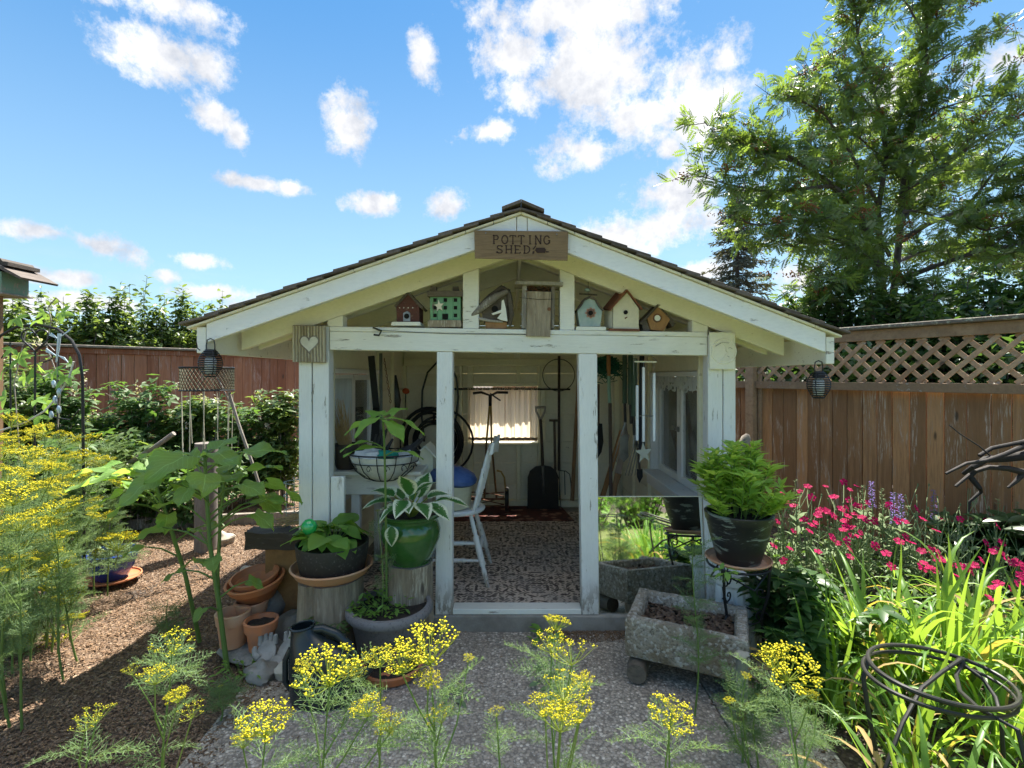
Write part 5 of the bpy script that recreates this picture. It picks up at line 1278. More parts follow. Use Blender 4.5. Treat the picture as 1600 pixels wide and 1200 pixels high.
# wood block bench with brown box
bx_ = thing('wooden_bench', 'rough weathered plank resting on a brown wooden box by the corner post', 'bench', (X(430, 3.3), 3.3, 0))
def rough_plank(m):
    c = [W(384, 858, 3.1), W(470, 859, 3.08), W(396, 846, 3.38), W(474, 846, 3.38), W(382, 832, 3.1), W(470, 835, 3.08), W(396, 822, 3.38), W(474, 822, 3.38)]
    nx, ny, nz = 16, 8, 4; V = {}; out = []
    def P(i, j, k):
        if (i, j, k) not in V:
            u, v, t = i / nx, j / ny, k / nz; p = Vector((0, 0, 0))
            for q in range(8): p += c[q] * ((u if q & 1 else 1 - u) * (v if q & 2 else 1 - v) * (t if q & 4 else 1 - t))
            p += mnoise.noise_vector(p * 16) * .012 + mnoise.noise_vector(Vector((p.x * 8, p.y * 50, p.z * 50))) * .007
            V[(i, j, k)] = len(out); out.append(p)
        return V[(i, j, k)]
    F_ = []
    for i in range(nx):
        for j in range(ny): F_ += [(P(i, j, 0), P(i, j + 1, 0), P(i + 1, j + 1, 0), P(i + 1, j, 0)), (P(i, j, nz), P(i + 1, j, nz), P(i + 1, j + 1, nz), P(i, j + 1, nz))]
        for k in range(nz): F_ += [(P(i, 0, k), P(i + 1, 0, k), P(i + 1, 0, k + 1), P(i, 0, k + 1)), (P(i, ny, k), P(i, ny, k + 1), P(i + 1, ny, k + 1), P(i + 1, ny, k))]
    for j in range(ny):
        for k in range(nz): F_ += [(P(0, j, k), P(0, j, k + 1), P(0, j + 1, k + 1), P(0, j + 1, k)), (P(nx, j, k), P(nx, j + 1, k), P(nx, j + 1, k + 1), P(nx, j, k + 1))]
    m.add(out, F_)
pt(bx_, 'plank', m_wood('rotted_plank', (0.06, 0.045, 0.035), (0.19, 0.15, 0.12), (0.36, 0.31, 0.25), (2, 9, 14), 0.58, bd=.01), rough_plank, True)
pt(bx_, 'box', m_wood('plywood_brown', (0.22, 0.115, 0.04), (0.30, 0.16, 0.06), None, (2, 2, 2)), lambda m: m.box(X(414, 3.12), X(472, 3.12), 3.12, 3.36, -.005, Z(857.5, 3.11) - .002, .004))
tw = random.Random(12)
def bundle(m):
    for i in range(46):
        p = W(tw.uniform(425, 475), tw.uniform(808, 826), tw.uniform(3.12, 3.32)); q = p + Vector((tw.uniform(.10, .24), tw.uniform(-.03, .03), tw.uniform(.01, .09)))
        m.tube([p, q], .0022, 3)
o = MB(); bundle(o); tag(o.build('straw', m_plain('straw_bundle', (0.42, 0.32, 0.16), .9), None, at=W(450, 822, 3.2)), 'bundle of dry straw lying on the rough plank bench', 'straw', kind='stuff')
# rocks
def rock(px, py, rx, ry, rz, label, mat=STONE, seed=0, name='rock', z=None):
    g = G(px, py) if z is None else W(px, py, z); g.z = 0 if z is None else g.z
    o_ = MB(); o_.blob(g + Vector((0, 0, rz * .62)), rx, ry, rz, .20, seed, 22, 14, 1.6)
    return tag(o_.build(name, mat, None, True, at=g), label, 'rock')
rock(408, 1062, .078, .06, .055, 'flattish grey-green rock at the corner of the concrete pad', STONE, 1)
rock(446, 1058, .060, .05, .052, 'rounded tan rock touching the watering can', STONE_L, 2)
rock(378, 905 + 25, .06, .05, .05, 'grey rock on the mulch behind the terracotta bowls', STONE, 3)
rock(443, 958, .07, .06, .05, 'dark stone between the bowls and the split stump', STONE, 4)
rock(388, 902, .06, .05, .05, 'angular light grey rock below the rough plank', STONE_L, 8)
rock(458, 1000, .11, .09, .10, 'large grey boulder half hidden behind the stone hands', STONE, 5)
rock(345, 850, .11, .09, .07, 'weathered rock on the far mulch path', STONE_L, 6)
# stone slabs in the left bed
sb_ = thing('standing_stone', 'big pale flat stone standing among the dill by the blue pot', 'stone', (-2.75, 3.2, 0))
pt(sb_, 'stone', STONE_L, lambda m: m.hexa([W(66, 965, 3.0), W(120, 905, 3.5), W(58, 955, 3.1), W(105, 900, 3.6), W(82, 900, 3.0), W(128, 872, 3.5), W(74, 895, 3.1), W(112, 866, 3.6)], .02))
rock(20, 945, .10, .12, .09, 'pale boulder at the left edge among dill stems', STONE_L, 7)
# blue pot
BLUE = m_plain('cobalt_glaze', (0.012, 0.045, 0.30), 0.12, 0, .3, 4, .02, spec=.8)
gB = G(176, 908)
pot('saucer', 'terracotta saucer beneath the cobalt blue pot', 'saucer', (gB.x, gB.y, .006), [(.12, 0), (.16, .015), (.185, .03), (.183, .036)], TERRA, .008)
blp = pot('glazed_pot', 'cobalt blue glazed pot on the mulch path by the dill', 'planter', (gB.x - .01, gB.y, .022), [(.09, 0), (.10, .005), (.145, .09), (.15, .12), (.165, .15), (.175, .20), (.17, .205)], BLUE, .012, (.15, .17))
# concrete hands
HND = m_plain('cast_stone', (0.36, 0.345, 0.32), 0.9, 0, .35, 14, .5, .004, c2=(0.22, 0.21, 0.19))
hd = thing('stone_hands', 'pair of open cupped hands cast in grey stone beside the terracotta pots', 'statue', (X(432, 2.72), 2.72, 0))
def hand(cx, cy, s, rotz, base):
    mb = MB(); Rz = Matrix.Rotation(rotz, 3, 'Z') @ Matrix.Rotation(R(38), 3, 'X')
    o0 = Vector((cx, cy, base))
    def P(x, y, z): return o0 + Rz @ Vector((x * s, y, z))
    vs = []
    # palm: flattened cup
    n = 18; rows = 8
    for j in range(rows + 1):
        t = j / rows; y = -.052 + .104 * t; wd = .034 + .016 * math.sin(PI * min(1, t * .9 + .12))
        for k in range(n):
            a = 2 * PI * k / n; x = wd * math.cos(a); z = .022 * math.sin(a)
            if math.sin(a) > 0: z -= .020 * (1 - (x / wd) ** 2) * math.sin(PI * t)
            if j in (0, rows): x *= .8; z *= .7
            vs.append(P(x, y, z))
    fs = [(j * n + k, j * n + (k + 1) % n, (j + 1) * n + (k + 1) % n, (j + 1) * n + k) for j in range(rows) for k in range(n)] + [tuple(reversed(range(n))), tuple(range(rows * n, rows * n + n))]
    mb.add(vs, fs)
    for k, (x0, L, sp_) in enumerate(((-.036, .040, -.04), (-.0125, .048, -.01), (.0125, .046, .02), (.036, .034, .05))):
        pts = [P(x0, .035, -.002), P(x0 + sp_ * L * .35, .035 + L * .4, .004), P(x0 + sp_ * L * .8, .035 + L * .75, .016), P(x0 + sp_ * L, .035 + L * .98, .032)]
        mb.tube(pts, [.0140, .0136, .0128, .0095], 10)
    pts = [P(-.030, -.032, .004), P(-.050, -.014, .012), P(-.056, .006, .020), P(-.052, .020, .026)]
    mb.tube(pts, [.018, .0155, .013, .009], 10)
    return mb
hand(X(416, 2.70), 2.70, 1, R(12), .095).build('hand', HND, hd, True)
hand(X(450, 2.73), 2.73, -1, R(-12), .095).build('hand', HND, hd, True)
pt(hd, 'wrist_base', HND, lambda m: m.blob((X(434, 2.68), 2.69, .03), .085, .05, .045, .15, 3), True)
# watering can
wcn = thing('watering_can', 'dark grey plastic watering can with its spout pointing right', 'watering can', (X(512, 2.46), 2.46, 0.001))
CAN = m_plain('charcoal_plastic', (0.022, 0.030, 0.032), 0.27, 0, .3, 3, .03)
cx, cy = X(508, 2.46), 2.46
def canbody(m):
    V = []; n = 32; rows = [(0, .145, .095, 0), (.012, .158, .105, 0), (.10, .160, .108, -.002), (.20, .158, .105, -.006), (.225, .150, .10, -.012), (.26, .125, .085, -.035), (.295, .085, .065, -.075), (.325, .058, .052, -.100), (.345, .052, .05, -.108)]
    for (z, rx, ry, ox) in rows:
        for k in range(n):
            a = 2 * PI * k / n; c_, s_ = math.cos(a), math.sin(a)
            V.append((cx + ox + rx * math.copysign(abs(c_) ** .8, c_), cy + ry * math.copysign(abs(s_) ** .8, s_), .001 + z))
    fs = [(j * n + k, j * n + (k + 1) % n, (j + 1) * n + (k + 1) % n, (j + 1) * n + k) for j in range(len(rows) - 1) for k in range(n)] + [tuple(reversed(range(n)))]
    m.add(V, fs)
pt(wcn, 'body', CAN, canbody, True)
pt(wcn, 'mouth_rim', CAN, lambda m: m.tube([(cx - .108 + .054 * math.cos(a), cy + .052 * math.sin(a), .347 + .006 * math.cos(a)) for a in [2 * PI * k / 24 for k in range(24)]], .006, 7, closed=True), True)
pt(wcn, 'handle', CAN, lambda m: m.tube([(cx - .070, cy, .330), (cx - .01, cy, .336), (cx + .055, cy, .31), (cx + .115, cy, .255), (cx + .155, cy, .185), (cx + .150, cy, .12)], [.020, .021, .021, .021, .020, .018], 12), True)
pt(wcn, 'spout', CAN, lambda m: m.tube([(cx + .13, cy + .01, .06), (cx + .20, cy + .02, .125), (cx + .26, cy + .03, .18), (cx + .335, cy + .04, .245), (cx + .372, cy + .045, .268)], [.034, .024, .016, .0115, .0105], 12), True)
pt(wcn, 'side_grip', CAN, lambda m: m.tube([(cx - .155, cy - .02, .25), (cx - .178, cy - .03, .20), (cx - .178, cy - .03, .10), (cx - .155, cy - .02, .055)], .014, 9), True)
# trough
tr = thing('stone_trough', 'rough concrete trough planter set askew in front of the mirror', 'trough', (.90, 2.72, 0))
def trough():
    a = Vector((.577, 2.62, 0)); u = Vector((.52, -.255, 0)); v = Vector((.165, .375, 0)); m = MB()
    z0, z1, zi = .115, .318, .235
    nU, nV = 26, 20
    def top(s, t):  # inner rim profile height
        return 0
    V = []; F_ = []
    idx = {}
    def P(s, t, z, k):
        p = a + u * s + v * t; p.z = z
        nn = mnoise.noise(p * 26) * .006 + mnoise.noise(p * 60 + Vector((k, 0, 0))) * .0035
        cen = a + u * .5 + v * .5; dr = (p - cen); dr.z = 0
        if dr.length > 0: dr.normalize()
        p += dr * nn; p.z += mnoise.noise(p * 40) * .004
        return p
    # rings: outer bottom -> outer top -> inner top -> inner bottom
    def ring(ins, z, k):
        pts = []; e = ins
        NU, NV = 24, 18
        cr = .035
        for i in range(NU): pts.append((e + (1 - 2 * e) * i / NU, e * 1.3))
        for i in range(NV): pts.append((1 - e, e * 1.3 + (1 - 2.6 * e) * i / NV))
        for i in range(NU): pts.append((1 - e - (1 - 2 * e) * i / NU, 1 - e * 1.3))
        for i in range(NV): pts.append((e, 1 - e * 1.3 - (1 - 2.6 * e) * i / NV))
        return [P(s, t, z, k) for s, t in pts]
    rs = [ring(.02, z0, 1), ring(.004, z0 + .012, 1), ring(0, z0 + .06, 1), ring(0, z0 + .12, 1), ring(.002, z0 + .165, 1), ring(.004, z1 - .018, 1), ring(.016, z1 - .003, 1), ring(.05, z1, 2), ring(.085, z1 - .002, 2), ring(.10, z1 - .012, 3), ring(.11, z1 - .05, 3), ring(.118, zi, 3)]
    n = len(rs[0])
    for r_ in rs: V += r_
    for j in range(len(rs) - 1):
        for k in range(n): F_.append((j * n + k, j * n + (k + 1) % n, (j + 1) * n + (k + 1) % n, (j + 1) * n + k))
    F_.append(tuple(reversed(range(n))))
    m.add(V, F_); m.build('basin', TUFA, tr, True)
    so_ = MB(); so_.add([P(s, t, zi + .012, 5) for s, t in ((.10, .14), (.90, .14), (.90, .86), (.10, .86))], [(0, 1, 2, 3)]); so_.build('soil', SOIL, tr)
    rng = np.random.default_rng(4); N = 700
    s = rng.uniform(.12, .88, N); t = rng.uniform(.17, .83, N)
    Pn = np.array([tuple(a + u * p_ + v * q_) for p_, q_ in zip(s, t)]); Pn[:, 2] = zi + .014 + rng.random(N) * .025
    d_ = rng.normal(size=(N, 3)); d_[:, 2] *= .3; up = rng.normal(size=(N, 3)) * .4; up[:, 2] += 1
    Vv, Tt = stamp([(-.5, -.2, 0), (.5, -.15, 0), (.45, .2, 0), (-.45, .15, 0), (0, 0, .15)], [(0, 1, 4), (1, 2, 4), (2, 3, 4), (3, 0, 4)], mats_from(Pn, d_, up, rng.uniform(.02, .05, N)))
    Vv = Vv - np.array([.90, 2.72, 0], np.float32)
    tag(link('bark_litter', tri_mesh('bark_litter', Vv, Tt, CHIPD), CHIPD, tr), kind='stuff')
CHIPD = m_leaf('dark_bark_chip', (0.05, 0.030, 0.022), (0.20, 0.14, 0.10), 0.0, rough=0.9, spec=0.2, var=0.2)
def m_tufa():
    m = Mat('hypertufa'); v = m.tc.outputs['Object']; n1 = m.noise(v, 5, 5, .6); n2 = m.noise(v, 60, 5, .7)
    vo = m.n('ShaderNodeTexVoronoi', {'Vector': v, 'Scale': 70.0}); rc = m.n('ShaderNodeSeparateColor', {0: vo.outputs['Color']}).outputs[0]
    c = m.mix(m.rng(n1, .35, .65), (0.36, 0.32, 0.26), (0.22, 0.17, 0.115)); c = m.mix(m.rng(rc, .72, .76, 0, .6), c, (0.55, 0.52, 0.47)); c = m.mix(m.rng(n2, .52, .64, 0, .75), c, (0.10, 0.08, 0.06))
    return m.done(c, .95, m.math('SUBTRACT', m.math('MULTIPLY', vo.outputs['Distance'], -.6), n2), 1.0, .010)
TUFA = m_tufa()
trough()
for (px, py, dd_) in ((996, 1028, 2.62), (1148, 1068, 2.42)):
    fo = MB(); c_ = W(px, py, dd_); c_.z = .056
    fo.tube([c_ + Vector((-.02, -.06, .0)), c_ + Vector((.0, .0, 0)), c_ + Vector((.05, .12, 0))], [.048, .052, .05], 12); fo.build('log_foot', BARK, tr, True)
for (x_, y_) in ((.78, 2.93), (1.15, 2.74)): pt(tr, 'log_foot', LOG, lambda m: m.tube([(x_, y_, .005), (x_, y_, .112)], .045, 10), True)
# iron plant stand and pot (right)
sx_, sy_ = 1.232, 2.79
ps_ = thing('plant_stand', 'black scrollwork iron plant stand right of the stone trough', 'plant stand', (sx_, sy_, 0))
zt = Z(878, sy_)
for k in range(3):
    a = R(100) + k * 2 * PI / 3
    u = Vector((math.cos(a), math.sin(a), 0)); c_ = Vector((sx_, sy_, 0))
    pt(ps_, 'leg', IRON, lambda m: m.tube([c_ + u * .155 + Vector((0, 0, zt - .01)), c_ + u * .150 + Vector((0, 0, .38)), c_ + u * .115 + Vector((0, 0, .25)), c_ + u * .125 + Vector((0, 0, .12)), c_ + u * .18 + Vector((0, 0, .01))], .008, 8), True)
    for j, (rr, zc, sg) in enumerate(((.045, zt - .07, 1), (.035, zt - .15, -1), (.04, .25, 1))):
        spr = [c_ + u * (.115 + rr * (1 - t) * math.cos(t * 8)) + Vector((0, 0, zc + sg * rr * (1 - t) * math.sin(t * 8))) + Vector((-u.y, u.x, 0)) * .004 for t in [i / 20 for i in range(20)]]
        pt(ps_, 'scroll', IRON, lambda m: m.tube(spr, .0042, 6), True)
    b_ = a + 2 * PI / 3; u2 = Vector((math.cos(b_), math.sin(b_), 0))
    pt(ps_, 'swag', IRON, lambda m: m.tube([c_ + u * .15 + Vector((0, 0, zt - .03)), c_ + (u + u2) * .14 + Vector((0, 0, zt - .10)), c_ + u2 * .15 + Vector((0, 0, zt - .03))], .005, 6), True)
pt(ps_, 'top_ring', IRON, lambda m: m.tube([(sx_ + .16 * math.cos(a), sy_ + .16 * math.sin(a), zt - .008) for a in [2 * PI * k / 32 for k in range(32)]], .007, 7, closed=True), True)
pt(ps_, 'lower_ring', IRON, lambda m: m.tube([(sx_ + .115 * math.cos(a), sy_ + .115 * math.sin(a), .25) for a in [2 * PI * k / 28 for k in range(28)]], .005, 6, closed=True), True)
pot('saucer', 'pale terracotta saucer on top of the iron stand', 'saucer', (sx_, sy_, zt + .001), [(.13, 0), (.15, .006), (.172, .022), (.170, .028)], TERRA_P, .006)
def m_blk():
    m = Mat('scuffed_black_pot'); v = m.tc.outputs['Object']; n = m.noise(m.vmul(v, (4, 4, 14)), 1.6, 6, .65, .4); n2 = m.noise(m.vmul(v, (2, 2, 9)), 6, 6, .7)
    c = m.mix(m.math('MULTIPLY', m.rng(n, .55, .62), .75), (0.020, 0.021, 0.022), (0.27, 0.31, 0.28)); c = m.mix(m.rng(n2, .58, .7, 0, .4), c, (0.20, 0.21, 0.2))
    return m.done(c, .42, n2, .25, .003)
rp_ = pot('planter', 'scuffed black pot of bushy lime green leaves on the iron stand', 'planter', (sx_ + .003, sy_, zt + .010), [(.105, 0), (.112, .006), (.150, .14), (.166, .215), (.172, .222), (.178, .262), (.174, .266)], m_blk(), .010, (.16, .24))
# white column behind the stand
wcp = thing('fluted_pedestal', 'white fluted pedestal half hidden behind the iron stand', 'pedestal', (X(1152, 2.98), 3.0, 0))
def flut(m):
    n = 48; V = []; rows = [(0, .155), (.02, .155), (.03, .135), (.34, .125), (.36, .14), (.40, .145)]
    for z_, r_ in rows:
        for k in range(n):
            a = 2 * PI * k / n; q = r_ - (.008 if (k % 4 == 0 and .02 < z_ < .35) else 0); V.append((X(1150, 3.0) + q * math.cos(a), 3.0 - .03 + q * math.sin(a) * .8, z_))
    m.add(V, [(j * n + k, j * n + (k + 1) % n, (j + 1) * n + (k + 1) % n, (j + 1) * n + k) for j in range(len(rows) - 1) for k in range(n)] + [tuple(range((len(rows) - 1) * n, len(rows) * n))])
pt(wcp, 'shaft', WHITE_V, flut)
# hose guide: stone-capped rusty pipe
hg_ = thing('rusty_pipe_post', 'short rusty pipe post with a shell cap beside the trough', 'post', (X(1158, 2.30), 2.30, 0))
pcx = X(1159, 2.30)
pt(hg_, 'pipe', RUST, lambda m: m.tube([(pcx, 2.30, -.02), (pcx, 2.30, .20)], .021, 14), True)
pt(hg_, 'sleeve', STONE, lambda m: m.tube([(pcx, 2.30, .09), (pcx, 2.30, .28)], .026, 14), True)
pt(hg_, 'flange', RUST, lambda m: m.lathe([(0, .07), (.032, .072), (.034, .082), (.03, .09), (0, .09)], (pcx, 2.30, 0), 16), True)
pt(hg_, 'cap', STONE_L, lambda m: m.blob((pcx - .005, 2.30, .295), .034, .028, .016, .25, 3), True)
# obelisk/ring plant support (front right)
rs_ = thing('ring_plant_support', 'dark wire hoop plant support tilted over the daylilies', 'plant support', (1.45, 1.75, 0))
cR = Vector((1.50, 1.80, .0))
def rp3(px, py, d): return W(px, py, d)
def ring_px(cx_, cy_, rx, ry, tiltpx, n=44, d0=1.8, dv=.27, ph=0):
    pts = []
    for k in range(n):
        a = 2 * PI * k / n
        d = d0 + dv * math.sin(a); px = cx_ + rx * math.cos(a) + 14 * math.sin(a) * 0; py = cy_ - ry * math.sin(a) * 1 + tiltpx * math.cos(a)
        pts.append(W(px, py, d))
    return pts
WIRE = m_plain('grey_black_wire', (0.03, 0.03, 0.028), 0.5, 0.3)
pt(rs_, 'top_hoop', WIRE, lambda m: m.tube(ring_px(1475, 1058, 119, 38, 33), .0075, 8, closed=True), True)
pt(rs_, 'lower_hoop', WIRE, lambda m: m.tube(ring_px(1470, 1070, 122, 40, 33, d0=1.79), .0065, 8, closed=True), True)
pt(rs_, 'leg', WIRE, lambda m: m.tube([W(1357, 1030, 1.80), W(1349, 1060, 1.78), W(1358, 1120, 1.77), W(1372, 1190, 1.76), W(1372, 1330, 1.76), Vector((1.26, 1.76, 0))], .0075, 8), True)
pt(rs_, 'leg', WIRE, lambda m: m.tube([W(1502, 1030, 2.04), W(1472, 1050, 1.95), W(1440, 1075, 1.85), W(1410, 1130, 1.75), W(1380, 1210, 1.68), Vector((1.18, 1.62, 0))], .0070, 8), True)
pt(rs_, 'leg', WIRE, lambda m: m.tube([W(1502, 1036, 2.04), W(1535, 1060, 1.98), W(1556, 1090, 1.92), W(1564, 1120, 1.86), W(1570, 1220, 1.84), Vector((1.78, 1.84, 0))], .0070, 8), True)
pt(rs_, 'leg', WIRE, lambda m: m.tube([W(1504, 1036, 2.04), W(1494, 1055, 1.98), W(1500, 1080, 1.8), W(1530, 1108, 1.62), W(1590, 1140, 1.55), W(1620, 1260, 1.5), Vector((1.56, 1.50, 0))], .0070, 8), True)
pt(rs_, 'knot', WIRE, lambda m: m.blob(W(1502, 1036, 2.04), .016, .016, .022, .2), True)
# driftwood branch at right
db_ = thing('driftwood', 'dark gnarled driftwood branch propped in front of the right fence', 'branch', W(1530, 760, 3.3))
dq = 3.3
DKDRIFT = m_wood('dark_gnarled_wood', (0.014, 0.011, 0.010), (0.045, 0.036, 0.032), None, (4, 9, 9), bd=.006)
def br(m, L, r0, r1): 
    n = len(L); m.tube([W(*p) for p in L], [r0 + (r1 - r0) * i / (n - 1) for i in range(n)], 9)
for L, r0, r1 in (([(1640, 700, dq), (1600, 712, dq), (1570, 716, dq), (1540, 718, dq - .05), (1520, 730, dq - .05), (1505, 740, dq)], .035, .012),
                  ([(1640, 690, dq), (1600, 697, dq), (1570, 710, dq - .08), (1540, 720, dq - .1), (1510, 724, dq - .1), (1478, 740, dq - .1)], .018, .008),
                  ([(1630, 735, dq), (1600, 738, dq), (1575, 732, dq), (1545, 730, dq), (1520, 738, dq), (1493, 760, dq)], .025, .009),
                  ([(1522, 735, dq), (1516, 745, dq), (1530, 762, dq - .04), (1533, 768, dq), (1515, 784, dq), (1514, 800, dq)], .022, .005),
                  ([(1600, 738, dq), (1588, 752, dq), (1575, 762, dq)], .020, .007), ([(1547, 712, dq - .05), (1530, 697, dq - .05), (1500, 678, dq - .05), (1483, 664, dq - .05)], .005, .003),
                  ([(1530, 712, dq), (1550, 700, dq), (1600, 690, dq), (1640, 670, dq)], .012, .014), ([(1610, 736, dq), (1615, 800, dq), (1618, 905, dq), (1620, 960, dq)], .03, .04)):
    pt(db_, 'branch', DKDRIFT, lambda m: br(m, L, r0, r1), True)
ds = MB(); ds.tube([W(1157, 712, 4.0), W(1160, 700, 4.0), W(1166, 684, 4.0), W(1168, 678, 4.0)], [.04, .045, .035, .012], 10)
o = ds.build('weathered_stub', GREYW, None, True, at=W(1160, 712, 4.0)); tag(o, 'grey weathered wood stub behind the right corner post', 'driftwood')
# ---- left back objects
# birdhouse on post at the far left
bh = thing('post_birdhouse', 'green birdhouse with a grey roof on a wooden post at the left edge', 'birdhouse', (-3.75, 3.75, 0))
dB = 3.7
pt(bh, 'post', TOOLW, lambda m: m.box(X(-34, dB), X(-9, dB), dB, dB + .07, 0, Z(459, dB), .004))
pt(bh, 'body', m_paint('teal_green_paint', (0.16, 0.28, 0.20), (8, 8, 3), .56, .3), lambda m: m.box(X(-40, dB), X(13, dB), dB - .05, dB + .16, Z(458, dB), Z(430, dB) + .02, .003))
pt(bh, 'floor_board', GREYW, lambda m: m.box(X(-42, dB), X(16, dB), dB - .06, dB + .18, Z(461, dB), Z(458, dB) - .001, .003))
pt(bh, 'roof', SHINGLE, lambda m: (m.pprism([(-14, 407), (33, 433), (31, 436), (-14, 413)], dB - .08, .30), m.pprism([(-14, 407), (-60, 433), (-58, 436), (-14, 413)], dB - .08, .30)))
pt(bh, 'ridge_block', BARK, lambda m: m.pprism([(-24, 413), (12, 415), (12, 409), (4, 408), (0, 403), (-24, 402)], dB - .06, .25))
# arch trellis
at_ = thing('arch_trellis', 'black wire arch trellis with a heart among the climbing leaves', 'trellis', (-3.05, 3.45, 0))
dA = 3.4
pt(at_, 'arch', IRON, lambda m: m.tube([W(-60, 900, dA), W(-55, 700, dA), W(-35, 580, dA), W(0, 525, dA), (W(25, 511, dA)), W(60, 507, dA), W(90, 514, dA), W(112, 532, dA), W(124, 555, dA), W(129, 590, dA), W(130, 700, dA), W(131, 820, dA), W(132, 900, dA)], .009, 8), True)
hh = [(55 + 21.5 * math.sin(t) ** 3, 530 - 1.25 * (13 * math.cos(t) - 5 * math.cos(2 * t) - 2 * math.cos(3 * t) - math.cos(4 * t))) for t in [2 * PI * k / 30 for k in range(30)]]
pt(at_, 'heart', IRON, lambda m: m.tube([W(a, b, dA) for a, b in hh], .0055, 6, closed=True), True)
pt(at_, 'rod', IRON, lambda m: (m.tube([W(55, 548, dA), W(54, 760, dA), W(54, 900, dA)], .006, 6), m.tube([W(16, 535, dA), W(17, 700, dA), W(18, 900, dA)], .005, 6), m.tube([W(92, 520, dA), W(90, 640, dA), W(90, 900, dA)], .005, 6)))
pt(at_, 'scroll', IRON, lambda m: (m.tube([W(55, 548, dA), W(75, 538, dA), W(85, 548, dA), W(80, 562, dA), W(68, 566, dA)], .004, 6), m.tube([W(55, 548, dA), W(30, 540, dA), W(10, 548, dA), W(2, 560, dA)], .004, 6), m.tube([W(124, 640, dA), W(110, 656, dA), W(85, 652, dA)], .004, 6)))
cd = MB(); cd.tube([W(115, 565, dA - .05), W(108, 590, dA - .05), W(90, 620, dA - .08), W(70, 642, dA - .1), W(40, 660, dA - .1), W(0, 673, dA - .1), W(-30, 676, dA)], .006, 7)
tag(cd.build('white_cord', m_plain('cord_white', (0.62, 0.58, 0.50), .8), None, True, at=W(60, 650, dA)), 'pale cord looping down from the wire arch', 'cord')
dfm = m_plain('pale_glass_blue', (0.50, 0.60, 0.66), .2, .2)
df = thing('dragonfly_ornament', 'pale blue glass dragonfly ornament hung on the wire arch', 'ornament', W(92, 600, 3.3))
pt(df, 'body', dfm, lambda m: m.tube([W(93, 521, 3.3), W(91, 545, 3.3), W(88, 566, 3.3)], [.010, .008, .004], 8), True)
for L in ([(92, 528), (111, 512), (109, 517)], [(91, 530), (76, 524), (80, 520)], [(88, 556), (72, 544), (71, 550)], [(89, 555), (106, 566), (100, 558)]):
    pt(df, 'wing', dfm, lambda m: m.pprism(L, 3.3, .006))
pt(df, 'string', STEEL, lambda m: m.tube([W(89, 566, 3.3), W(90, 640, 3.3)], .0015, 4))
for i, (a, b) in enumerate(((84, 600), (92, 612), (86, 625), (92, 640), (80, 648))): pt(df, 'glass_drop', dfm, lambda m: m.blob(W(a, b, 3.3), .012, .012, .026, .1, i, 8, 6), True)
# mesh basket and strings under the left lantern
mb_ = thing('mesh_lampshade', 'rusty wire mesh drum with hanging strings below the left lantern', 'hanging basket', W(323, 575, 4.3))
dM = 4.3
cM = W(324, 592, dM)
def drum(m):
    n = 40
    for k in range(n):
        for s in (-1, 1):
            pts = [cM + Vector((.20 * math.cos(2 * PI * k / n + s * t * .6), .20 * math.sin(2 * PI * k / n + s * t * .6), -.095 + .19 * t)) for t in (0, .5, 1)]
            m.tube(pts, .0028, 3, caps=False)
tag(pt(mb_, 'mesh', m_plain('olive_wire', (0.10, 0.095, 0.05), .7, .2), drum), kind='stuff')
for zz in (-.095, .095): pt(mb_, 'rim', IRON, lambda m: m.tube([cM + Vector((.20 * math.cos(a), .20 * math.sin(a), zz)) for a in [2 * PI * k / 32 for k in range(32)]], .006, 6, closed=True))
for k in range(11):
    a = 2 * PI * k / 11
    pt(mb_, 'string', m_plain('pale_twine', (0.5, 0.48, 0.36), .9) if k == 0 else bpy.data.materials['pale_twine'], lambda m: m.tube([cM + Vector((.19 * math.cos(a), .19 * math.sin(a), -.1)), cM + Vector((.17 * math.cos(a), .2 * math.sin(a), -.62 - .08 * math.sin(k * 2.3)))], .0032, 4))
pt(mb_, 'support_rod', GREYW, lambda m: (m.tube([W(358, 614, dM), W(372, 660, dM), W(398, 735, dM), W(430, 840, dM)], .013, 7), m.tube([W(340, 590, 4.32), W(372, 655, dM + .02), W(400, 740, dM + .02)], .006, 6)))
# grey rail against brambles and round post
rl = MB(); rl.tube([W(186, 732, 4.9), W(240, 700, 4.9), W(272, 677, 4.9)], .022, 8); tag(rl.build('grey_rail', GREYW, None, True, at=W(186, 732, 4.9)), 'grey wooden rail leaning in front of the brambles', 'rail')
GREYD = m_wood('dark_grey_wood', (0.10, 0.085, 0.075), (0.2, 0.175, 0.155), None, (9, 9, 2))
po = thing('round_post', 'grey weathered round post standing behind the sunflowers', 'post', (X(320, 4.6), 4.6, 0))
pt(po, 'post', GREYD, lambda m: m.tube([(X(322, 4.6), 4.6, -.02), (X(322, 4.6), 4.6, Z(692, 4.6))], [.095, .09], 16), True)
ed = MB(); ed.beam(G(200, 826), G(480, 812) + Vector((0, 0, 0)), .06, .20); tag(ed.build('edging_board', GREYW, None, at=G(320, 820)), 'low grey timber edging at the far side of the mulch path', 'edging')
cg = thing('wire_cage', 'small pale wire plant cage by the corner post', 'plant support', (X(462, 4.0), 4.0, 0))
GW = m_plain('green_wire', (0.30, 0.42, 0.36), .5)
for zz in (.50, .62, .72): pt(cg, 'hoop', GW, lambda m: m.tube([(X(462, 4.0) + .085 * math.cos(a), 4.0 + .085 * math.sin(a), zz) for a in [2 * PI * k / 20 for k in range(20)]], .0035, 5, closed=True))
for k in range(3): pt(cg, 'rod', GW, lambda m: m.tube([(X(462, 4.0) + .085 * math.cos(k * 2.1), 4.0 + .085 * math.sin(k * 2.1), 0), (X(462, 4.0) + .085 * math.cos(k * 2.1), 4.0 + .085 * math.sin(k * 2.1), .74)], .0035, 5))
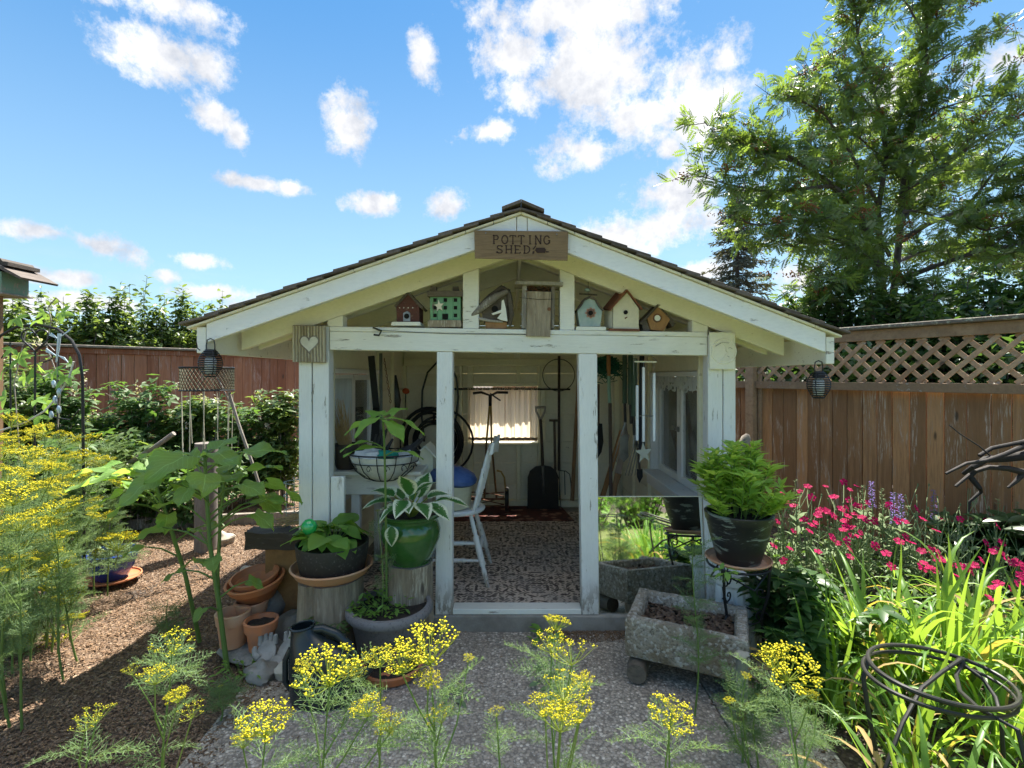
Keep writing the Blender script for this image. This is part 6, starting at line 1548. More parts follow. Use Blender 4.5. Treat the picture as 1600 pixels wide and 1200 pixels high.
ga = thing('glass_globe', 'green glass bubble ball among the leaves of the black pot', 'ornament', W(482, 823, 2.80))
pt(ga, 'ball', m_plain('green_glass', (0.02, 0.42, 0.10), .06, 0, .3, 3, 0, spec=1.0), lambda m: m.blob(W(483, 823, 2.80), .042, .04, .042, .05, 1, 18, 12, 4), True)
# wire cage seen in the mirror, on the lawn
ob = thing('wire_obelisk', 'wire plant tower standing on the lawn, seen in the mirror', 'plant support', (1.02, .85, 0))
for k in range(4):
    a = PI / 4 + k * PI / 2
    pt(ob, 'rod', IRON, lambda m: m.tube([(1.02 + .10 * math.cos(a), .85 + .10 * math.sin(a), 0), (1.02 + .17 * math.cos(a), .85 + .17 * math.sin(a), .52)], .006, 6))
pt(ob, 'hoop', IRON, lambda m: m.tube([(1.02 + .17 * math.cos(a), .85 + .17 * math.sin(a), .52) for a in [2 * PI * k / 24 for k in range(24)]], .006, 6, closed=True))
# ================================================================ PLANTS
def leaf_me(name, L, Wd, shape='ovate', nu=8, nv=4, droop=.25, fold=.15, wave=.0, seed=0, mat=None, jag=0.0):
    """a single leaf along +x with thickness-free blade but real curvature"""
    V = []; T = []; uv = []
    for i in range(nu + 1):
        u = i / nu
        if shape == 'heart':
            w_ = (math.sin(PI * min(1, u * .86 + .14)) ** .75) * (1.0 if u > .28 else .80 + u * .75)
            if u > .5: w_ = math.sin(PI * (u * .5 + .5 - .0) * 1.0) ** 1.0 * 1.02 if False else max(0, (1 - ((u - .35) / .65) ** 1.6)) * .98 + .0
            if u <= .35: w_ = .72 + .28 * math.sin(PI * u / .7)
        elif shape == 'ovate': w_ = math.sin(PI * u ** .75) ** .85
        elif shape == 'lance': w_ = math.sin(PI * u ** .7) ** .9 * .9
        elif shape == 'blade': w_ = min(1, .6 + u * 1.5) * (1 - u ** 5) * (1 - .25 * u)
        else: w_ = math.sin(PI * u)
        w_ = max(w_, .012)
        if jag: w_ *= 1 + jag * (1 if i % 2 else -1)
        for j in range(nv + 1):
            v = j / nv * 2 - 1
            x = L * u; y = Wd / 2 * w_ * v
            if shape == 'heart' and u < .2: x -= L * .14 * abs(v) * (1 - u / .2)
            z = -droop * L * u ** 2 + fold * abs(y) + wave * L * math.sin(u * 9 + v * 2 + seed) * abs(v) * .5 + wave * L * .4 * mnoise.noise(Vector((u * 3, v * 1.5, seed * 3.7)))
            V.append((x, y, z)); uv.append((u, j / nv))
    for i in range(nu):
        for j in range(nv): a = i * (nv + 1) + j; T.append((a, a + nv + 1, a + nv + 2, a + 1))
    me = tri_mesh(name, V, T, mat, True)
    l = me.uv_layers.new(name='UVMap'); idx = np.zeros(len(me.loops), dtype=np.int32); me.loops.foreach_get('vertex_index', idx)
    l.data.foreach_set('uv', np.array(uv, dtype=np.float32)[idx].ravel()); return me
def put_leaf(me, root, pos, yaw, pitch=0.0, roll=0.0, s=1.0, name='leaf'):
    p = Vector(pos) - root.location
    return link(name, me, None, root, p, (roll, -pitch, yaw), s)
TRI5 = ([(0, 0, 0), (.35, .22, .06), (.35, -.22, .06), (.72, .16, .0), (.72, -.16, .0), (1, 0, -.12), (.4, 0, 0), (.75, 0, -.05)],
        [(0, 6, 1), (0, 2, 6), (1, 6, 7), (1, 7, 3), (2, 7, 6), (2, 4, 7), (3, 7, 5), (4, 5, 7)])
def trileaf():
    V = []; T = []
    for a in (-1.15, 0, 1.15):
        b = len(V); R_ = Matrix.Rotation(a, 3, 'Z'); s = 1 if a == 0 else .85
        for p in TRI5[0]: V.append(tuple(R_ @ (Vector(p) * s)))
        T += [tuple(i + b for i in f) for f in TRI5[1]]
    return V, T
def pinnate(n=6):
    V = []; T = []
    def add(o, ang, L):
        b = len(V); c, s = math.cos(ang), math.sin(ang)
        for (x, y, z) in ((0, 0, 0), (.45, .19, .03), (1, 0, -.10), (.45, -.19, .03)):
            x *= L; y *= L * 1.15; V.append((o + x * c - y * s, x * s + y * c, z * L - .10 * o * o))
        T.append((b, b + 1, b + 2)); T.append((b, b + 2, b + 3))
    for i in range(n):
        o = .16 + .72 * i / (n - 1) * .95; L = .36 * (1 - .35 * abs(i / (n - 1) - .45))
        add(o, 1.12, L); add(o, -1.12, L)
    add(.92, 0, .3); return V, T

# ---------- leaf materials
SUNL = m_leaf('sunflower_leaf', (0.12, 0.23, 0.055), (0.21, 0.35, 0.10), .50, tcol=(.52, .76, .10), rough=.5, var=.3, vein=True)
HOSL = None
def m_hosta():
    m = Mat('variegated_hosta'); uv = m.n('ShaderNodeSeparateXYZ', {0: m.tc.outputs['UV']}); av = m.math('ABSOLUTE', m.math('SUBTRACT', uv.outputs[1], .5))
    n = m.noise(m.vmul(m.tc.outputs['UV'], (26, 5, 1)), 1.0, 3, .6)
    e = m.math('ADD', m.math('ADD', m.math('MULTIPLY', av, 2.0), m.math('MULTIPLY', m.math('POWER', uv.outputs[0], 6.0), .5)), m.math('MULTIPLY', m.math('SUBTRACT', n, .5), 1.1))
    f = m.rng(e, .60, .66)
    rib = m.rng(m.math('SINE', m.math('MULTIPLY', av, 60.0)), .3, 1.0, 0, .25)
    c = m.mix(f, m.mix(rib, (0.045, 0.15, 0.035), (0.10, 0.25, 0.07)), (0.72, 0.74, 0.55))
    p = m.n('ShaderNodeBsdfPrincipled', {'Base Color': c, 'Roughness': .4}); t = m.n('ShaderNodeBsdfTranslucent', {'Color': m.mix(f, (.12, .35, .04), (.75, .8, .5))})
    mx = m.n('ShaderNodeMixShader', {0: .3, 1: p.outputs[0], 2: t.outputs[0]}); m.n('ShaderNodeOutputMaterial', {0: mx.outputs[0]}); return m.m
HOSL = m_hosta()
BRIGHT = m_leaf('bright_leaf', (0.13, 0.27, 0.05), (0.23, 0.41, 0.09), .45, tcol=(.46, .72, .10), var=.4)
DKLEAF = m_leaf('dark_leaf', (0.030, 0.080, 0.022), (0.075, 0.150, 0.042), .32, tcol=(.10, .24, .03), rough=.4, var=.4)
BRAM = m_leaf('bramble_leaf', (0.045, 0.095, 0.030), (0.14, 0.22, 0.08), .35, tcol=(.20, .38, .05), rough=.5, var=.5)
SHRUB = m_leaf('shrub_leaf', (0.045, 0.085, 0.022), (0.11, 0.17, 0.045), .35, tcol=(.32, .45, .07), rough=.4, spec=.5, var=.5)
ROWAN = m_leaf('rowan_leaf', (0.040, 0.085, 0.026), (0.115, 0.185, 0.055), .38, tcol=(.34, .50, .06), rough=.4, spec=.5, var=.5)
VIB = m_leaf('viburnum_leaf', (0.022, 0.055, 0.017), (0.055, 0.110, 0.030), .30, tcol=(.18, .34, .05), rough=.35, spec=.6, var=.5)
NEEDLE = m_leaf('spruce_needle', (0.065, 0.080, 0.055), (0.14, 0.15, 0.11), .08, rough=.7, var=.4)
DLILY = m_leaf('daylily_blade', (0.075, 0.175, 0.030), (0.16, 0.31, 0.055), .45, tcol=(.42, .64, .06), rough=.4, spec=.4, var=.3)
DILLF = m_leaf('dill_foliage', (0.09, 0.16, 0.06), (0.16, 0.25, 0.10), .30, tcol=(.34, .48, .14), rough=.6, var=.3)
DILLY = m_leaf('dill_flower', (0.48, 0.44, 0.02), (0.84, 0.74, 0.04), .35, tcol=(.85, .75, .03), rough=.7, spec=.2, var=.3)
DILLG = m_leaf('dill_ray', (0.20, 0.28, 0.06), (0.34, 0.40, 0.10), .3, rough=.6, var=.2)
SILV = m_leaf('silver_green', (0.12, 0.19, 0.085), (0.25, 0.32, 0.17), .25, tcol=(.40, .48, .25), rough=.8, spec=.2, var=.3)
MAG = m_leaf('magenta_petal', (0.26, 0.002, 0.04), (0.66, 0.010, 0.15), .35, tcol=(.8, .01, .22), rough=.7, spec=.2, var=.3)
PURP = m_leaf('violet_floret', (0.14, 0.09, 0.36), (0.28, 0.20, 0.55), .3, tcol=(.4, .3, .7), rough=.7, var=.3)
BARKM = m_wood('tree_bark', (0.075, 0.060, 0.048), (0.15, 0.125, 0.10), None, (8, 8, 1.5), bd=.01)
BERRY = m_leaf('rowan_berry', (0.17, 0.065, 0.022), (0.30, 0.12, 0.03), .05, rough=.5, var=.3)
CREAMF = m_leaf('pale_blossom', (0.50, 0.42, 0.36), (0.66, 0.58, 0.50), .3, rough=.8, var=.3)
GRASSM = m_leaf('grass_blade', (0.10, 0.17, 0.03), (0.21, 0.28, 0.06), .35, tcol=(.42, .5, .08), rough=.6, var=.3)

# ---------- sunflowers
SFL = [leaf_me('leaf', .27, .235, 'heart', 14, 6, .20, .10, .16, k, SUNL, .05) for k in range(4)]
def sunflower(label, path, leaves, r0=.017, r1=.010, group=None, seed=0, bud=True):
    base = Vector(path[0]); root = thing('sunflower', label, 'sunflower', base, group)
    pt(root, 'stem', STEM, lambda m: m.tube(path, [r0 + (r1 - r0) * i / (len(path) - 1) for i in range(len(path))], 9), True)
    r = random.Random(seed); P = [Vector(p) for p in path]
    def on(t):
        f = t * (len(P) - 1); i = min(int(f), len(P) - 2); return P[i].lerp(P[i + 1], f - i)
    for (t, yaw, ln, s, pitch) in leaves:
        t = max(.2, 1 - (1 - t) * 1.9 if t > .75 else t * .95); s *= .84; ln = ln * 1.25 + .02
        a = on(t); yaw = R(yaw); d = Vector((math.cos(yaw), math.sin(yaw), 0))
        b = a + d * ln + Vector((0, 0, ln * .55))
        pt(root, 'petiole', STEM, lambda m: m.tube([a, a + d * ln * .5 + Vector((0, 0, ln * .38)), b], [.0055, .0045, .0035], 6), True)
        put_leaf(SFL[r.randrange(4)], root, b, yaw, R(pitch * .8 + 6 + r.uniform(-14, 14)), R(r.uniform(-22, 22)), s)
    if bud: pt(root, 'bud', STEM, lambda m: m.blob(P[-1] + Vector((0, 0, .012)), .022, .022, .02, .3, seed, 10, 8, 3), True)
    return root
b1 = G(355, 1045); b2 = G(312, 1003)
sunflower('taller sunflower plant with three thick stems beside the terracotta pots', [b1, W(343, 950, 2.72), W(328, 850, 2.74), W(322, 760, 2.76), W(320, 712, 2.78)],
          [(.97, 200, .05, .95, 6), (.98, 330, .05, 1.0, 0), (.99, 80, .04, .8, 25), (.95, 260, .10, 1.0, -6), (.93, 10, .14, .95, 2), (.90, 150, .12, .9, -4), (.86, 300, .16, .85, -22), (.80, 20, .22, .95, -25), (.78, 170, .14, .7, -20), (.70, 340, .18, .7, -35), (.62, 60, .15, .6, -20), (.55, 350, .2, .6, -35), (.48, 140, .12, .5, -20), (.38, 210, .10, .45, -40), (.3, 20, .1, .4, -30), (.84, 240, .2, .75, -30), (.72, 280, .16, .6, -30), (.66, 120, .16, .6, -20), (.58, 10, .22, .6, -25), (.44, 300, .12, .42, -30), (.52, 200, .16, .55, -20), (.25, 260, .08, .32, -30)], .0135, .009, 'sunflower plants left of the shed', 1)
sunflower('shorter sunflower plant leaning left with broad pale leaves', [b2, W(290, 900, 2.92), W(262, 810, 2.88), W(245, 765, 2.86), W(240, 745, 2.86)],
          [(.97, 175, .06, 1.0, 2), (.98, 250, .06, 1.0, -2), (.96, 300, .07, .9, 4), (.94, 30, .08, .8, 8), (.95, 110, .06, .9, 10), (.90, 190, .16, .85, -15), (.85, 230, .16, .8, -25), (.80, 150, .16, .75, -15), (.72, 340, .12, .7, -30), (.62, 200, .14, .55, -35), (.5, 300, .12, .5, -40), (.42, 20, .10, .45, -30), (.35, 215, .12, .42, -40), (.78, 270, .16, .6, -20), (.68, 100, .12, .5, -20), (.56, 240, .14, .5, -30), (.3, 330, .1, .35, -30), (.60, 160, .16, .55, -15)], .0125, .008, 'sunflower plants left of the shed', 2)
sunflower('slim third sunflower stem close behind the tallest one', [G(346, 1010), W(340, 900, 2.88), W(345, 800, 2.9), W(352, 745, 2.92)],
          [(.97, 20, .08, .8, 4), (.98, 110, .05, .7, 10), (.96, 310, .08, .8, -8), (.8, 350, .18, .7, -20), (.9, 190, .08, .8, -5), (.65, 30, .15, .65, -30)], .011, .008, 'sunflower plants left of the shed', 3)
# the seedling in the grey pot
SFL_S = [leaf_me('leaf', .20, .13, 'heart', 12, 6, .30, .10, .08, k + 7, BRIGHT, .03) for k in range(2)]
sd = thing('sunflower', 'tall thin sunflower seedling growing out of the grey speckled pot', 'sunflower', (X(605, 2.8), 2.8, .25))
pth = [W(604, 935, 2.80), W(603.5, 850, 2.80), W(602, 750, 2.78), W(600, 680, 2.78), W(598, 652, 2.78)]
pt(sd, 'stem', STEM, lambda m: m.tube(pth, [.0068, .0065, .0062, .0058, .005], 8), True)
for (px, py, yaw, pitch, s, nm) in ((598, 655, 8, -12, .95, 0), (598, 655, 172, -14, .95, 1), (599, 650, 60, 25, .7, 0), (599, 652, 130, 20, .8, 1), (598, 655, 230, -20, .75, 0), (599, 660, 320, -25, .8, 1), (600, 700, 200, 2, .8, 0)):
    a = W(px, py, 2.78); yw = R(yaw); dv_ = Vector((math.cos(yw), math.sin(yw), 0)); bb = a + dv_ * .05 + Vector((0, 0, .008)); pt(sd, 'petiole', STEM, lambda m: m.tube([a, bb], [.004, .003], 5)); put_leaf(SFL_S[nm], sd, bb, yw, R(pitch), 0, s)
for (px0, py0, px1, py1, yaw, s) in ((602, 702, 573, 690, 183, .72), (602, 712, 626, 705, 5, .62)):
    a = W(px0, py0, 2.78); b_ = W(px1, py1, 2.74); pt(sd, 'petiole', STEM, lambda m: m.tube([a, (a + b_) / 2 + Vector((0, 0, .01)), b_], [.004, .0035, .003], 5)); put_leaf(SFL_S[0], sd, b_, R(yaw), R(-4), 0, s)

# ---------- hosta in green pot
HM = [leaf_me('leaf', .18, .125, 'ovate', 12, 8, .40, .22, .05, k, HOSL) for k in range(3)]
hs_ = thing('hosta', 'green and white variegated hosta in the glossy green pot', 'hosta', (X(642, dG), dG, .72))
hr = random.Random(21)
for (px, py, dd_, yaw, pitch, s) in ((683, 782, 2.90, 0, 8, 1.15), (655, 778, 2.95, 75, 62, 1.1), (640, 775, 2.85, 250, 72, 1.0), (668, 778, 2.9, 35, 20, .9), (612, 782, 2.88, 185, 5, 1.0), (616, 775, 2.86, 150, 22, 1.1), (634, 782, 2.8, 262, -4, .85), (655, 786, 2.82, 300, 0, .9),
                                     (625, 788, 2.80, 220, -10, .85), (670, 788, 2.84, 330, -8, .9), (645, 782, 2.92, 100, 50, .8), (630, 780, 2.92, 130, 40, .8), (650, 770, 2.88, 20, 45, .75), (640, 788, 2.80, 275, 12, .7), (660, 790, 2.84, 345, 14, .6), (622, 790, 2.84, 200, 12, .6)):
    p = W(px, py, dd_); b_ = Vector((X(642, dG), dG, .715)); pt(hs_, 'petiole', DILLG, lambda m: m.tube([b_ + (p - b_) * .1, (b_ + p) / 2 + Vector((0, 0, .02)), p], [.005, .004, .003], 5)); put_leaf(HM[hr.randrange(3)], hs_, p, R(yaw), R(pitch), R(hr.uniform(-12, 12)), s * .9)
put_leaf(HM[1], hs_, W(612, 822, 2.8), R(280), R(-72), 0, .6)
# ---------- broad leaves in the black pot
BM = [leaf_me('leaf', .17, .12, 'ovate', 10, 6, .40, .18, .05, k, BRIGHT) for k in range(3)]
hb = thing('leafy_plant', 'heap of broad mid-green leaves in the speckled black pot', 'plant', (X(520, dS), dS, .58))
for k in range(34):
    a = hr.uniform(0, 2 * PI); rr = hr.uniform(.02, .13); c_ = Vector((X(520, dS), dS, .60))
    p = c_ + Vector((rr * math.cos(a), rr * math.sin(a) * .9, .02 + hr.uniform(0, .11) * (1 - rr / .2)))
    pt(hb, 'petiole', STEM, lambda m: m.tube([c_ - Vector((0, 0, .03)), p], [.003, .0025], 4)); put_leaf(BM[k % 3], hb, p, a + hr.uniform(-.4, .4), R(hr.uniform(-15, 30)), R(hr.uniform(-20, 20)), hr.uniform(.65, 1.05))
# clover-like cover inside the grey planter + seedlings
def small_tuft(name, label, c, r, n, mat, L, up=.04, cat='plant', seed=0, tri=True):
    rng = np.random.default_rng(seed); a = rng.random(n) * 2 * PI; rr = r * np.sqrt(rng.random(n))
    P = np.stack([c[0] + rr * np.cos(a), c[1] + rr * np.sin(a), c[2] + rng.random(n) * up], 1)
    d_ = np.stack([np.cos(a + rng.normal(size=n) * .8), np.sin(a + rng.normal(size=n) * .8), rng.normal(size=n) * .35 + .15], 1); u_ = rng.normal(size=(n, 3)) * .35; u_[:, 2] += 1
    tv, tf = trileaf() if tri else TRI5
    V, T = stamp(tv, tf, mats_from(P, d_, u_, rng.uniform(.6, 1.1, n) * L)); root = thing(name, label, cat, (c[0], c[1], c[2]))
    V = V - np.array([c[0], c[1], c[2]], np.float32)
    link('leaves', tri_mesh('leaves', V, T, mat), mat, root)
    mb = MB()
    for k in range(0, n, max(1, n // 24)): mb.tube([Vector((c[0] + (P[k][0] - c[0]) * .5, c[1] + (P[k][1] - c[1]) * .5, c[2] - .01)), Vector(P[k])], .0015, 3)
    mb.build('stems', STEM, root); return root
small_tuft('ground_cover', 'low round-leaved seedlings covering the soil of the grey speckled pot', (X(596, dP), dP - .02, .262), .155, 190, BRIGHT, .042, .05, 'plant', 3, False)
small_tuft('leafy_weed', 'dark ferny weed growing at the foot of the split stump', (X(497, 2.70), 2.72, .08), .13, 150, BRAM, .050, .16, 'plant', 5)
small_tuft('leafy_weed', 'small green weed in the crack by the shed threshold', (X(848, 3.0), 3.0, .0), .07, 14, BRIGHT, .075, .09, 'plant', 6, False)
small_tuft('leafy_weed', 'grey-green rosette weed on the concrete near the middle', (X(712, 2.45), 2.45, .0), .05, 16, SILV, .045, .03, 'plant', 7, False)
small_tuft('leafy_weed', 'green weeds at the base of the sunflower stems', (X(395, 2.72), 2.62, .0), .14, 60, BRIGHT, .04, .07, 'plant', 8, False)
small_tuft('leafy_weed', 'broad-leaved young plant climbing beside the stone trough', (X(1127, 2.50), 2.50, .56), .05, 10, BRIGHT, .07, .05, 'plant', 9, False)
small_tuft('leafy_weed', 'flat blue-green weed behind the dill in the middle of the pad', (X(862, 2.6), 2.6, .0), .10, 30, SILV, .055, .05, 'plant', 10, False)
small_tuft('leafy_weed', 'weed tuft at the foot of the rusty pipe post', (X(1190, 2.35), 2.40, .0), .09, 40, BRAM, .045, .10, 'plant', 12)
small_tuft('potted_plant', 'low blue-green plant spilling from the cobalt pot', (gB.x, gB.y, .19), .13, 90, SILV, .05, .08, 'plant', 13)
# ---------- lime bushy plant on the stand
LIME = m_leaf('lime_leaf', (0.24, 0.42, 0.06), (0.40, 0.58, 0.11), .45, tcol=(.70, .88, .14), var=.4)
def bushy():
    c = Vector((sx_, sy_, zt + .24)); root = thing('bushy_plant', 'bushy lime green plant with narrow leaves in the scuffed black pot', 'plant', c)
    r = np.random.default_rng(5); P = []; D_ = []; mb = MB()
    for k in range(60):
        a = r.random() * 2 * PI; rr = r.random() ** .5 * .25; h = .36 * (1 - (rr / .30) ** 2) + r.random() * .05 - (.02 if rr > .2 else 0)
        b0 = np.array([c.x + rr * .45 * math.cos(a), c.y + rr * .45 * math.sin(a), c.z]); b1_ = np.array([c.x + rr * math.cos(a), c.y + rr * math.sin(a), c.z + h])
        mb.tube([b0, (b0 + b1_) / 2 + np.array([0, 0, .02]), b1_], [.003, .0025, .0015], 4)
        for t in np.linspace(.25, 1, 14):
            p = b0 + (b1_ - b0) * t
            for q in range(2 if t < .95 else 6):
                aa = r.random() * 2 * PI; D_.append([math.cos(aa), math.sin(aa), .35 + r.random() * .5]); P.append(p)
    P = np.array(P); D_ = np.array(D_); N = len(P); up = np.tile([0, 0, 1.0], (N, 1)) + r.normal(size=(N, 3)) * .3
    tv = [(0, 0, 0), (.42, .15, .03), (.42, -.15, .03), (1, 0, -.16), (.45, 0, -.01)]; tf = [(0, 4, 1), (0, 2, 4), (1, 4, 3), (2, 3, 4)]
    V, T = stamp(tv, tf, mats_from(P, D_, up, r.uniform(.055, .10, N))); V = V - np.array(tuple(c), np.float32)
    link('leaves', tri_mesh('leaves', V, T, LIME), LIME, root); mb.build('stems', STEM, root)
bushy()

# ---------- dill
def umbel_mesh(seed, R0=.07, nr=24, fl=12):
    r = random.Random(seed); mg = MB(); P = []
    for k in range(nr):
        rr = R0 * math.sqrt((k + .4) / nr) * r.uniform(.9, 1.08); a = k * 2.39996 + r.uniform(-.2, .2)
        tip = Vector((rr * math.cos(a), rr * math.sin(a), R0 * (.80 - .22 * (rr / R0) ** 2) + r.uniform(-.009, .008)))
        mg.tube([Vector((0, 0, 0)), tip * .5 + Vector((0, 0, -.004 * rr / R0)), tip], [.0011, .0009, .0008], 3, caps=False)
        for q in range(fl):
            b = q * 2.4 + r.random(); r2 = R0 * .19 * math.sqrt((q + .3) / fl) * r.uniform(.6, 1.3)
            f = tip + Vector((r2 * math.cos(b), r2 * math.sin(b), R0 * .13 + r.uniform(-.004, .004))); P.append(f)
            mg.tube([tip, f], [.0005, .0005], 3, caps=False)
    me_g = mg.mesh('umbel_rays'); me_g.materials.append(DILLG)
    N = len(P); rng = np.random.default_rng(seed); d_ = rng.normal(size=(N, 3)); d_[:, 2] *= .3; up = np.tile([0, 0, 1.0], (N, 1)) + rng.normal(size=(N, 3)) * .25
    tv = [(0, 0, .35)] + [(math.cos(2 * PI * k / 5), math.sin(2 * PI * k / 5), .45) for k in range(5)] + [(0, 0, -.5)]
    tf = [(0, 1 + k, 1 + (k + 1) % 5) for k in range(5)] + [(6, 1 + (k + 1) % 5, 1 + k) for k in range(5)]
    V, T = stamp(tv, tf, mats_from(np.array([tuple(p) for p in P]), d_, up, rng.uniform(.0014, .0036, N)))
    return me_g, tri_mesh('florets', V, T, DILLY)
UMB = [umbel_mesh(s, .07, nr_, fl_) for s, (nr_, fl_) in enumerate(((24, 12), (19, 10), (27, 13), (15, 8), (22, 14), (12, 6), (26, 9)))]
UMB_D = [umbel_mesh(s + 20, .07, 26, 12) for s in range(4)]
def frond_mesh(seed, L=.14):
    r = random.Random(seed); V = []; T = []
    def seg(a, b, w_):
        d_ = (b - a); n = d_.cross(Vector((r.uniform(-1, 1), r.uniform(-1, 1), 1))).normalized() * w_; i = len(V); V.extend([tuple(a - n), tuple(a + n), tuple(b + n * .5), tuple(b - n * .5)]); T.append((i, i + 1, i + 2, i + 3))
    for i in range(11):
        t = i / 10; a = Vector((L * t, 0, -.25 * L * t * t)); 
        if i < 10: seg(a, Vector((L * (t + .1), 0, -.25 * L * (t + .1) ** 2)), .0011)
        for s in (-1, 1):
            l2 = L * .42 * (1 - t * .75); b = a + Vector((l2 * .65, s * l2 * .75, r.uniform(-.3, .3) * l2)); seg(a, b, .0009)
            for q in range(5):
                u = (q + 1) / 5; c0 = a.lerp(b, u)
                for k in range(2):
                    dv_ = Vector((r.uniform(-.2, 1), s * r.uniform(-.4, 1), r.uniform(-.8, .8))).normalized() * l2 * .34; seg(c0, c0 + dv_, .0007)
    return tri_mesh('frond', V, T, DILLF)
FRN = [frond_mesh(s) for s in range(4)]
drnd = random.Random(77)
def dill(label, base, umbels, group=None, dense=False, nf=9, frond_s=1.0, r0=.0045):
    """umbels: list of (pos, radius)"""
    base = Vector(base); root = thing('dill_plant', label, 'dill', base, group)
    main = Vector(umbels[0][0]); U = UMB_D if dense else UMB
    def path(t): 
        p = base.lerp(main, t); return p + Vector((.02 * math.sin(t * 3 + base.x * 9), .02 * math.sin(t * 2.3 + base.y * 7), 0)) * (1 - t) * t * 4
    n = 9; pts = [path(i / n) for i in range(n)] + [main]
    pt(root, 'stem', STEM, lambda m: m.tube(pts, [r0 * (1 - .6 * i / n) for i in range(n + 1)], 6), True)
    for k, (p, rad) in enumerate(umbels):
        p = Vector(p)
        if k:
            s_ = path(max(.25, min(.93, 1 - (p - main).length * 1.3 / max(.2, (main - base).length) - .08)))
            pt(root, 'side_stem', STEM, lambda m: m.tube([s_, s_.lerp(p, .5) + (p - s_).cross(Vector((0, 0, 1))).normalized() * .01 - Vector((0, 0, .012)), p], [r0 * .55, r0 * .45, r0 * .35], 5), True)
        g_, f_ = U[drnd.randrange(len(U))]
        tv_ = .42 if dense else .30; rot = (drnd.uniform(-.1, tv_), drnd.uniform(-tv_, tv_), drnd.uniform(0, 6.28)); s = rad / .07
        um = link('umbel', g_, None, root, p - base, rot, s)
        link('florets', f_, None, um)
    L = (main - base).length
    for k in range(nf):
        t = drnd.uniform(.30, .96); p = path(t); a = drnd.uniform(0, 6.28)
        link('frond', FRN[k % 4], None, root, p - base, (drnd.uniform(-.5, .5), -drnd.uniform(.1, .9), a), frond_s * drnd.uniform(.55, 1.15))
    return root
# foreground dill, placed one by one: (px,py,depth,radius) umbels
fg = [
 ('dill plant whose big umbel stands in front of the watering can', [(515, 1062, 1.15, .080), (470, 1040, 1.2, .025), (556, 1052, 1.2, .03), (575, 1110, 1.1, .04), (610, 1135, 1.1, .035)], (.0, .0)),
 ('dill plant with the large yellow umbel above the terracotta saucer', [(672, 1028, 1.15, .080), (628, 1042, 1.12, .055), (732, 1023, 1.25, .016), (669, 1062, 1.1, .03), (690, 1120, 1.1, .035)], (.02, -.03)),
 ('dill plant with a small nodding umbel close to the spout tip', [(594, 1032, 1.2, .042), (600, 1110, 1.15, .02)], (.03, -.05)),
 ('dill plant flowering against the step in the middle of the pad', [(862, 1010, 1.45, .058), (893, 1030, 1.25, .062), (868, 975, 1.6, .045), (880, 1085, 1.1, .058), (915, 1065, 1.15, .03), (905, 1120, 1.1, .05), (852, 1110, 1.1, .045), (875, 1135, 1.05, .05)], (.0, -.02)),
 ('dill plant with a flat umbel low on the pad before the trough', [(1045, 1128, 1.25, .062), (1050, 1102, 1.2, .016)], (.0, .0)),
 ('dill plant with the broad umbel at the right edge of the pad', [(1230, 1055, 1.35, .085), (1266, 1082, 1.3, .022), (1206, 1035, 1.5, .05), (1280, 1060, 1.4, .02)], (.0, -.05)),
 ('dill plant flowering over the shaded mulch, lower left', [(268, 1012, 1.6, .068), (242, 1060, 1.45, .052), (278, 1088, 1.4, .035), (300, 1112, 1.25, .035), (207, 1045, 1.6, .035)], (.0, .0)),
 ('dill plant at the bottom left with two small slanting umbels', [(150, 1120, 1.3, .045), (133, 1132, 1.25, .035)], (-.02, -.05)),
 ('dill plant with a ragged umbel at the bottom edge left of centre', [(415, 1142, 1.15, .065), (380, 1160, 1.1, .03)], (.0, .0)),
 ('feathery unopened dill plant in front of the stone trough', [(1165, 1050, 1.9, .02), (1140, 1090, 1.7, .02)], (.0, .0)),
 ('dill plant with one tiny umbel between the middle plants', [(776, 1110, 1.2, .022)], (.0, .0)),
]
for label, us, off in fg:
    U_ = [(W(a, b + 10, d_), r_ * .92) for a, b, d_, r_ in us]
    bx0 = U_[0][0]; base = (bx0.x + off[0], bx0.y + off[1] - .02, -.01)
    dill(label, base, U_, nf=22 if len(us) > 2 else 14)
def fdill(label, px, py, d_, base_d, nf, h_extra=0):
    p = W(px, py, d_); root = dill(label, (p.x, base_d, 0), [(p, .012)], nf=nf, frond_s=.9)
fdill('thin feathery dill stalk rising in front of the trough', 1083, 850, 2.35, 2.33, 30)
fdill('feathery dill stalk growing out of the grey speckled pot', 646 - 56, 800, 2.72, 2.76, 8)
fdill('bushy feathery dill seedling on the mulch by the sunflower stems', 262, 940, 2.75, 2.75, 24)
fdill('faint feathery dill seedling low in the mulch shadow', 345, 1075, 2.3, 2.3, 20)
fdill('feathery dill tuft at the bottom right of the pad', 1185, 1090, 1.95, 1.95, 16)
fdill('feathery dill tuft right of the rusty pipe', 1270, 1090, 1.75, 1.75, 14)
fdill('feathery blue-green dill clump at the foot of the trough', 1160, 1060, 2.05, 2.05, 18)
fdill('tall feathery dill stalk behind the blue pot', 168, 690, 3.6, 3.6, 60)
fdill('second tall feathery dill stalk near the wire arch', 120, 790, 3.4, 3.4, 44)
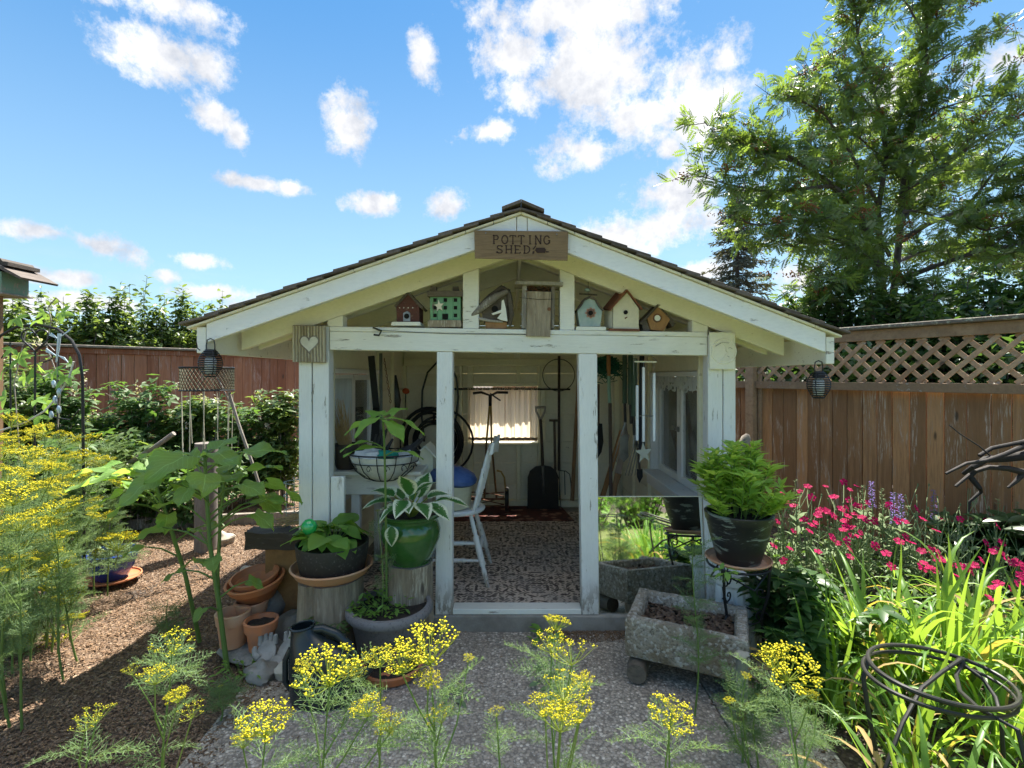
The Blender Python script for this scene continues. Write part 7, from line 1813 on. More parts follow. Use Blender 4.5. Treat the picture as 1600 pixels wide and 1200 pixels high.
# left stand
lp = []
lr = random.Random(31)
spots = [(22, 700, 2.5), (70, 682, 2.7), (40, 722, 2.3), (8, 760, 2.1), (60, 740, 2.5), (95, 692, 2.9), (135, 700, 3.0), (20, 790, 2.0), (75, 775, 2.4), (120, 760, 2.8), (30, 830, 1.9), (80, 815, 2.2), (60, 865, 2.0), (10, 870, 1.8), (110, 800, 2.6), (150, 740, 3.1),
         (45, 920, 1.9), (90, 858, 2.4), (18, 668, 2.8), (5, 720, 2.3), (30, 1020, 1.7), (8, 1000, 1.7), (68, 930, 2.1), (-20, 700, 2.2), (-30, 800, 1.9), (-25, 900, 1.7), (100, 730, 2.7), (5, 940, 1.75), (50, 690, 3.0), (125, 725, 2.9), (88, 905, 2.3)]
spots = [q for q in spots if not (q[1] > 850 and q[2] < 2.15)] + [(10, 870, 2.3), (45, 920, 2.5), (6, 990, 2.35), (28, 1015, 2.5), (-10, 900, 2.1), (60, 955, 2.5), (85, 880, 2.6), (30, 850, 2.4), (70, 840, 2.5), (-5, 830, 2.2)]
for k, (px, py, d_) in enumerate(spots):
    d_ *= 1.16
    us = [(W(px, py, d_), lr.uniform(.07, .095))]
    for q in range(2): 
        p = W(px + lr.uniform(-55, 50), py + lr.uniform(0, 90), d_ + lr.uniform(-.15, .3)); us.append((p, lr.uniform(.03, .08)))
    base = (us[0][0].x + lr.uniform(-.08, .08), us[0][0].y + lr.uniform(-.05, .1), 0)
    dill('yellow-flowered dill plant in the dense stand at the left edge', base, us, 'dill plants in the dense stand at the left', True, 18, 1.2, .0055)
dill('low dill umbel leaning over the cobalt blue pot', G(186, 900), [(W(184, 862, 3.5), .13), (W(150, 870, 3.5), .05)], None, True, 16, 1.3)

# ---------- grass-like clumps: daylilies
BL = []
for k in range(6):
    L = .62 + .06 * k; V = []; T = []; n = 9; bend = (.35, .75, 1.15, 1.5, .15, .95)[k]
    x = z = 0; ang = 1.45
    pts = [(0, 0)]
    for i in range(n):
        ang -= bend * (i / n) ** 1.2 * .42; x += math.cos(ang) * L / n; z += math.sin(ang) * L / n; pts.append((x, z))
    for i, (a, b) in enumerate(pts):
        t = i / n; w_ = .0170 * min(1, .7 + t) * (1 - t ** 3.5) + .0006
        V += [(a, -w_, b + w_ * .45), (a, 0, b - .001), (a, w_, b + w_ * .45)]
    for i in range(n):
        for j in range(2): q = i * 3 + j; T.append((q, q + 3, q + 4, q + 1))
    BL.append(tri_mesh('blade', V, T, DLILY, True))
STRAWB = m_leaf('dry_blade', (0.30, 0.20, 0.08), (0.46, 0.34, 0.15), .3, rough=.8)
BLD = []
for me_ in BL[2:4]:
    m2 = me_.copy(); m2.materials.clear(); m2.materials.append(STRAWB); BLD.append(m2)
def daylily(label, c, n, s=1.0, seed=0, r=.10, group='daylily clumps right of the path'):
    root = thing('daylily_clump', label, 'daylily', (c[0], c[1], -.01), group); rr = random.Random(seed)
    for k in range(n):
        a = rr.uniform(0, 2 * PI); q = r * rr.random() ** .5
        link('blade', BL[rr.randrange(6)] if rr.random() > .09 else BLD[rr.randrange(2)], None, root, (q * math.cos(a), q * math.sin(a), 0), (rr.uniform(-.3, .3), rr.uniform(-.22, .45), a + rr.uniform(-.5, .5)), s * rr.uniform(.5, 1.1) * .72)
for i, (px, py, n, s, lb) in enumerate(((1300, 1120, 46, .95, 'daylily clump at the left end of the row, arching over the pad edge'), (1395, 1085, 66, 1.22, 'tall daylily clump behind the wire hoop support'), (1480, 1100, 66, 1.30, 'daylily clump with the tallest blades, standing inside the hoop support'),
                                    (1570, 1075, 60, 1.15, 'daylily clump at the right edge behind the hoop support'), (1650, 1060, 50, 1.1, 'daylily clump mostly cut off by the right edge'), (1345, 1050, 50, 1.12, 'daylily clump with long blades arching left over the bed'),
                                    (1430, 1190, 50, .85, 'low daylily clump under the front of the hoop support'), (1560, 1180, 50, .9, 'low daylily clump in the bottom right corner'), (1520, 1010, 50, 1.05, 'daylily clump rising among the magenta campions'))):
    g = G(px, py); daylily(lb, g, n, s, i)
for i, (x_, y_) in enumerate(((1.45, 1.25), (1.75, 1.45), (1.35, .9), (1.7, 1.0), (1.95, 1.2), (1.3, 1.5))):
    daylily('daylily clump near the lawn that shows in the mirror', (x_, y_), 60, .95, 40 + i, .13, 'daylily clumps by the lawn seen in the mirror')

# ---------- rose campion
def campion(label, c, heads, seed, group='magenta rose campions along the right bed'):
    c = Vector(c); root = thing('rose_campion', label, 'campion', c, group); r = random.Random(seed); mb = MB()
    fl = []
    hub = c + Vector((0, 0, .30))
    for (p, kind) in heads:
        p = Vector(p); j = c + Vector((r.uniform(-.05, .05), r.uniform(-.05, .05), 0)); k1 = j.lerp(p, .55); k1.z = p.z - r.uniform(.12, .2); k1.x += r.uniform(-.03, .03)
        mb.tube([j, j.lerp(k1, .5), k1], [.0045, .004, .0035], 5); mb.tube([k1, k1.lerp(p, .5) + Vector((r.uniform(-.008, .008), 0, -.006)), p - Vector((0, 0, .012))], [.003, .0026, .0026], 5)
        q = k1 + Vector((r.choice((-1, 1)) * r.uniform(.03, .07), r.uniform(-.03, .03), r.uniform(.03, .12))); mb.tube([k1, q], .0024, 4); mb.blob(q + Vector((0, 0, .006)), .0055, .0055, .011, .05, 0, 6, 5)
        mb.blob(p - Vector((0, 0, .012)), .006, .006, .012, .05, 0, 6, 5)
        if kind: fl.append(p)
    mb.build('stems', SILV, root, True)
    for p in fl:
        link('flower', FLW[r.randrange(3)], None, root, p - c, (r.uniform(.1, 1.15), r.uniform(-.5, .5), r.uniform(-.6, .6)), r.uniform(.9, 1.35))
    N = 34; rng = np.random.default_rng(seed); a = rng.random(N) * 2 * PI; z_ = rng.random(N) ** 1.3 * .40
    P = np.stack([rng.normal(size=N) * .07, rng.normal(size=N) * .07, z_], 1); d_ = np.stack([np.cos(a), np.sin(a), rng.uniform(.1, 1.0, N)], 1); up = np.tile([0, 0, 1.0], (N, 1)) + rng.normal(size=(N, 3)) * .3
    V, T = stamp(TRI5[0], TRI5[1], mats_from(P, d_, up, rng.uniform(.05, .09, N)))
    link('leaves', tri_mesh('leaves', V, T, SILV), SILV, root)
FLW = []
for s in range(3):
    m = MB(); r = random.Random(s)
    for k in range(5):
        a = k * 2 * PI / 5 + r.uniform(-.1, .1); n_ = 7
        pts = [(0, 0, 0)]
        for q in range(n_):
            b = a - .52 + 1.04 * q / (n_ - 1); rr = .0235 * (1 + .10 * math.cos((q / (n_ - 1) - .5) * 9)); pts.append((rr * math.cos(b), rr * math.sin(b), .002 + r.uniform(-.0015, .003)))
        m.add(pts, [(0, i, i + 1) for i in range(1, n_)])
    m.lathe([(.001, -.006), (.004, -.003), (.003, .002), (.001, .003)], (0, 0, 0), 6)
    me = m.mesh('flower'); me.materials.append(MAG); FLW.append(me)
heads = [(1223, 770), (1250, 768), (1268, 777), (1262, 760), (1304, 776), (1256, 812), (1278, 805), (1328, 765), (1327, 781), (1322, 794), (1338, 790), (1265, 830), (1292, 799), (1302, 806), (1320, 814), (1335, 803), (1346, 808), (1209, 853), (1234, 857), (1300, 840), (1318, 828), (1330, 837), (1310, 849), (1278, 862), (1269, 821),
         (1352, 812), (1366, 814), (1396, 795), (1414, 815), (1432, 795), (1442, 811), (1471, 811), (1453, 859), (1440, 861), (1463, 860), (1328, 870), (1340, 838), (1367, 853), (1385, 865), (1415, 838), (1405, 846), (1442, 887), (1458, 890), (1471, 875), (1500, 885), (1540, 848), (1565, 848), (1551, 862), (1533, 875), (1570, 870), (1590, 879), (1500, 811), (1544, 815), (1522, 883), (1560, 912), (1588, 912), (1598, 908), (1549, 936), (1495, 900), (1390, 790), (1290, 760), (1240, 790), (1215, 815), (1580, 920), (1600, 890), (1615, 870), (1340, 760), (1240, 830)]
hr2 = random.Random(5); cl = {}
heads = heads + [(a + hr2.uniform(-22, 22), b + hr2.uniform(-8, 22)) for a, b in heads[::2]]
for (px, py) in heads: cl.setdefault(max(0, int((px - 1200) // 42)), []).append((px, py))
cdesc = ['beside the lime green pot plant', 'with the tall bare-tipped stalks near the iron stand', 'in the thick of the magenta flowers', 'just left of the first purple spire', 'around the pair of purple spires', 'left of the last purple spire', 'under the last purple spire', 'in front of the dark bush', 'with the reddest flowers near the right edge', 'at the far right edge of the bed', 'cut by the right edge']
for k in sorted(cl):
    ps = cl[k]; mx_ = sum(p[0] for p in ps) / len(ps); hs2 = []
    for (px, py) in ps:
        d_ = 4.0 - (py - 760) / 150 * 1.2 + hr2.uniform(-.12, .12); hs2.append((W(px, py, max(2.6, d_)), 1))
    for q in range(10):
        px = ps[0][0] + hr2.uniform(-25, 45); py = hr2.uniform(755, 880); d_ = 4.0 - (py - 760) / 150 * 1.2; hs2.append((W(px, py, d_), 0))
    avg = sum((h[0].y for h in hs2)) / len(hs2)
    campion('rose campion with magenta flowers ' + cdesc[min(k, len(cdesc) - 1)], (X(mx_, avg), avg, 0), hs2, k)
# fill foliage of the right bed: mid-green undergrowth
def scatter_leaves(name, label, mat, boxes, n, L, seed, tpl=TRI5, cat='plants', kind='stuff', upz=1.0):
    rng = np.random.default_rng(seed); Ps = []
    for (x0, x1, y0, y1, z0, z1) in boxes:
        m_ = n // len(boxes); Ps.append(np.stack([rng.uniform(x0, x1, m_), rng.uniform(y0, y1, m_), z0 + (z1 - z0) * rng.random(m_) ** .8], 1))
    P = np.concatenate(Ps); N = len(P); a = rng.random(N) * 2 * PI; d_ = np.stack([np.cos(a), np.sin(a), rng.normal(size=N) * .5], 1); up = rng.normal(size=(N, 3)) * .45; up[:, 2] += upz
    V, T = stamp(tpl[0], tpl[1], mats_from(P, d_, up, rng.uniform(.6, 1.2, N) * L))
    return tag(link(name, tri_mesh(name, V, T, mat), mat), label, cat, None, kind)
def bedbox(px0, px1, d0, d1, z0, z1): return (X(px0, (d0 + d1) / 2), X(px1, (d0 + d1) / 2), d0, d1, z0, z1)
scatter_leaves('ground_cover', 'silvery grey-green foliage under the magenta flowers of the right bed', SILV, [bedbox(1215, 1600, 3.0, 4.2, 0, .30), bedbox(1250, 1650, 2.7, 3.4, 0, .20), (1.35, 2.0, 2.9, 4.2, 0, .28)], 1500, .06, 3, cat='ground cover')
scatter_leaves('ground_cover', 'mixed green low foliage covering the soil of the right bed', BRAM, [bedbox(1200, 1650, 2.6, 4.4, 0, .25), (1.45, 3.0, 1.7, 3.0, 0, .16), (1.2, 3.6, 3.0, 4.9, 0, .3)], 3000, .07, 4, cat='ground cover')
def stemplant(label, px, py, d_, base, w_=.34, n=26, mat=BRAM, seed=0, L=.10, name='peony', cat='plant', group=None):
    g = Vector(base); root = thing(name, label, cat, g, group); r = random.Random(seed); mb = MB(); P = []; D_ = []
    top = W(px, py, d_)
    for k in range(9):
        a = r.uniform(0, 6.28); e = g + Vector((w_ * .6 * math.cos(a), w_ * .6 * math.sin(a), 0)) * r.random(); e.z = top.z * r.uniform(.65, 1.0)
        mb.tube([g, g.lerp(e, .5) + Vector((0, 0, .04)), e], [.005, .004, .003], 5)
        for t in [i / n for i in range(int(n * .3), n + 1)]:
            p = g.lerp(e, t); P.append(tuple(p)); b = r.uniform(0, 6.28); D_.append((math.cos(b), math.sin(b), r.uniform(-.3, .5)))
    P = np.array(P) - np.array(tuple(g)); D_ = np.array(D_); N = len(P); up = np.tile([0, 0, 1.0], (N, 1)) + np.random.default_rng(seed).normal(size=(N, 3)) * .25
    V, T = stamp(*trileaf(), mats_from(P, D_, up, np.random.default_rng(seed).uniform(.7, 1.2, N) * L)); link('leaves', tri_mesh('leaves', V, T, mat), mat, root); mb.build('stems', STEM, root)
for i, (px, py, d_, lb) in enumerate(((1235, 880, 2.75, 'dark bushy peony-like plant right of the iron stand'), (1290, 905, 2.6, 'broad dark leafy plant between the stand and the daylilies'), (1262, 960, 2.45, 'low dark leafy plant at the front right edge of the pad'), (1215, 930, 2.95, 'leafy plant squeezed behind the iron plant stand'))):
    t_ = W(px, py, d_); stemplant(lb, px, py, d_, (t_.x, t_.y, 0), .42, 24, DKLEAF if i != 3 else BRAM, 50 + i, .105, 'leafy_plant', 'plant', 'dark leafy plants at the right edge of the pad')
for i, (px, py, d_, lb) in enumerate(((1510, 800, 3.7, 'round-leaved hydrangea-like bush under the driftwood branch'), (1575, 805, 3.6, 'dark green bush at the right edge below the driftwood'), (1640, 790, 3.5, 'dark bush beyond the right edge of the driftwood'))):
    t_ = W(px, py, d_); stemplant(lb, px, py, d_, (t_.x, t_.y, 0), .55, 22, VIB, 60 + i, .15, 'leafy_bush', 'bush', 'dark bushes along the right fence')
# salvia spikes
def spike(px, py, ln, d_, purple, lb):
    top = W(px, py, d_); bot = W(px + 2, py + ln, d_); root = thing('salvia', lb, 'salvia', (bot.x, d_, 0), 'upright flower spires in the right bed'); r = random.Random(px)
    pt(root, 'stem', SILV, lambda m: m.tube([(bot.x, d_, 0), bot, top], [.005, .004, .0015], 5))
    N = 150 if purple else 60; rng = np.random.default_rng(px); t = rng.random(N); a = rng.random(N) * 6.28; rad = .014 * (1 - t * .7)
    P = np.stack([bot.x + (top.x - bot.x) * t + rad * np.cos(a), d_ + rad * np.sin(a), bot.z + (top.z - bot.z) * t], 1) - np.array([bot.x, d_, 0]); d__ = np.stack([np.cos(a), np.sin(a), np.full(N, .4)], 1)
    V, T = stamp(TRI5[0], TRI5[1], mats_from(P, d__, np.tile([0, 0, 1.], (N, 1)), rng.uniform(.010, .018, N))); mt = PURP if purple else SILV; link('florets', tri_mesh('florets', V, T, mt), mt, root)
    N = 26; t = rng.random(N); a = rng.random(N) * 6.28; P = np.stack([np.zeros(N), np.zeros(N), .1 + t * (bot.z - .1)], 1); d__ = np.stack([np.cos(a), np.sin(a), np.full(N, .7)], 1)
    V, T = stamp(TRI5[0], TRI5[1], mats_from(P, d__, np.tile([0, 0, 1.], (N, 1)), rng.uniform(.06, .10, N))); link('leaves', tri_mesh('leaves', V, T, SILV), SILV, root)
for a in ((1361, 752, 42, 3.7, 1, 'tallest purple salvia spire, left of the others'), (1395, 770, 50, 3.6, 1, 'purple salvia spire directly above a red campion flower'), (1407, 772, 48, 3.6, 1, 'slimmer purple salvia spire, right of its twin'), (1458, 765, 48, 3.7, 1, 'purple salvia spire left of the dark bush'), (1419, 790, 30, 3.7, 0, 'short budding spire between the purple ones'), (1559, 780, 36, 3.6, 0, 'grey-green budding spire in front of the dark bush'), (1590, 785, 36, 3.6, 0, 'faint budding spire at the right edge'),
          (1347, 758, 40, 3.7, 0, 'curved pale seed spike left of the tallest purple spire'), (1377, 762, 40, 3.7, 0, 'curved pale seed spike right of the tallest purple spire'), (1243, 748, 60, 3.6, 0, 'tall bare pale spike near the lime green plant')): spike(*a)

# ---------- brambles in front of the left fence
def bramble(label, c, w_, h, n, seed, mat=BRAM, flowers=10, L=.075):
    c = Vector(c); root = thing('bramble', label, 'bramble', c, 'brambles along the left fence'); rng = np.random.default_rng(seed); mb = MB(); P = []; D_ = []; tips = []
    for k in range(int(n / 46)):
        a = rng.uniform(0, 2 * PI); q = w_ * rng.uniform(.2, 1); hh_ = h * rng.uniform(.45, 1.0) ** 1.0
        e = c + Vector((q * math.cos(a), q * math.sin(a) * .5, hh_)); mid = c.lerp(e, .55) + Vector((0, 0, hh_ * .30)); b0 = c + Vector((q * .35 * math.cos(a), q * .2 * math.sin(a), 0))
        pts = [b0, b0.lerp(mid, .5) + Vector((0, 0, .05)), mid, mid.lerp(e, .6) + Vector((0, 0, .03)), e]; mb.tube(pts, [.006, .005, .004, .003, .002], 4)
        for i in range(46):
            t = rng.uniform(.12, 1) * 4; j = min(int(t), 3); p = pts[j].lerp(pts[j + 1], t - j); P.append(tuple(p + Vector(tuple(rng.normal(size=3) * .055)))); b = rng.uniform(0, 6.28); D_.append((math.cos(b), math.sin(b) - .3, rng.uniform(-.4, .35)))
        tips.append(e)
    P = np.array(P) - np.array(tuple(c)); D_ = np.array(D_); N = len(P); up = np.tile([0, -.25, 1.0], (N, 1)) + rng.normal(size=(N, 3)) * .35
    V, T = stamp(*trileaf(), mats_from(P, D_, up, rng.uniform(.65, 1.25, N) * L * 1.15)); link('leaves', tri_mesh('leaves', V, T, mat), mat, root); mb.build('canes', GREYW, root)
    if flowers:
        Fp = []
        for k in range(flowers):
            e = tips[rng.integers(len(tips))] + Vector(tuple(rng.normal(size=3) * .07)); 
            for q in range(18): Fp.append(tuple(e - c + Vector(tuple(rng.normal(size=3) * (.022, .022, .028)))))
        Fp = np.array(Fp); N = len(Fp); V, T = stamp(TRI5[0], TRI5[1], mats_from(Fp, rng.normal(size=(N, 3)), rng.normal(size=(N, 3)), rng.uniform(.022, .038, N))); link('blossoms', tri_mesh('blossoms', V, T, CREAMF), CREAMF, root)
bl = [(-30, 4.6, 1.75, .55, 'bramble at the far left edge behind the dill'), (30, 5.0, 1.55, .6, 'bramble tangled through the wire arch trellis'), (80, 5.1, 1.35, .6, 'bramble just right of the wire heart'), (130, 5.4, 1.15, .6, 'bramble below the bare red fence boards'), (185, 5.6, 1.0, .6, 'bramble left of the grey leaning rail'), (240, 5.7, 1.35, .5, 'bramble with the tallest blossom shoot on the red fence'), (290, 5.8, 1.15, .55, 'bramble under the mesh drum'), (340, 5.9, 1.15, .55, 'bramble right behind the hanging strings'),
      (395, 6.2, .95, .5, 'bramble between the mesh drum and the shed post'), (440, 6.2, 1.2, .42, 'bramble climbing beside the left shed post'), (215, 5.2, .7, .5, 'low bramble behind the sunflower leaves'), (310, 5.2, .65, .5, 'low bramble around the round grey post'), (150, 4.8, .85, .5, 'low bramble behind the tall feathery dill'), (100, 4.3, .9, .45, 'low bramble between arch and dill stand'), (420, 6.6, .7, .45, 'low dark bramble at the foot of the fence by the post')]
for i, (px, d_, h, w_, lb) in enumerate(bl): bramble(lb, (X(px, d_), d_, 0), w_, h * (1.04 if i < 4 else 1.10), 1150 if i < 10 else 700, 100 + i, BRAM if i % 3 else SHRUB, 14 if i < 10 else 5)
# climbing leaves on arch
def climber():
    c = Vector((X(60, dA), dA, 0)); root = thing('climbing_vine', 'yellow-green climbing vine threaded through the wire arch', 'vine', c); rng = np.random.default_rng(9); r = random.Random(9); mb = MB(); P = []
    pts = [W(100, 860, dA), W(88, 700, dA), W(95, 600, dA), W(72, 540, dA), W(80, 500, dA), W(75, 480, dA), W(88, 465, dA), W(98, 475, dA)]
    mb.tube(pts, .004, 5); mb.tube([W(20, 850, dA), W(30, 700, dA), W(22, 600, dA), W(40, 520, dA), W(30, 495, dA)], .004, 5)
    for (px, py) in ((25, 497), (60, 500), (70, 488), (100, 488), (20, 545), (35, 548), (75, 585), (85, 580), (45, 585), (40, 590), (10, 620), (55, 625), (68, 630), (10, 640), (20, 655), (60, 650), (70, 665), (105, 590), (118, 585), (112, 560), (62, 572), (5, 580), (95, 490), (48, 620), (30, 560), (80, 690), (60, 700), (15, 700), (90, 720)):
        P.append(tuple(W(px, py, dA + r.uniform(-.1, .1)) - c))
    P = np.array(P); N = len(P); a = rng.random(N) * 6.28; d_ = np.stack([np.cos(a), np.sin(a) * .4, -.3 + rng.normal(size=N) * .3], 1); up = np.tile([0, -.9, .5], (N, 1)) + rng.normal(size=(N, 3)) * .3
    V, T = stamp(*trileaf(), mats_from(P, d_, up, rng.uniform(.06, .10, N))); me = tri_mesh('leaves', V, T, BRIGHT); link('leaves', me, BRIGHT, root); mb.build('stem', GREYW, root)
climber()

# ---------- trees & shrubs behind the fences
def crown(name, P, L, mat, seed, tpl, root, drop=.2, upj=.5):
    rng = np.random.default_rng(seed); P = np.asarray(P) - np.array(tuple(root.location)); N = len(P); a = rng.random(N) * 2 * PI
    d_ = np.stack([np.cos(a), np.sin(a), rng.normal(size=N) * .4 - drop], 1); up = rng.normal(size=(N, 3)) * upj; up[:, 2] += 1
    V, T = stamp(tpl[0], tpl[1], mats_from(P, d_, up, rng.uniform(.7, 1.25, N) * L)); return link(name, tri_mesh(name, V, T, mat), mat, root)
def bush(label, c, w_, h, n, L, seed, mat, group, tpl=TRI5, name='shrub', base_z=.2, shoots=0):
    c = Vector(c); root = thing(name, label, 'shrub', c, group); rng = np.random.default_rng(seed); mb = MB(); P = []
    K = 40
    for k in range(K):
        a = rng.uniform(0, 2 * PI); rr = w_ * rng.random() ** .6; e = c + Vector((rr * math.cos(a), rr * math.sin(a) * .7, h * (1 - .18 * (rr / w_) ** 2) * rng.uniform(.74, 1.0)))
        b0 = c + Vector((rr * .3 * math.cos(a), rr * .2 * math.sin(a), 0)); m1 = b0.lerp(e, .55) + Vector(tuple(rng.normal(size=3) * .05)); mb.tube([b0, m1, e], [.018, .010, .003], 5)
        for i in range(n // K):
            t = rng.random() ** .6; p = b0.lerp(m1, t * 2) if t < .5 else m1.lerp(e, t * 2 - 1); P.append(tuple(p + Vector(tuple(rng.normal(size=3) * (.03 + .12 * w_ * (1.1 - t))))))
    for k in range(shoots):
        p0 = c + Vector((rng.uniform(-w_, w_) * .8, 0, h * .8)); e = p0 + Vector((rng.uniform(-.05, .05), 0, h * rng.uniform(.18, .34))); mb.tube([p0, e], [.006, .002], 4)
        for i in range(80): P.append(tuple(p0.lerp(e, rng.random() ** 1.3) + Vector(tuple(rng.normal(size=3) * .035))))
    crown('foliage', P, L, mat, seed, tpl, root); mb.build('branches', BARKM, root)
lrn = random.Random(14)
for i, (px, d_, topy, w_, lb) in enumerate(((-30, 7.4, 478, .8, 'shrub behind the red fence at the far left'), (45, 7.8, 490, .7, 'shrub behind the wire heart'), (105, 8.0, 478, .7, 'shrub behind the fence right of the arch'), (150, 8.2, 492, .7, 'broad low shrub in the middle of the hedge'), (190, 8.3, 486, .65, 'shrub left of the tall thin shoot'), (235, 8.5, 500, .7, 'shrub from which the tall thin shoot rises'), (275, 8.7, 492, .6, 'shrub with the bushy upright shoot near the roof'), (318, 8.9, 502, .8, 'shrub partly hidden by the shed roof edge'))):
    bush(lb, (X(px, d_), d_, 0), w_, Z(topy - 22, d_), 5600, .105, 200 + i, SHRUB, 'shrubs behind the red fence', shoots=3)
def shoot(px, y0, y1, d_, label, wide):
    p0 = W(px, y0, d_); p1 = W(px + 12, y1, d_); root = thing('tall_shoot', label, 'shoot', (p0.x, d_, 0)); mb = MB(); mb.tube([(p0.x, d_, 0), p0, p1], [.012, .009, .003], 5); mb.build('stem', STEM, root)
    rng = np.random.default_rng(px); N = 46 if not wide else 150; t = rng.random(N); P = np.array([tuple(p0.lerp(p1, q) + Vector(tuple(rng.normal(size=3) * (.10 * (1 - q * .6) if wide else .004)))) for q in t]) - np.array(tuple(root.location)); s = np.where(rng.random(N) > .5, 1, -1)
    d_a = np.stack([s, rng.normal(size=N) * .4, rng.uniform(.2, .8, N)], 1); V, T = stamp(TRI5[0] if wide else [(x, y * .5, z) for x, y, z in TRI5[0]], TRI5[1], mats_from(P, d_a, np.tile([0, 0, 1.], (N, 1)) + rng.normal(size=(N, 3)) * .3, rng.uniform(.08, .14, N))); link('leaves', tri_mesh('leaves', V, T, SHRUB), SHRUB, root)
shoot(218, 530, 431, 8.4, 'tall thin leafy shoot standing above the left hedge', False)
shoot(275, 530, 452, 8.6, 'bushy upright leafy shoot near the left roof edge', True)
# right shrubs behind the lattice
for i, (px, d_, topy, w_, lb) in enumerate(((1215, 8.5, 470, .6, 'small shrub showing between spruce and lattice fence'), (1270, 7.4, 440, .8, 'glossy shrub at the left end above the lattice'), (1340, 7.0, 425, .9, 'glossy shrub at the foot of the rowan trunk'), (1430, 6.6, 415, .9, 'dense dark shrub right of the rowan trunk'), (1520, 6.0, 405, .9, 'dense dark shrub above the lattice near the right edge'), (1610, 5.6, 395, .9, 'dense dark shrub cut by the right edge'), (1700, 5.3, 390, .9, 'dark shrub beyond the right edge'))):
    bush(lb, (X(px, d_), d_, 0), w_, Z(topy, d_), 7000, .11, 300 + i, VIB, 'glossy shrubs behind the lattice fence')
scatter_leaves('undergrowth', 'dark undergrowth filling the gap behind the lattice', VIB, [(2.6, 3.2, 6.6, 7.4, 0, 1.9), (3.4, 4.4, 5.4, 6.4, 0, 1.9), (1.0, 2.2, 9.2, 9.8, 0, 1.9), (4.2, 5.2, 4.0, 5.0, 0, 1.9)], 7000, .11, 71, cat='undergrowth')
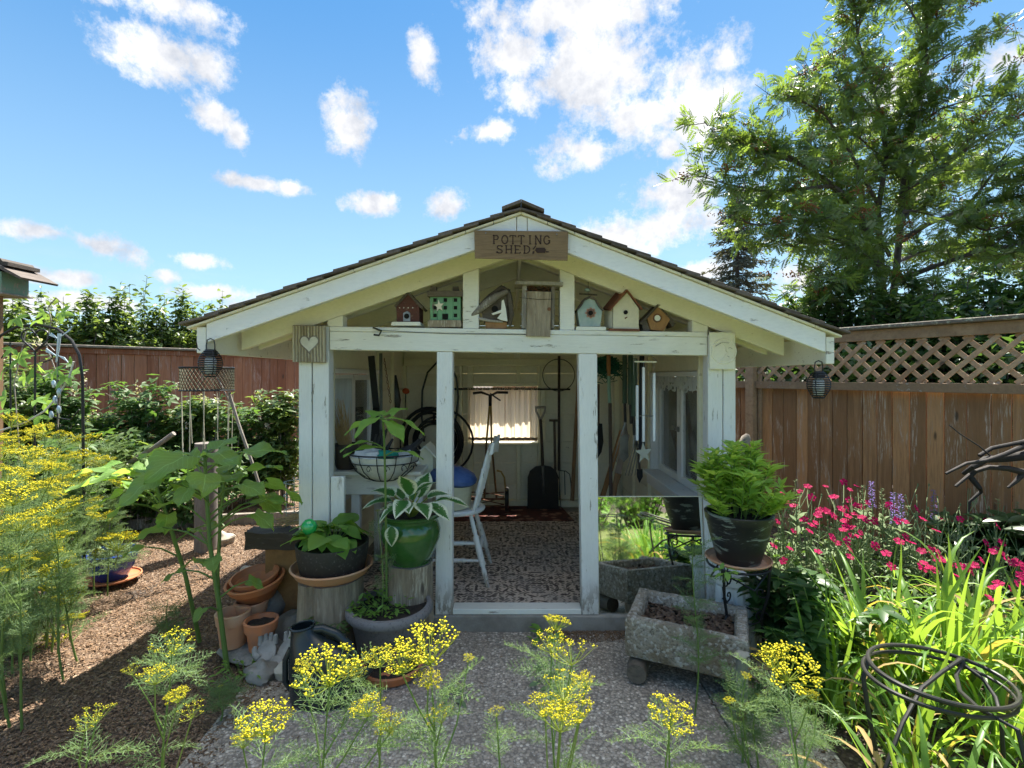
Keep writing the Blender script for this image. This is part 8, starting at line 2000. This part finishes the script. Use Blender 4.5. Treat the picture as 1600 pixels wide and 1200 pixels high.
# rowan
def rowan():
    base = Vector((X(1392, 7.6), 7.6, 0)); root = thing('rowan_tree', 'large rowan tree with feathery leaves and rusty berry clusters', 'tree', base)
    r = random.Random(44); mb = MB(); leafP = []; leafD = []; clus = []
    limbs = [([(1392, 620, 7.6), (1385, 500, 7.6), (1376, 440, 7.6), (1358, 372, 7.5), (1335, 320, 7.4), (1300, 290, 7.3), (1262, 262, 7.2), (1235, 245, 7.1), (1195, 242, 7.0), (1150, 218, 7.0)], .085, .014),
             ([(1388, 520, 7.6), (1400, 430, 7.6), (1408, 340, 7.7), (1412, 270, 7.8), (1428, 190, 7.8), (1447, 110, 7.9), (1448, 40, 8.0), (1445, -40, 8.0)], .06, .010),
             ([(1380, 460, 7.6), (1372, 330, 7.8), (1385, 250, 7.9), (1378, 190, 8.0), (1362, 130, 8.0), (1340, 60, 8.0), (1335, 0, 8.0)], .05, .010),
             ([(1262, 262, 7.2), (1232, 250, 7.1), (1200, 245, 7.0), (1162, 225, 6.9), (1125, 218, 6.9), (1100, 190, 6.9)], .02, .006),
             ([(1300, 290, 7.3), (1255, 295, 7.0), (1200, 300, 6.9), (1145, 290, 6.8), (1095, 275, 6.8)], .03, .006),
             ([(1345, 340, 7.4), (1300, 345, 7.0), (1240, 345, 6.8), (1185, 352, 6.7), (1140, 340, 6.7)], .03, .006),
             ([(1365, 395, 7.5), (1320, 380, 7.1), (1280, 365, 6.9), (1240, 385, 6.8), (1205, 375, 6.8)], .03, .006),
             ([(1376, 190, 8.0), (1340, 140, 7.7), (1300, 118, 7.5), (1265, 115, 7.4)], .02, .005), ([(1372, 320, 7.8), (1330, 240, 7.5), (1290, 180, 7.4), (1240, 150, 7.3), (1215, 160, 7.3)], .028, .005),
             ([(1385, 250, 7.9), (1330, 205, 7.7), (1280, 175, 7.5)], .02, .005), ([(1410, 300, 7.7), (1460, 270, 7.4), (1520, 225, 7.2), (1570, 195, 7.1), (1585, 165, 7.1)], .035, .006),
             ([(1425, 200, 7.8), (1470, 170, 7.6), (1530, 150, 7.5), (1575, 150, 7.4)], .02, .005), ([(1402, 380, 7.6), (1450, 350, 7.2), (1510, 325, 6.9), (1570, 310, 6.7), (1640, 300, 6.6)], .045, .010),
             ([(1445, 110, 7.9), (1490, 80, 7.7), (1530, 50, 7.6)], .018, .005), ([(1396, 440, 7.6), (1450, 420, 7.0), (1520, 395, 6.6), (1600, 380, 6.3), (1680, 370, 6.1)], .045, .010),
             ([(1448, 60, 8), (1420, 10, 7.9), (1390, -30, 7.9)], .015, .005), ([(1448, 50, 8), (1490, 0, 8), (1520, -40, 8)], .015, .005), ([(1388, 420, 7.5), (1350, 430, 7.0), (1310, 440, 6.8), (1275, 430, 6.7)], .03, .006),
             ([(1510, 325, 6.9), (1560, 260, 6.7), (1620, 240, 6.5)], .02, .006), ([(1340, 60, 8.), (1345, 20, 7.9), (1310, -20, 7.9)], .015, .005), ([(1400, 360, 7.6), (1440, 300, 8.3), (1500, 260, 8.8), (1560, 270, 9.0)], .03, .006), ([(1390, 400, 7.6), (1340, 300, 8.2), (1290, 240, 8.6)], .03, .006),
             ([(1390, 470, 7.5), (1330, 455, 7.0), (1270, 470, 6.8)], .02, .006), ([(1392, 430, 7.6), (1340, 400, 8.2), (1280, 330, 8.6), (1210, 320, 8.7)], .03, .006), ([(1400, 410, 7.6), (1450, 390, 8.2), (1540, 400, 8.6), (1640, 420, 8.6)], .03, .006), ([(1408, 330, 7.7), (1440, 330, 8.3), (1470, 230, 8.8), (1490, 180, 8.9)], .03, .006), ([(1470, 340, 7.1), (1540, 360, 6.5), (1600, 345, 6.2)], .02, .006), ([(1385, 480, 7.6), (1440, 470, 7.0), (1500, 450, 6.6)], .03, .006)]
    for L, r0, r1 in limbs:
        pts = [W(*p) for p in L]; n = len(pts); mb.tube(pts, [r0 + (r1 - r0) * (i / (n - 1)) ** .8 for i in range(n)], 7)
        segs = []
        ln = sum((pts[i + 1] - pts[i]).length for i in range(n - 1)); start = .38 if r0 > .04 else .12
        def on(t):
            s = t * ln
            for i in range(n - 1):
                l_ = (pts[i + 1] - pts[i]).length
                if s <= l_ or i == n - 2: return pts[i].lerp(pts[i + 1], min(1, s / l_)), (pts[i + 1] - pts[i]).normalized()
                s -= l_
        nb = int(ln * 10)
        for k in range(nb):
            t = start + (1 - start) * (k + r.random()) / nb; p, dr = on(t)
            side = Vector((r.gauss(0, 1), r.gauss(0, 1), r.gauss(.25, .8))).normalized(); v = (dr * .8 + side).normalized(); l2 = r.uniform(.28, .90) * (1.15 - .5 * t)
            q = p + v * l2 * .5; v2 = (v + Vector((0, 0, .2))).normalized(); e = q + v2 * l2 * .5; mb.tube([p, q, e], [.006, .0045, .0025], 4, caps=False)
            for z_ in range(3):
                a_ = p.lerp(q, r.uniform(.3, 1)) if z_ < 2 else q.lerp(e, r.uniform(.1, .9)); v3 = (v2 * .6 + Vector((r.gauss(0, 1), r.gauss(0, 1), r.gauss(.1, .8)))).normalized(); b_ = a_ + v3 * r.uniform(.14, .36)
                mb.tube([a_, b_], [.003, .0018], 3, caps=False)
                for i in range(5):
                    leafP.append(tuple(a_.lerp(b_, .25 + .19 * i))); leafD.append(tuple((v3 * .5 + Vector((r.gauss(0, .8), r.gauss(0, .8), r.gauss(-.15, .6)))).normalized()))
            m_ = int(3 + l2 * 8)
            for i in range(m_):
                t2 = (i + .5) / m_; pp = p.lerp(q, t2 * 2) if t2 < .5 else q.lerp(e, t2 * 2 - 1); leafP.append(tuple(pp)); w2 = v2 * .35 + Vector((r.gauss(0, .9), r.gauss(0, .9), r.gauss(-.1, .6))); leafD.append(tuple(w2.normalized()))
            if r.random() < .26: clus.append(e + Vector((0, 0, -.04)))
    mb.build('trunk', BARKM, root, True)
    rng = np.random.default_rng(4); P = np.array(leafP) - np.array(tuple(base)); D_ = np.array(leafD); N = len(P); up = rng.normal(size=(N, 3)) * .6; up[:, 2] += .8; up[:, 1] -= .4
    V, T = stamp(*pinnate(), mats_from(P, D_, up, rng.uniform(.115, .19, N))); link('crown', tri_mesh('crown', V, T, ROWAN), ROWAN, root)
    for c_ in clus:
        m_ = 36; Pb = rng.normal(size=(m_, 3)) * (.06, .06, .028); tv = [(1, 0, 0), (-1, 0, 0), (0, 1, 0), (0, -1, 0), (0, 0, 1), (0, 0, -1)]; tf = [(0, 2, 4), (2, 1, 4), (1, 3, 4), (3, 0, 4), (2, 0, 5), (1, 2, 5), (3, 1, 5), (0, 3, 5)]
        V, T = stamp(tv, tf, mats_from(Pb, rng.normal(size=(m_, 3)), rng.normal(size=(m_, 3)), rng.uniform(.010, .015, m_))); tag(link('berry_cluster', tri_mesh('berry_cluster', V, T, BERRY), BERRY, root, c_ - base), kind='stuff')
    print('rowan leaves', N, 'clusters', len(clus))
rowan()
def spruce():
    d_ = 26; top = W(1152, 292, d_); base = Vector((top.x, d_, 0)); root = thing('spruce_tree', 'dark spruce tree far behind the right side of the roof', 'tree', base)
    mb = MB(); mb.tube([base, base + Vector((0, 0, top.z * .5)), top], [.22, .14, .02], 8); rng = np.random.default_rng(6); P = []; D_ = []; h = top.z
    for k in range(250):
        t = rng.random() ** .85; z_ = h * (.18 + .82 * t); a = rng.uniform(0, 6.28); ln = (1 - t) * 2.9 + .25; ln *= rng.uniform(.6, 1.12); v = Vector((math.cos(a), math.sin(a), -.12 - .15 * (1 - t)))
        p0 = Vector((base.x, base.y, z_)); e = p0 + v * ln; mb.tube([p0, e], [.03, .01], 4, caps=False)
        for i in range(int(ln * 26) + 4):
            q = rng.uniform(.12, 1.05); p = p0 + v * ln * q + Vector((0, 0, .18 * (q - .4) ** 2)); P.append(tuple(p + Vector(tuple(rng.normal(size=3) * (.10, .10, .06))))); D_.append((v.x + rng.normal() * .6, v.y + rng.normal() * .6, -.5 + rng.normal() * .3))
    mb.build('trunk', BARKM, root); P = np.array(P) - np.array(tuple(base)); N = len(P)
    tv = [(0, 0, 0), (.4, .12, 0), (1, 0, -.1), (.4, -.12, 0), (.5, 0, .12)]; tf = [(0, 1, 4), (1, 2, 4), (2, 3, 4), (3, 0, 4)]
    up = rng.normal(size=(N, 3)); V, T = stamp(tv, tf, mats_from(P, np.array(D_), up, rng.uniform(.16, .34, N))); link('crown', tri_mesh('crown', V, T, NEEDLE), NEEDLE, root); print('spruce', N)
spruce()
# lawn grass where the mirror and the lower edge look
def grass():
    rng = np.random.default_rng(2); N = 26000; P = np.stack([rng.uniform(-1.3, 2.6, N), rng.uniform(-1.5, 1.92, N), np.full(N, -.012)], 1); a = rng.random(N) * 6.28
    d_ = np.stack([np.cos(a) * .5, np.sin(a) * .5, rng.uniform(.6, 1.4, N)], 1); up = rng.normal(size=(N, 3))
    V, T = stamp([(0, -.04, 0), (0, .04, 0), (.55, .03, .02), (.55, -.03, .02), (1, 0, .10)], [(0, 1, 2), (0, 2, 3), (3, 2, 4)], mats_from(P, d_, up, rng.uniform(.03, .07, N)))
    tag(link('grass', tri_mesh('grass', V, T, GRASSM), GRASSM), 'short sunlit lawn grass in front of the concrete pad', 'grass', None, 'stuff')
grass()

for i, (x_, y_, h_, w_) in enumerate(((1.4, -3.2, 1.3, .8), (2.4, -3.6, 1.5, .9), (3.4, -3.0, 1.4, .9), (0.4, -3.8, 1.4, .8))):
    bush(('bright green lawn-edge shrub nearest the mirror view', 'bright green lawn-edge shrub beside its smaller neighbour', 'bright green lawn-edge shrub farthest to the side', 'bright green lawn-edge shrub straight behind the viewer')[i], (x_, y_, 0), w_, h_, 1600, .12, 400 + i, BRIGHT, 'shrubs at the far side of the lawn')
